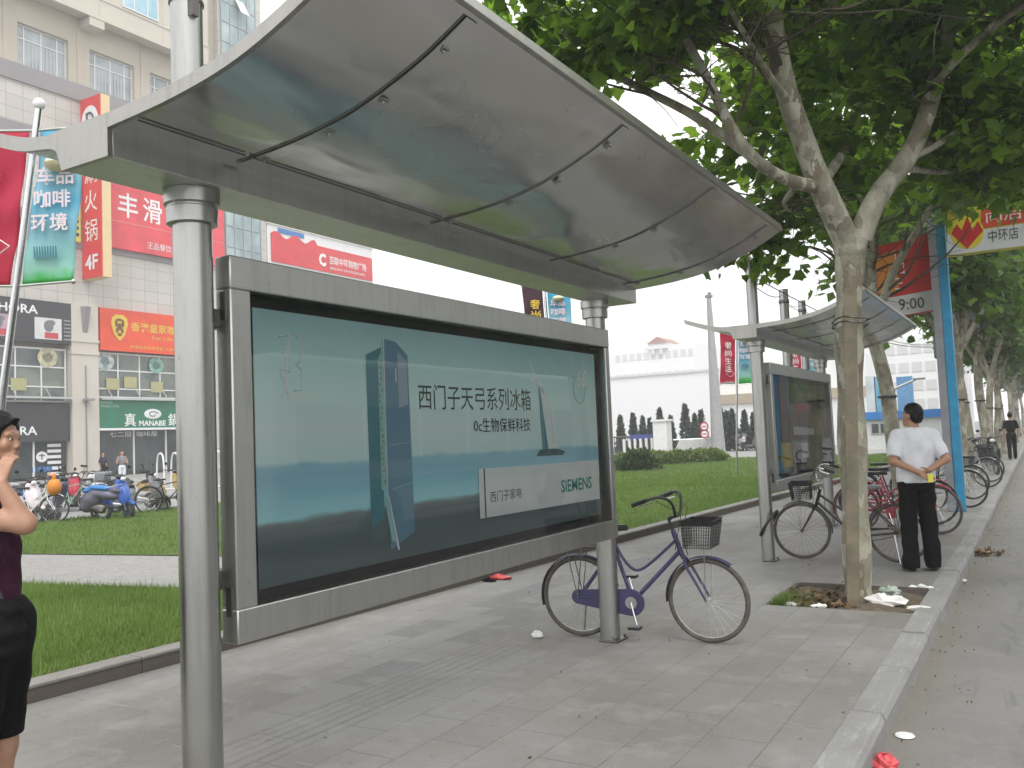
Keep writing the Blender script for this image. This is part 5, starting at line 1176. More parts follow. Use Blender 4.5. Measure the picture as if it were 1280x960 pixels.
r = thing('street_lamp', 'slim grey street lamp with bent arm in front of the hut', 'street lamp', (PY(1121, 573, 43).x, 43, 0)); q = PY(1121, 573, 43); t0 = PY(1115, 486, 43); b = MB(); b.tube([(q.x, 43, 0), (t0.x, 43, t0.z*.9), (t0.x+.12, 43, t0.z), (t0.x+1.0, 43, t0.z+.35)], [.11, .08, .06, .05], 8); b.build('mast', ALU, r); b = MB(); b.cbox((t0.x+1.15, 43, t0.z+.37), (.5, .16, .08)); b.build('lamp_head', GREYP, r)
b = MB(); b.cbox((t0.x-.1, 42.9, t0.z-.5), (.5, .2, .55)); b.build('control_box', GREYP, r)

# ------------------------------------------------------------------ flagpoles with pairs of banners
def banner_mat(name, stops, vs=2.5):
    m, t, out = nodes_of(name); v = t.nodes.new('ShaderNodeTexCoord').outputs['UV']; v = geo(t); sp = t.nodes.new('ShaderNodeSeparateXYZ'); t.links.new(v, sp.inputs[0])
    f = math_n(t, 'MULTIPLY', math_n(t, 'SUBTRACT', sp.outputs[2], 2.9), 1/1.75); f = math_n(t, 'ADD', f, math_n(t, 'MULTIPLY', math_n(t, 'SUBTRACT', noise(t, v, 7, 4), .5), .10)); principled(t, out, ramp(t, f, stops), .55, 0, None, .3); return m
BBLUE = banner_mat('blue_banner_print', [(0., (.04, .32, .05)), (.05, (.06, .40, .08)), (.10, (.25, .50, .42)), (.30, (.22, .45, .55)), (.42, (.12, .42, .60)), (.55, (.30, .55, .66)), (.75, (.10, .38, .58)), (1., (.03, .32, .60))])
BRED = banner_mat('red_banner_print', [(0., (.55, .55, .55)), (.03, (.42, .02, .05)), (.5, (.48, .03, .07)), (.9, (.42, .02, .05)), (.93, (.60, .55, .56)), (1., (.62, .58, .58))])
BDARK = banner_mat('dark_purple_banner_print', [(0., (.05, .02, .03)), (.5, (.07, .03, .04)), (1., (.05, .02, .03))])
def flag(label, base, top, rd, wL, wR, zb, zt, mL, mR, txt=True, hgrp='flagpoles with pairs of banners'):
    """pole from base to top; banners hang between arms to both sides along direction rd"""
    base, top, rd = Vector(base), Vector(top), Vector(rd).normalized(); r = thing('flagpole', label, 'flagpole', base, 0, hgrp)
    b = MB(); b.tube([base, top], [.034, .028], 12); b.build('mast', CHROME, r); b = MB(); b.ellipsoid(top, (.05, .05, .05), 12, 8); b.build('ball_top', WHITE_PLASTIC, r)
    def on(z): return base.lerp(top, (z-base.z)/(top.z-base.z))
    for s, w_, m in ((-1, wL, mL), (1, wR, mR)):
        for z in (zb, zt):
            b = MB(); a = on(z); e = a+rd*s*(w_+.05)+Vector((0, 0, .02)); b.bar(a, e, .011, 6); b.ellipsoid(e, (.022, .022, .022), 8, 6); b.build('arm', ALU, r)
        nx, nz = 12, 26; vs = []; nn = rd.cross(Vector((0, 0, 1)))
        for j in range(nz+1):
            z = zb+(zt-zb)*j/nz; a = on(z)
            for i in range(nx+1):
                u = .05+w_*i/nx; wv = .022*math.sin(u*9+j*.22*s)+.018*math.sin(j*.55+i*.3); pinch = 1-.05*math.sin(PI*j/nz)
                vs.append(a+rd*s*u*pinch+nn*wv*math.sin(PI*j/nz)+Vector((0, 0, .02*i/nx)))
        fs = [(j*(nx+1)+i, j*(nx+1)+i+1, (j+1)*(nx+1)+i+1, (j+1)*(nx+1)+i) for j in range(nz) for i in range(nx)]
        b = MB(); b.add(vs, fs); bn = b.build('banner', m, r, smooth=60); md = bn.modifiers.new('thick', 'SOLIDIFY'); md.thickness = .003
        if not txt: continue
        off = -nn*0.0
        fr = rd.cross(Vector((0, 0, 1)))                     # the side turned to the road
        fside = fr if fr.dot(CAM-on((zb+zt)/2)) > 0 else -fr; rt = Vector((0, 0, 1)).cross(fside)
        def o_(u, z): return on(z)+rd*s*u+fside*.045
        if m is BBLUE:
            pk = flat('banner_pink_white', (.72, .60, .64)); 
            for k, st in enumerate(('车品', '咖啡', '环境')): text(st, pk, bn, o_(.09, zt-.46-k*.19), rt, UPV, .30, .15, depth=.0, bold=.02)
            b = MB()
            for k in range(9): p = o_(.14+.022*k, zt-1.06); b.add([p, p+rt*.02, p+rt*.012+Vector((0, 0, .10)), p+Vector((0, 0, .10))], [(0, 1, 2, 3)])
            b.build('small_print', flat('banner_dark_print', (.05, .18, .22)), bn, smooth=0)
            b = MB(); b.ellipsoid(o_(.26, zt-.30), (.12, .12, .06), 14, 8); b.build('cloud_picture', flat('banner_cream', (.72, .66, .45)), bn)
        elif m is BRED or m is BDARK:
            wq = flat('banner_white', (.72, .66, .66)) if m is BRED else SGOLD
            u1 = w_-.04
            for k, st in enumerate('奢尚生活'): text(st, wq, bn, o_(u1-.06, zt-.50-k*.23), rt, UPV, .20, .20, depth=.0, bold=.01)
            if m is BRED:
                text('百联中环购物广场', flat('banner_red_text', (.45, .03, .05)), bn, o_(w_, zt-.10), rt, UPV, w_-.06, .055, depth=.002)
                b = MB(); c0_ = o_(.20, zb+.32); b.tube([c0_+rt*.13*math.cos(q)+Vector((0, 0, .09*math.sin(q))) for q in [2*PI*k/4 for k in range(4)]], .008, 4, closed=True); b.build('outlined_emblem', wq, bn)
    return r
rdir = Vector((.858, .514, 0))
fbp, ftp = PD(10, 440, 7.25), PD(49, 130, 7.25); d = (ftp-fbp); base = fbp-d*((fbp.z-.1)/d.z)
flag('leaning chrome flagpole at the left with a red and a blue banner', base, ftp, rdir, .50, .42, 2.95, 4.22, BRED, BBLUE)
base = PD(690, 560, 18); base.z = .1; tp = Vector((base.x-.05, base.y, 4.85)); q = PD(684, 380, 18); tp.x += (q.x-base.x)*.9; tp.y += (q.y-base.y)*.9; base.x = q.x+.1; base.y = q.y
flag('middle flagpole with a dark and a blue banner showing above the poster case', base, tp, rdir, .42, .48, 3.0, 4.65, BDARK, BBLUE)
base = G(921, 597, .1); tp = PD(921, 415, (base-CAM).dot(_fw)); flag('far flagpole on the lawn with a red and a pale blue banner', base, tp, rdir, .46, .46, 2.85, 4.42, BRED, BBLUE)
# more flagpole pairs seen through the gap under the far shelter roof
q = PD(1010, 560, 30); flag('flagpole with a red and a blue banner behind the farther shelter case', (q.x, q.y, .1), (q.x, q.y, 4.6), rdir, .45, .45, 2.9, 4.4, BRED, BBLUE)

# ------------------------------------------------------------------ blue signpost with two boards, grey pole with control box
YS = 16.4; a0 = PY(1173, 330, YS); r = thing('billboard_post', 'tall half blue half grey post carrying two advertising boards', 'signpost', (a0.x+.1, YS, 0))
def sh_(py): return PY(1181, py, YS)
xb = PY(1179, 560, YS).x; 
b = MB(); b.box(xb, xb+.13, YS, YS+.22, 0, 5.2); b.build('grey_half', mat('post_grey_paint', (.30, .31, .34), .45, .3, .1), r, bevel=.01)
b = MB(); b.box(xb+.132, xb+.27, YS-.01, YS+.21, 0, 5.2); b.build('blue_half', mat('post_blue_paint', (.035, .28, .50), .4, 0, .12), r, bevel=.01)
def poly_y(b, pts, Y, Y2): P = [PY(p[0], p[1], Y) for p in pts]; b.prism([(p.x, p.z) for p in P], Y, Y2, 'y'); return b
r = thing('advertising_board', 'large red and yellow store board with arrow text hung right of the blue post', 'sign', (-1, 16.2, 4)); Yb = 16.18
b = MB(); poly_y(b, [(1184, 320), (1345, 300), (1345, 168), (1240, 190), (1184, 214)], Yb, Yb+.2); b.build('board', flat('board_yellow', (.55, .50, .03)), r, smooth=0)
def band(name, pts, m, o): b = MB(); poly_y(b, pts, Yb-o, Yb-o+.004); return b.build(name, m, r, smooth=0)
band('red_top', [(1184, 226), (1345, 198), (1345, 170), (1240, 192), (1184, 216)], flat('board_dark_red', (.45, .02, .03)), .006)
band('red_band', [(1226, 286), (1345, 268), (1345, 246), (1226, 262)], flat('board_orange_red', (.60, .06, .02)), .006)
band('white_band', [(1184, 319), (1345, 299), (1345, 269), (1228, 287), (1205, 290), (1184, 294)], flat('board_white', (.60, .61, .62)), .006)
band('emblem_disc', [(1209+21*math.cos(2*PI*k/20), 290+21*math.sin(2*PI*k/20)) for k in range(20)], flat('emblem_yellow', (.65, .55, .02)), .012)
band('emblem_diamond', [(1209, 311), (1229, 288), (1222, 276), (1216, 288), (1209, 270), (1202, 288), (1196, 280), (1189, 292)], flat('emblem_red', (.50, .015, .02)), .018)
def btext(body, px, py, px1, pyt, m, o=.012, **k):
    a = PY(px, py, Yb-o); c = PY(px1, py, Yb-o); tt = PY(px, pyt, Yb-o); return text(body, m, r, (a.x, Yb-o, a.z), (1, 0, 0), UPV, c.x-a.x, tt.z-a.z, depth=.001, **k)
btext('中国', 1201, 216, 1226, 203, SW); btext('生活', 1236, 254, 1318, 226, SYL, .02, bold=.03); btext('向后39米', 1233, 279, 1330, 264, SW); btext('中环店', 1236, 303, 1274, 288, SBK)
btext('生活', 1233, 256, 1320, 224, SBK, .016, bold=.06)
r = thing('red_board', 'smaller red and orange board with white characters left of the blue post', 'sign', (PY(1135, 350, 16.8).x, 16.8, 3)); Yb = 16.74
b = MB(); poly_y(b, [(1090, 402), (1168, 388), (1168, 290), (1090, 310)], Yb, Yb+.12); b.build('board', flat('red_board_red', (.52, .03, .02)), r, smooth=0)
band('orange_field', [(1092, 372), (1124, 366), (1120, 312), (1092, 322)], flat('red_board_orange', (.62, .22, .02)), .006); band('white_base', [(1090, 401), (1168, 387), (1168, 362), (1090, 376)], flat('red_board_white', (.55, .55, .55)), .006)
for k, ch in enumerate('三口山'): btext(ch, 1119, 362-k*18, 1131, 348-k*18, SW)
btext('9:00', 1124, 388, 1156, 374, SBK)
q = G(1206, 600); r = thing('control_box_pole', 'thick grey pole with grey control boxes beside the third tree', 'pole', (q.x, q.y, 0)); b = MB(); b.lathe([(.17, 0), (.15, 5.2)], 16, (q.x, q.y, 0)); b.build('shaft', mat('grey_pole_paint', (.26, .27, .30), .5, .1, .12), r)
z0, z1 = PD(1203, 447, 22.6).z, PD(1203, 396, 22.6).z; b = MB(); b.cbox((q.x-.25, q.y-.25, (z0+z1)/2), (.42, .34, z1-z0)); b.cbox((q.x+.32, q.y-.2, z1-.22), (.52, .34, .5)); b.build('control_box', mat('box_grey_paint', (.17, .18, .20), .5), r, bevel=.02)
b = MB(); b.bar((q.x, q.y-.19, z0-.8), (q.x-.3, q.y-.19, z0-.3), .03, 6); b.cbox((q.x-.2, q.y-.2, z0-.55), (.35, .1, .3)); b.build('clamp', DARKSTEEL, r)

# ------------------------------------------------------------------ across the road (mirrored in the poster glass)
r = thing('coach', 'white coach mirrored in the poster glass', 'bus', (5.3, 14.5, -.13))
x0, x1, y0, y1 = 4.1, 6.6, 9.2, 19.8
b = MB(); b.box(x0, x1, y0, y1, .3, 2.95); b.build('body', mat('coach_white', (.66, .68, .66), .35), r, bevel=.12, seg=3)
b = MB(); b.box(x0-.01, x0-.004, y0+.4, y1-.4, 1.25, 2.15); b.build('window_band', PANE_DARK, r, smooth=0)
b = MB()
for k in range(6): yy = y0+1.9+k*1.5; b.box(x0-.016, x0-.011, yy, yy+.09, 1.25, 2.15)
b.build('window_pillar', WHITEB, r, smooth=0)
b = MB(); b.box(x0-.008, x0-.004, y0+.2, y1-.2, .75, .95); b.build('stripe', flat('coach_green', (.04, .30, .28)), r, smooth=0)
for yy in (y0+2.4, y1-2.2):
    b = MB(); b.lathe([(.46, -.12), (.48, -.1), (.48, .1), (.46, .12)], 24, (0, 0, 0), Matrix.Translation((x0+.1, yy, .35)) @ Matrix.Rotation(PI/2, 4, 'Y')); b.build('wheel', RUBBER, r)
r = thing('opposite_building', 'grey building across the road mirrored in the poster glass', 'building', (26, 30, 0)); b = MB(); b.box(22, 30, 4, 240, -.2, 11); b.build('wall', mat('brown_brick', (.17, .13, .11), .85), r, smooth=0)
for k in range(14):
    for zz in (2, 5.5, 8.6): b = MB(); b.box(21.95, 21.99, 6+k*4.5, 8.4+k*4.5, zz, zz+1.7); b.build('window', PANE_DARK, r, smooth=0)
for i, y in enumerate((7, 13, 19, 25, 32, 40, 49, 58, 68, 80, 92, 104, 118, 132)): dup(tB, (13.5+i%2, y, -.13), i*2.0, 'plane tree across the road mirrored in the poster glass', 'plane trees across the road')
# ------------------------------------------------------------------ people: one smooth surface per body, grown from joined round limbs
def _rc(P, a, b, ra, rb):
    a = np.array(a); b = np.array(b); d = b-a; L = max(d@d, 1e-9); t = np.clip(((P-a)@d)/L, 0, 1); return np.linalg.norm(P-a-t[..., None]*d, axis=-1)-(ra+(rb-ra)*t)
def _el(P, c, r, Rm=None):
    q = P-np.array(c); q = q@np.array(Rm) if Rm is not None else q; r = np.array(r)
    k0 = np.linalg.norm(q/r, axis=-1); k1 = np.linalg.norm(q/(r*r), axis=-1)+1e-9; return k0*(k0-1)/k1
def sdf_mesh(name, prims, m, parent, h=.008, k=.02, cuts=(), post=None):
    """prims: ('c',a,b,ra,rb) or ('e',c,r,R) with an optional blend; cuts: functions of points giving >0 outside"""
    lo = np.full(3, 9e9); hi = -lo; bb = []
    for p in prims:
        if p[0] == 'c': a, b_ = np.array(p[1]), np.array(p[2]); rr = max(p[3], p[4]); l, u = np.minimum(a, b_)-rr, np.maximum(a, b_)+rr
        else: rr = max(p[2]); l, u = np.array(p[1])-rr, np.array(p[1])+rr
        bb.append((l, u)); lo = np.minimum(lo, l); hi = np.maximum(hi, u)
    lo = lo-3*h-.01; hi = hi+3*h+.01; n = np.ceil((hi-lo)/h).astype(int)+1; ax = [lo[i]+h*np.arange(n[i]) for i in range(3)]
    V = np.full(n, .3)
    for p, (l, u) in zip(prims, bb):
        kk = p[5] if (p[0] == 'c' and len(p) > 5) else (p[4] if (p[0] == 'e' and len(p) > 4) else k)
        mg = kk+.03; i0 = np.maximum(((l-mg-lo)/h).astype(int), 0); i1 = np.minimum(((u+mg-lo)/h).astype(int)+2, n)
        sl_ = tuple(slice(i0[i], i1[i]) for i in range(3)); P = np.stack(np.meshgrid(*[ax[i][sl_[i]] for i in range(3)], indexing='ij'), -1)
        d = _rc(P, *p[1:5]) if p[0] == 'c' else _el(P, *p[1:4]); o = V[sl_]; hh = np.maximum(kk-np.abs(o-d), 0)/kk; V[sl_] = np.minimum(o, d)-hh*hh*kk*.25
    if cuts:
        P = np.stack(np.meshgrid(*ax, indexing='ij'), -1)
        for c in cuts: V = np.maximum(V, c(P))
    S = V < 0; nx, ny, nz = [q-1 for q in n]
    acc = np.zeros((nx, ny, nz, 3)); cnt = np.zeros((nx, ny, nz))
    crn = [(i, j, q) for i in (0, 1) for j in (0, 1) for q in (0, 1)]
    def sub(A, c): return A[c[0]:nx+c[0], c[1]:ny+c[1], c[2]:nz+c[2]]
    for a in range(8):
        for b_ in range(a+1, 8):
            ca, cb = crn[a], crn[b_]
            if sum(abs(ca[i]-cb[i]) for i in range(3)) != 1: continue
            sa, sb = sub(S, ca), sub(S, cb); x = sa != sb
            if not x.any(): continue
            va, vb = sub(V, ca)[x], sub(V, cb)[x]; t = va/(va-vb); pa, pb = np.array(ca, float), np.array(cb, float); acc[x] += pa+(pb-pa)*t[:, None]; cnt[x] += 1
    act = cnt > 0; idx = -np.ones((nx, ny, nz), int); idx[act] = np.arange(act.sum()); I = np.argwhere(act); vert = lo+h*(I+acc[act]/cnt[act][:, None])
    F = []
    for d in range(3):
        e = [0, 0, 0]; e[d] = 1; o1, o2 = [q for q in range(3) if q != d]
        A = S[tuple(slice(1 if q != d else 0, -1) for q in range(3))]
        Bq = S[tuple(slice(1, -1) if q != d else slice(1, None) for q in range(3))]
        mm = [min(A.shape[q], Bq.shape[q]) for q in range(3)]; A = A[:mm[0], :mm[1], :mm[2]]; Bq = Bq[:mm[0], :mm[1], :mm[2]]
        for sgn in (0, 1):
            X = np.argwhere((A & ~Bq) if sgn == 0 else (~A & Bq))
            if not len(X): continue
            g = X.copy(); g[:, o1] += 1; g[:, o2] += 1
            def cell(da, db): q = g.copy(); q[:, o1] += da; q[:, o2] += db; return idx[q[:, 0], q[:, 1], q[:, 2]]
            f = np.stack([cell(-1, -1), cell(0, -1), cell(0, 0), cell(-1, 0)], 1)
            if (sgn == 1) ^ (d == 1): f = f[:, ::-1]
            F.append(f)
    F = np.concatenate(F); F = F[(F >= 0).all(1)]
    # a light smoothing pass takes the grid's steps away
    for _ in range(2):
        s = np.zeros_like(vert); c = np.zeros(len(vert))
        for i in range(4):
            a, b_ = F[:, i], F[:, (i+1) % 4]; np.add.at(s, a, vert[b_]); np.add.at(c, a, 1); np.add.at(s, b_, vert[a]); np.add.at(c, b_, 1)
        vert = vert*.5+.5*s/np.maximum(c, 1)[:, None]
    if post is not None: vert = post(vert)
    return np_mesh(name, vert, F, m, parent, None, True, local=True)
def mirror(f): return [f(-1), f(1)]
def rotz_pts(prims, ang, c, tilt=0.0, k=1.0):
    Rt = Matrix.Rotation(ang, 4, 'Z') @ Matrix.Rotation(tilt, 4, 'X'); Mx = Matrix.Translation(c) @ Rt @ Matrix.Scale(k, 4) @ Matrix.Translation(-Vector(c)); R3 = np.array(Rt.to_3x3()); out = []
    for p in prims:
        if p[0] == 'c': out.append(('c', tuple(Mx @ Vector(p[1])), tuple(Mx @ Vector(p[2])), p[3]*k, p[4]*k)+tuple(p[5:]))
        else: out.append(('e', tuple(Mx @ Vector(p[1])), tuple(q*k for q in p[2]), R3 if p[3] is None else R3@np.array(p[3]))+tuple(p[4:]))
    return out, Mx
def head_prims(z, fem=False):
    """face looks along +y; z = eye height"""
    k = .93 if fem else 1.0
    P = [('e', (0, -.012, z+.035), (.074*k, .093*k, .088*k), None), ('e', (0, .03, z-.03), (.058*k, .062*k, .075*k), None), ('c', (-.022, .060, z-.088), (.022, .060, z-.088), .020 if fem else .026, .020 if fem else .026),
         ('c', (0, .086*k, z+.012), (0, (.100 if fem else .104)*k, z-.028), .007, .0085 if fem else .011, .012), ('e', (-.011, .098*k, z-.036), (.009, .011, .008), None, .008), ('e', (.011, .098*k, z-.036), (.009, .011, .008), None, .008),
         ('c', (-.017, .088*k, z-.062), (.017, .088*k, z-.062), .0075, .0075, .01), ('c', (-.014, .088*k, z-.073), (.014, .088*k, z-.073), .0075, .0075, .01),
         ('c', (-.05, .068, z+.022), (-.015, .083 if not fem else .076, z+.022), .009, .009, .02), ('c', (.05, .068, z+.022), (.015, .083 if not fem else .076, z+.022), .009, .009, .02)]
    for s in (-1, 1): P += [('e', (s*.074*k, -.004, z-.004), (.011, .022, .032), None, .012), ('e', (s*.048*k, .055, z-.025), (.022, .022, .022), None)]
    return P
def hand(wr, dirv, palm_n, side, size=1.0, curl=.9, spread=1.0):
    """five fingers: palm from the wrist along dirv, fingers curl towards palm_n, thumb leaves on side"""
    d = Vector(dirv).normalized(); n_ = Vector(palm_n); n_ = (n_-d*n_.dot(d)).normalized(); s = Vector(side); s = (s-d*s.dot(d)-n_*s.dot(n_)).normalized(); w_ = Vector(wr); P = []
    L = .085*size
    for q in (-.026, -.009, .009, .026): P.append(('c', tuple(w_+d*.01+s*q*.6*size), tuple(w_+d*L+s*q*size), .013*size, .0115*size, .01))
    for q, ln in ((.027, .070), (.0095, .078), (-.009, .072), (-.0265, .058)):
        a = w_+d*L+s*q*size*spread; dd = d; ang = 0
        for seg, fr in ((0, .45), (1, .32), (2, .23)):
            ang += curl*(.55, .8, .6)[seg]; dd = d*math.cos(ang)+n_*math.sin(ang); e = a+dd*ln*fr*size; P.append(('c', tuple(a), tuple(e), (.0088, .008, .0072)[seg]*size, (.0082, .0074, .006)[seg]*size, .004)); a = e
    a = w_+d*.02+s*.026*size; b_ = a+(d*.6+s*.65+n_*.35).normalized()*.042*size; c = b_+(d*.85+s*.1+n_*.5).normalized()*.034*size
    P += [('c', tuple(a), tuple(b_), .0125*size, .0105*size, .01), ('c', tuple(b_), tuple(c), .0098*size, .008*size, .004)]
    return P
def eyes(root, z, Mx, k=1.0, name='eyes'):
    b = MB()
    for s in (-1, 1): b.ellipsoid((s*.031*k, .0785*k, z), (.0115, .008, .0046), 10, 6)
    b.xf(Mx); e = b.build(name, WHITE_PLASTIC, root, local=True)
    b = MB()
    for s in (-1, 1): b.ellipsoid((s*.031*k, .0862*k, z), (.0052, .003, .0050), 8, 6)
    b.xf(Mx); b.build('iris', HAIR, e, local=True)
    b = MB()
    for s in (-1, 1): b.tube([(s*.013*k, .093*k, z+.024), (s*.03*k, .087*k, z+.030), (s*.05*k, .07*k, z+.025)], .0022, 4)
    b.xf(Mx); b.build('eyebrows', HAIR, e, local=True)

def hairline(Mx, ez, zs, ys):
    """outside where a point lies in front of the line where the hair begins"""
    Hi = np.array(Mx.inverted())
    def c(P):
        q = P@Hi[:3, :3].T+Hi[:3, 3]; z = q[..., 2]-ez; return np.maximum(q[..., 1]-np.interp(z, zs, ys), zs[0]-z)
    return c
# --- the man in the white shirt, hands clasped behind his back
man = thing('person', 'man in white short sleeved shirt and black trousers with hands clasped behind his back', 'person', (-1.15, 9.93, 0), R(27))
EZ = 1.585
hp, HM = rotz_pts(head_prims(EZ), R(36), (0, 0, 1.50), R(3))
body = list(hp)+[('c', (0, -.02, 1.40), (0, .0, 1.53), .062, .056), ('e', (0, -.005, 1.24), (.165, .108, .22), None, .05), ('e', (0, .0, 1.03), (.155, .115, .19), None, .05), ('c', (-.15, -.015, 1.385), (.15, -.015, 1.385), .056, .056, .05), ('e', (0, -.01, .92), (.155, .115, .12), None, .05)]
for s in (-1, 1):
    sh, el, wr = (s*.175, -.02, 1.37), (s*.262, -.125, 1.13), (s*.035, -.225, 1.005)
    if s > 0: wr = (.06, -.20, 1.03)
    body += [('c', sh, el, .052, .040, .02), ('c', el, wr, .041, .027, .02), ('c', (s*.085, .0, .88), (s*.095, .02, .50), .08, .055, .03), ('c', (s*.095, .02, .50), (s*.10, -.01, .10), .052, .036, .02)]
    body += hand(wr, (-s*.75, -.10, -.62) if s < 0 else (-.9, -.05, -.35), (0, .45, .6) if s > 0 else (.2, -.6, .5), (0, -.6, .5), 1.0, .75)
sdf_mesh('body', body, SKIN_TAN, man, .0068, .018)
eyes(man, EZ, HM)
hair = [('e', (0, -.014, EZ+.04), (.081, .102, .098), None), ('e', (0, -.05, EZ-.01), (.073, .060, .075), None)]
hair, _ = rotz_pts(hair, R(36), (0, 0, 1.50), R(3))
sdf_mesh('hair', hair, HAIR, man, .006, .02, [hairline(HM, EZ, [-.075, -.05, -.02, .02, .06, .085, .12], [-.05, -.03, -.012, .012, .05, .10, .3])], lambda v: v+.0015*np.stack([np.sin(v[:, 2]*150+v[:, 1]*90), np.sin(v[:, 2]*120+v[:, 0]*120), np.sin(v[:, 0]*160+v[:, 1]*140)], 1))
shirt = [('e', (0, -.005, 1.24), (.196, .128, .24), None, .05), ('e', (0, .0, 1.02), (.190, .140, .22), None, .06), ('c', (-.16, -.015, 1.39), (.16, -.015, 1.39), .066, .066, .05), ('c', (-.07, -.015, 1.43), (.07, -.015, 1.43), .055, .055, .04), ('e', (0, -.0, .93), (.190, .14, .13), None, .05)]
for s in (-1, 1): shirt.append(('c', (s*.175, -.02, 1.375), (s*.255, -.11, 1.15), .070, .074, .03))
def man_sleeve(P):
    out = np.full(P.shape[:-1], -9.)
    for s in (-1, 1):
        a = np.array((s*.175, -.02, 1.375)); d = np.array((s*.255, -.11, 1.15))-a; L = np.linalg.norm(d); d = d/L; t = (P-a)@d-L*.93; side = (s*P[..., 0] > .19) & (P[..., 2] < 1.28); out = np.maximum(out, np.where(side, t, -9.))
    return out
def wrinkle(amp, fx, fz, ph=0):
    def f(v):
        r = np.hypot(v[:, 0], v[:, 1])+1e-6; w_ = amp*(np.sin(v[:, 2]*fz+v[:, 0]*fx+ph)+.7*np.sin(v[:, 2]*fz*1.7-v[:, 0]*fx*1.9+v[:, 1]*11)+.5*np.sin(v[:, 0]*fx*3+v[:, 2]*9)); o = v.copy(); o[:, 0] += w_*v[:, 0]/r; o[:, 1] += w_*v[:, 1]/r; return o
    return f
sdf_mesh('shirt', shirt, CLOTH_WHITE, man, .0075, .02, [lambda P: .90-P[..., 2], man_sleeve, lambda P: P[..., 2]-1.468], wrinkle(.0062, 20, 15))
b = MB(); b.tube([(.068*math.cos(a), -.012+.064*math.sin(a), 1.462+.012*math.cos(a-PI/2)) for a in [2*PI*k/24 for k in range(24)]], .014, 6, closed=True); b.build('collar', CLOTH_WHITE, man, local=True)
tr = [('e', (0, -.01, .92), (.165, .128, .13), None, .05)]
for s in (-1, 1): tr += [('c', (s*.085, .0, .88), (s*.10, .015, .50), .096, .082, .03), ('c', (s*.10, .015, .50), (s*.108, -.015, .06), .080, .082, .03)]
sdf_mesh('trousers', tr, CLOTH_BLACK, man, .009, .02, [lambda P: .035-P[..., 2], lambda P: P[..., 2]-.99], wrinkle(.005, 9, 24, 1))
for s in (-1, 1):
    sdf_mesh('shoe', [('c', (s*.11, -.05, .048), (s*.125, .13, .036), .042, .036), ('c', (s*.118, .05, .06), (s*.112, -.04, .075), .036, .04)], GBLACK, man, .007, .02, [lambda P: .003-P[..., 2]])
b = MB(); Mh = Matrix.Translation(man.location) @ Matrix.Rotation(R(27), 4, 'Z') @ Matrix.Translation((.035, -.285, .955)); b.cbox((0, 0, 0), (.055, .014, .085), Mh); tag(b.build('yellow_packet', YELLOW, None, bevel=.004), 'small yellow packet held in the hands of the man in white', 'packet')

# --- the woman at the left edge, in profile, hand raised to her mouth
WL, WR = (-3.33, 1.80, 0), R(-59.1)
wo_ = thing('person', 'woman in dark sleeveless top and black shorts with hand raised to her mouth', 'person', WL, WR)
EZ = 1.626
hp, HM = rotz_pts(head_prims(EZ, True), 0, (0, .10, 1.48), R(-3), .80)
body = list(hp)+[('c', (0, -.05, 1.36), (0, -.02, 1.53), .046, .043), ('e', (0, -.035, 1.22), (.135, .086, .19), None, .05), ('e', (0, -.02, 1.03), (.125, .092, .17), None, .05), ('c', (-.12, -.045, 1.35), (.12, -.045, 1.35), .040, .040, .04), ('e', (0, .0, .90), (.15, .12, .13), None, .05)]
for s in (-1, 1): body += [('c', (s*.08, -.0, .86), (s*.08, -.015, .47), .085, .054, .03), ('c', (s*.08, -.015, .47), (s*.08, -.05, .10), .051, .034, .02), ('e', (s*.08, -.06, .33), (.046, .052, .10), None, .03), ('c', (s*.08, -.07, .05), (s*.09, .10, .03), .034, .026, .02)]
# near arm reaches forward and folds back to the mouth; the other arm hangs
sh, el, wr = (.145, -.045, 1.335), (.06, .155, 1.292), (.092, .085, 1.44)
body += [('c', sh, el, .041, .037, .025), ('c', el, wr, .038, .024, .02), ('e', (.15, -.035, 1.30), (.045, .05, .06), None, .03)]+hand(wr, (-.22, .16, .95), (-.75, .15, .1), (.15, -.9, .1), .84, .75)
sh, el, wr = (-.148, -.045, 1.335), (-.205, -.09, 1.08), (-.19, -.05, .86)
body += [('c', sh, el, .043, .036, .025), ('c', el, wr, .036, .024, .02)]+hand(wr, (0, .15, -1), (.9, .1, 0), (0, 1, 0), .92, .45)
sdf_mesh('body', body, SKIN, wo_, .0052, .016)
eyes(wo_, EZ, HM, .93)
hair = [('e', (0, -.018, EZ+.04), (.078, .100, .098), None), ('e', (0, -.055, EZ-.02), (.074, .062, .10), None), ('e', (0, -.112, EZ-.03), (.042, .045, .055), None), ('c', (.060, .045, EZ+.06), (.074, .015, EZ-.065), .015, .013), ('c', (-.060, .045, EZ+.06), (-.074, .015, EZ-.065), .015, .013), ('c', (-.02, .078, EZ+.092), (.045, .080, EZ+.07), .012, .010)]
hair, _ = rotz_pts(hair, 0, (0, .10, 1.48), R(-3), .80)
sdf_mesh('hair', hair, HAIR, wo_, .005, .02, [hairline(HM, EZ, [-.115, -.07, -.04, .0, .035, .06, .085, .105, .13], [-.025, .008, .030, .040, .050, .066, .078, .10, .3])], lambda v: v+.0018*np.stack([np.sin(v[:, 2]*150+v[:, 1]*90), np.sin(v[:, 2]*120+v[:, 0]*120), np.sin(v[:, 0]*160+v[:, 1]*140)], 1))
topm = [('e', (0, -.035, 1.22), (.147, .098, .20), None, .05), ('e', (.06, .015, 1.19), (.055, .058, .06), None, .04), ('e', (-.06, .015, 1.19), (.055, .058, .06), None, .04), ('e', (0, -.02, 1.03), (.138, .106, .19), None, .05), ('c', (-.085, -.045, 1.36), (.085, -.045, 1.36), .05, .05, .04)]
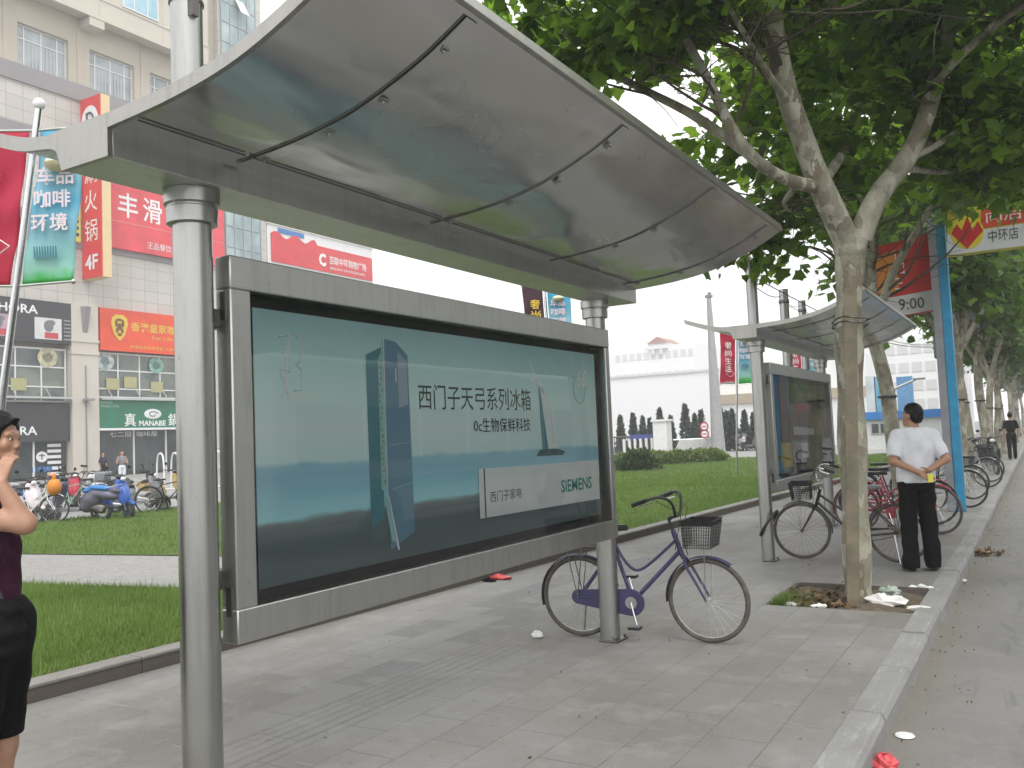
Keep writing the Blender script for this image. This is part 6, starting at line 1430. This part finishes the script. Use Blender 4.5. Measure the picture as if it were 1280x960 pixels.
sdf_mesh('sleeveless_top', topm, CLOTH_PLUM, wo_, .007, .02, [lambda P: P[..., 2]-1.385, lambda P: .93-P[..., 2]], wrinkle(.0028, 18, 26))
sht = [('e', (0, .0, .92), (.165, .135, .15), None, .05)]
for s in (-1, 1): sht += [('c', (s*.08, .0, .86), (s*.08, -.02, .47), .100, .072, .04)]
sdf_mesh('knee_shorts', sht, CLOTH_BLACK, wo_, .008, .03, [lambda P: .505-P[..., 2], lambda P: P[..., 2]-1.02], wrinkle(.003, 10, 30))
for s in (-1, 1): sdf_mesh('shoe', [('c', (s*.08, -.09, .035), (s*.095, .12, .028), .042, .036)], GBLACK, wo_, .008, .02, [lambda P: .002-P[..., 2]])
# bag with strap and pale square buckle
bag = thing('shoulder_bag', 'black ruffled shoulder bag hanging at the hip of the woman', 'bag', WL, WR)
sdf_mesh('bag_body', [('e', (.13, .125, .955), (.05, .06, .085), None), ('e', (.13, .12, .89), (.045, .075, .06), None)], CLOTH_BLACK, bag, .007, .03, (), lambda v: v+.006*np.stack([np.sin(v[:, 2]*70+v[:, 1]*40), np.sin(v[:, 2]*90), np.sin(v[:, 1]*80)], 1))
b = MB(); st = crom([(.13, .11, 1.03), (.140, .075, 1.14), (.142, .03, 1.26), (.11, -.03, 1.385), (.03, -.10, 1.37), (-.05, -.15, 1.2)], 5); b.tube(st, .010, 4); b.build('strap', GBLACK, bag, local=True)
b = MB(); c = Vector((.152, .035, 1.275)); pts = [c+Vector((0, dy*.022, dz*.022)) for dy, dz in ((-1.1, -.7), (.7, -1.1), (1.1, .7), (-.7, 1.1))]; b.tube(pts, .0045, 6, closed=True); b.build('buckle', WHITE_PLASTIC, bag, local=True)

# --- small figures far away
def far_person(label, loc, rz, top, bottom, h=1.7, hairc=HAIR, stride=0.0, arms=0.0, grp=None):
    r = thing('person', label, 'person', loc, rz, grp); s_ = h/1.7
    P = [('e', (0, 0, 1.60), (.075, .092, .11), None), ('c', (0, 0, 1.40), (0, 0, 1.52), .055, .05), ('e', (0, .085, 1.585), (.018, .022, .02), None), ('e', (0, 0, 1.2), (.15, .1, .24), None, .05)]
    for s in (-1, 1):
        wr = (s*.21, .05, .84) if not arms else (s*.12, .22, 1.15+.25*arms*(s > 0)); el = (s*.235, -.03 if not arms else .03, 1.10)
        P += [('c', (s*.16, 0, 1.38), el, .05, .04), ('c', el, wr, .04, .026)]+hand(wr, (0, .25, -1) if not arms else (0, .6, .6), (-s, .2, 0), (0, 1, 0), 1, .4)
        P += [('c', (s*.085, s*stride*.4, .9), (s*.09, s*stride, .48), .075, .055), ('c', (s*.09, s*stride, .48), (s*.095, s*stride*1.7, .08), .05, .036)]
    sdf_mesh('body', P, SKIN, r, .016, .02)
    sdf_mesh('hair', [('e', (0, -.015, 1.625), (.086, .1, .108), None)], hairc, r, .014, .02, [lambda P: np.minimum(P[..., 1]-.02, 1.66-P[..., 2])])
    T = [('e', (0, 0, 1.2), (.17, .12, .26), None, .05), ('c', (-.15, 0, 1.38), (.15, 0, 1.38), .065, .065, .04)]
    for s in (-1, 1): T.append(('c', (s*.165, 0, 1.37), (s*.23, -.02, 1.15), .06, .055))
    sdf_mesh('top', T, top, r, .016, .02, [lambda P: .95-P[..., 2], lambda P: P[..., 2]-1.44])
    L = [('e', (0, 0, .92), (.16, .12, .12), None, .05)]
    for s in (-1, 1): L += [('c', (s*.085, s*stride*.4, .88), (s*.09, s*stride, .48), .09, .075), ('c', (s*.09, s*stride, .48), (s*.095, s*stride*1.7, .07), .07, .065)]
    sdf_mesh('trousers', L, bottom, r, .016, .02, [lambda P: .05-P[..., 2]])
    for s in (-1, 1): sdf_mesh('shoe', [('c', (s*.095, s*stride*1.7-.04, .045), (s*.1, s*stride*1.7+.13, .035), .042, .034)], GBLACK, r, .014, .02)
    r.scale = (s_,)*3; return r
GT = mat('grey_cloth', (.22, .22, .23), .85); DT = mat('dark_blue_cloth', (.02, .02, .05), .85); PT = mat('pink_cloth', (.45, .2, .25), .85)
q = G(153, 607, .06); far_person('distant person in grey top and white trousers by the green sign entrance', (q.x, q.y, .06), R(-120), GT, CLOTH_WHITE, arms=1.0)
q = G(129, 604, .06); far_person('distant person in dark clothes left of the one in white trousers', (q.x, q.y, .06), R(-80), DT, CLOTH_BLACK)
far_person('distant person in black walking away at the kerb on the right', (-1.0, 37, 0), R(5), CLOTH_BLACK, CLOTH_BLACK, stride=.09)
far_person('distant person in pink walking in the road at the right edge', (.35, 52, -.13), R(175), PT, DT, stride=.1)
# ------------------------------------------------------------------ scooters and mopeds
def rot_y(deg): return np.array(Matrix.Rotation(R(deg), 3, 'Y'))
def scooter(name, label, loc, rz, body_m, seat_m, group, box=False, shield=True, scale=1.0, cat='scooter'):
    root = thing(name, label, cat, loc, rz, group)
    def wheel(cx):
        b = MB(); n = 24; ring = [(cx+.165*math.cos(2*PI*k/n), 0, .21+.165*math.sin(2*PI*k/n)) for k in range(n)]
        b.tube(ring, .045, 8, closed=True); t = b.build('wheel', RUBBER, root, local=True)
        b = MB(); b.lathe([(.12, -.02), (.12, .02)], 18, (0, 0, 0), Matrix.Translation((cx, 0, .21)) @ Matrix.Rotation(PI/2, 4, 'X')); b.build('rim', CHROME, t, local=True)
    wheel(-.6); wheel(.62)
    tail = [('e', (-.62, 0, .60), (.36, .155, .125), rot_y(-12)), ('e', (-.32, 0, .50), (.26, .15, .20), rot_y(20)), ('e', (-.86, 0, .69), (.16, .10, .07), rot_y(-14)), ('e', (-.20, 0, .34), (.16, .13, .13), None)]
    sdf_mesh('body', tail, body_m, root, .022, .05)
    sdf_mesh('engine', [('e', (-.50, .02, .30), (.20, .09, .10), None), ('c', (-.35, 0, .30), (-.6, .06, .22), .07, .06)], DARKSTEEL, root, .024, .03)
    b = MB(); b.prism([(-.10, .24), (.34, .24), (.40, .32), (.36, .33), (-.10, .31)], -.14, .14, 'y'); b.build('footboard', GREYP, root, local=True, bevel=.01)
    if shield:
        sdf_mesh('front_shield', [('e', (.42, 0, .62), (.075, .19, .36), rot_y(-20)), ('e', (.50, 0, .56), (.11, .09, .24), rot_y(-22)), ('e', (.34, 0, .86), (.07, .13, .10), None)], body_m, root, .022, .05)
    sdf_mesh('front_fender', [('e', (.62, 0, .36), (.24, .075, .09), None)], body_m, root, .02, .03, [lambda P: .21-np.hypot(P[..., 0]-.62, P[..., 2]-.21)])
    b = MB()
    for s in (-1, 1): b.tube([(.42, s*.06, .75), (.62, s*.07, .21)], .018, 6)
    b.tube([(.30, 0, .95), (.42, 0, .60)], .025, 8); b.build('fork', DARKSTEEL, root, local=True)
    sdf_mesh('seat', [('e', (-.58, 0, .745), (.34, .145, .065), rot_y(-7)), ('e', (-.28, 0, .70), (.18, .11, .06), rot_y(6))], seat_m, root, .02, .05)
    b = MB(); b.tube([(.20, -.32, 1.03), (.28, -.15, 1.01), (.32, 0, .96), (.28, .15, 1.01), (.20, .32, 1.03)], .013, 6); b.ellipsoid((.34, 0, .97), (.09, .11, .07), 12, 8); hb = b.build('handlebar', BLACKP, root, local=True)
    for s in (-1, 1):
        b = MB(); b.bar((.27, s*.2, 1.01), (.25, s*.27, 1.18), .006, 5); b.ellipsoid((.25, s*.29, 1.2), (.012, .055, .04), 10, 6); b.build('mirror', BLACKP, hb, local=True)
    b = MB(); b.ellipsoid((.435, 0, .93), (.03, .07, .05), 12, 8); b.build('headlight', WHITE_PLASTIC, root, local=True)
    b = MB(); b.bar((-.2, -.16, .22), (-.85, -.18, .30), .045, 8); b.build('exhaust', CHROME, root, local=True)
    b = MB(); b.tube([(-.75, -.12, .74), (-.98, -.12, .80), (-.98, .12, .80), (-.75, .12, .74)], .011, 6); b.build('grab_rail', CHROME, root, local=True)
    if box:
        b = MB(); b.cbox((-.93, 0, .95), (.30, .32, .26)); b.build('top_box', body_m, root, local=True, bevel=.05, seg=3)
    root.scale = (scale,)*3
    return root
BLUES = mat('scooter_blue', (.02, .09, .38), .3, 0, .12); SEATB = mat('bright_blue_seat', (.03, .18, .45), .45, 0, .1); LILAC = mat('scooter_lilac', (.13, .12, .17), .3, .2, .2)
GREYS = mat('scooter_grey', (.20, .21, .22), .3, .3, .2); YELS = mat('scooter_yellow', (.36, .25, .06), .35, 0, .15); SEATK = mat('black_seat', (.02, .02, .02), .5); PINKW = mat('scooter_white_pink', (.70, .62, .66), .3, 0, .08); ORANGE = mat('orange_bag', (.65, .22, .02), .5, 0, .15)
def at_lawn_edge(px, py): p = G(px, py, .06); return p
gr = 'scooters and bicycles parked at the lawn edge'
p = at_lawn_edge(98, 652)
scooter('scooter', 'lilac and grey scooter with bright blue seat at the lawn edge', (p.x, p.y, .06), R(205), LILAC, SEATB, gr)
p = at_lawn_edge(140, 649)
scooter('scooter', 'bright blue scooter facing the lawn beside the lilac one', (p.x, p.y, .06), R(0), BLUES, SEATK, gr)
p = at_lawn_edge(174, 641)
scooter('motorbike', 'grey silver motor scooter right of the blue scooter', (p.x, p.y, .06), R(28), GREYS, SEATK, gr, cat='motorbike', box=True)
p = at_lawn_edge(194, 637)
scooter('scooter', 'yellow and silver moped behind the grey motor scooter', (p.x-.3, p.y+.6, .06), R(10), YELS, SEATK, gr)
p = at_lawn_edge(45, 655)
scooter('scooter', 'white and pink scooter half hidden behind the woman', (p.x-.5, p.y, .06), R(0), PINKW, SEATK, gr)
p = at_lawn_edge(50, 655)
bk = bicycle('bicycle', 'white bicycle with an orange bag on its handlebar at the lawn edge', (p.x-.1, p.y-.1, .06), R(22), WHITEB, 'step', r=.33, rim=WHITEB, group=gr, steer=R(15), guard_full=False, basket=False)
b = MB(); b.ellipsoid((p.x+.36, p.y+.12, .06+.82), (.17, .15, .19), 14, 10); b.ellipsoid((p.x+.36, p.y+.12, .06+1.04), (.05, .05, .10), 8, 6); b.tube([(p.x+.33, p.y+.12, 1.1), (p.x+.25, p.y+.08, 1.22), (p.x+.20, p.y+.06, 1.1)], .012, 5)
tag(b.build('shopping_bag', ORANGE, None), 'orange bag hanging on the white bicycle handlebar', 'bag')
for i, (px, py, dy, rz, m1, m2, lb) in enumerate(((98, 640, 2.6, 60, GREYS, SEATK, 'grey scooter in the second row behind the blue seat'), (128, 637, 2.4, -30, REDP, SEATK, 'dark red scooter in the second row behind the bright blue one'), (156, 634, 2.8, 140, WHITEB, SEATK, 'white scooter in the second row behind the grey motor scooter'), (203, 634, 1.8, 30, GBLACK, SEATK, 'black scooter in the second row behind the yellow bicycle'), (30, 652, 2.0, 200, BLUES, SEATK, 'blue scooter in the second row behind the woman'))):
    p = at_lawn_edge(px, py); scooter('scooter', lb, (p.x-dy, p.y+dy*.3, .06), R(rz), m1, m2, gr)
p = at_lawn_edge(212, 640)
bicycle('bicycle', 'black diamond framed bicycle at the lawn edge beside the near shelter post', (p.x, p.y, .06), R(75), GBLACK, 'diamond', r=.34, rim=WHITEB, tyre=RUBBER, group=gr, guard_full=False, basket=False)
p = at_lawn_edge(80, 644)
bicycle('bicycle', 'silver bicycle with green crossbar standing behind the orange bag', (p.x-.6, p.y+.6, .06), R(10), mat('pale_green_paint', (.25, .40, .30), .35), 'diamond', r=.33, group=gr, guard_full=False, basket=True)
p = at_lawn_edge(98, 645)
bicycle('bicycle', 'dark bicycle with tall chrome handlebar behind the lilac scooter', (p.x-.3, p.y+.8, .06), R(-30), GBLACK, 'step', r=.33, group=gr, guard_full=False, basket=False, bar_m=CHROME)
scooter('scooter', 'black scooter parked on the pavement far along the kerb', (-1.35, 27.8, 0), R(-70), GBLACK, SEATK, 'scooters far along the pavement')
# a cluster of mopeds far off beside the blue hoarding
for i, (px, lb, m1) in enumerate(((897, 'white moped under the blue hoarding, leftmost of the cluster', WHITEB), (912, 'red and white moped under the blue hoarding beside the flagpole', REDP), (926, 'pale moped under the blue hoarding right of the flagpole', PINKW), (940, 'dark moped under the blue hoarding nearest the shelter mast', GREYS))):
    q = PD(px, 571, 62-i*1.0); scooter('scooter', lb, (q.x, q.y, .06), R(20+50*i), m1, SEATK, 'mopeds by the blue hoarding', scale=1.25)
# ------------------------------------------------------------------ litter and small things on the ground
def crumple(name, label, loc, r, m, seed, cat='litter', group=None, flatz=.35):
    rr = random.Random(seed); b = MB(); b.ellipsoid((0, 0, 0), (1, 1, 1), 11, 7); out = []
    for v in b.v:
        v = Vector(v); k = .7+.45*rr.random(); out.append((loc[0]+v.x*r[0]*k, loc[1]+v.y*r[1]*k, loc[2]+max(0, (v.z*.8+.45))*r[2]*k+.002))
    b.v = out; return tag(b.build(name, m, None, smooth=0), label, cat, group)
lg = 'scraps of white paper and foil'
def lit(name, label, px, py, r, m, seed, z=0.0, **k): q = G(px, py, z); return crumple(name, label, (q.x, q.y, z), r, m, seed, **k)
lit('paper_scrap', 'white paper scrap lying by the rear wheel of the violet bicycle', 672, 797, (.05, .04, .04), PAPER, 1, group=lg)
lit('red_wrapper', 'flattened red wrapper on the slabs below the poster case', 626, 724, (.13, .07, .04), RED_LITTER, 2)
lit('dark_rag', 'dark crumpled strip beside the red wrapper', 612, 727, (.09, .04, .025), CLOTH_BLACK, 3)
lit('paper_heap', 'heap of torn white paper on the soil right of the tree', 1108, 756, (.17, .10, .07), PAPER, 4, -.03, group=lg)
lit('paper_scrap', 'crumpled white paper near the kerb corner of the tree pit', 1152, 739, (.10, .05, .05), PAPER, 5, -.03, group=lg)
lit('paper_scrap', 'long white paper strip along the front pit edge', 1150, 763, (.10, .04, .03), PAPER, 6, -.02, group=lg)
lit('paper_scrap', 'white scrap at the front left of the tree pit', 990, 758, (.06, .03, .03), PAPER, 7, -.02, group=lg)
lit('paper_scrap', 'white scrap beside the brown leaves in the pit', 1024, 760, (.07, .03, .03), PAPER, 8, -.02, group=lg)
lit('plastic_bag', 'pale green plastic bag on the soil beside the tree trunk', 1112, 744, (.10, .07, .07), mat('pale_green_plastic', (.35, .42, .36), .35), 9, -.03)
lit('red_cup', 'crushed pinkish red paper at the very bottom of the road edge', 1104, 962, (.07, .045, .06), mat('pink_red_paper', (.62, .09, .10), .5), 10, -.13)
q = G(1131, 921, -.13); b = MB(); b.lathe([(.045, .002), (.05, .006), (.046, .012), (.02, .014)], 20, (q.x, q.y, -.13)); tag(b.build('cup_lid', WHITE_PLASTIC, None), 'small round white lid lying in the road gutter', 'lid')
lit('pebble', 'small grey pebble in the gutter above the white lid', 1136, 860, (.03, .03, .03), KERB, 12, -.13)
q = G(1224, 694, -.13); rg = np.random.default_rng(3); n = 130
v, f, at = leaves(np.stack([q.x+rg.normal(0, .13, n), q.y+rg.normal(0, .10, n), -.12+.04*rg.random(n)], 1), np.tile((1., 0, .3), (n, 1)), .06, rg, QV, QF, .1, 1.0)
tag(np_mesh('leaf_heap', v, f, leaf_mat('heap_leaf', (.20, .14, .08), (.1, .07, .03), .5, .1), None, at), 'brown dry leaves swept into a heap in the gutter beside the man', 'leaves', kind='stuff')
lit('paper_scrap', 'white scrap on the road near the brown leaves', 1205, 727, (.03, .03, .02), PAPER, 14, -.13, group=lg)
# dry leaves and weeds in the pit, dust and chips in the gutter
rg = np.random.default_rng(91); n = 420
x = rg.normal(-1.86, .17, n); y = rg.normal(8.05, .20, n); ok = (x > PIT[0]+.04) & (x < PIT[1]-.04) & (y > PIT[2]+.04) & (y < PIT[3]-.05); x, y = x[ok], y[ok]; n = len(x)
v, f, at = leaves(np.stack([x, y, -.03+.05*rg.random(n)], 1), np.tile((1., 0, 0), (n, 1)), .055, rg, QV, QF, .1, 1.2)
tag(np_mesh('dry_leaves', v, f, leaf_mat('fallen_leaf', (.15, .095, .05), (.1, .07, .03), .5, .15), None, at), 'dry brown leaves scattered on the tree pit soil', 'leaves', kind='stuff')
n = 900; x = PIT[0]+.05+np.abs(rg.normal(0, .12, n)); y = rg.uniform(PIT[2]+.02, PIT[3]-.35, n); y = PIT[2]+.04+np.abs(rg.normal(.15, .18, n)); x = np.minimum(x, PIT[0]+.5)
h = .05+.09*rg.random(n); a = rg.uniform(0, 2*PI, n); dx, dy = np.cos(a), np.sin(a)
p = np.stack([np.stack([x-dy*.004, y+dx*.004, np.full(n, -.05)], 1), np.stack([x+dy*.004, y-dx*.004, np.full(n, -.05)], 1), np.stack([x+dx*h*.6, y+dy*h*.6, -.05+h], 1)], 1).reshape(-1, 3)
tag(np_mesh('pit_weeds', p, np.arange(len(p)).reshape(-1, 3), GRASS, None, rg.random(n)), 'tuft of green weeds at the left edge of the tree pit', 'weeds', kind='stuff')
n = 500; y = rg.uniform(3, 30, n); x = -.80+np.abs(rg.normal(0, .16, n)); keep = rg.random(n) < .8; x, y = x[keep], y[keep]; n = len(x)
v, f, at = leaves(np.stack([x, y, np.full(n, -.124)], 1), np.tile((1., 0, .5), (n, 1)), .017, rg, QV, QF, .1, .7)
tag(np_mesh('gutter_debris', v, f, leaf_mat('gutter_chip', (.16, .13, .09), (.1, .08, .05), .5, .1), None, at), 'leaf crumbs and grit gathered along the gutter', 'debris', kind='stuff')
n = 120; y = rg.uniform(3, 20, n); x = rg.uniform(-5, -1, n); v, f, at = leaves(np.stack([x, y, np.full(n, .005)], 1), np.tile((1., 0, .5), (n, 1)), .022, rg, QV, QF, .1, .7)
tag(np_mesh('pavement_debris', v, f, bpy.data.materials['gutter_chip'], None, at), 'small leaf crumbs lying about on the pavement slabs', 'debris', kind='stuff')
# ------------------------------------------------------------------ the milky air of an overcast summer day
hm, ht, ho = nodes_of('haze_air'); pv = ht.nodes.new('ShaderNodeVolumePrincipled'); pv.inputs['Color'].default_value = (.93, .95, .97, 1); pv.inputs['Density'].default_value = .0026; pv.inputs['Anisotropy'].default_value = .2
ht.links.new(pv.outputs[0], ho.inputs['Volume'])
b = MB(); b.box(-215, 60, -65, 310, -1.3, 52); tag(b.build('haze', hm, None, smooth=0), 'thin milky haze lying over the whole street and plaza', 'haze', kind='stuff')
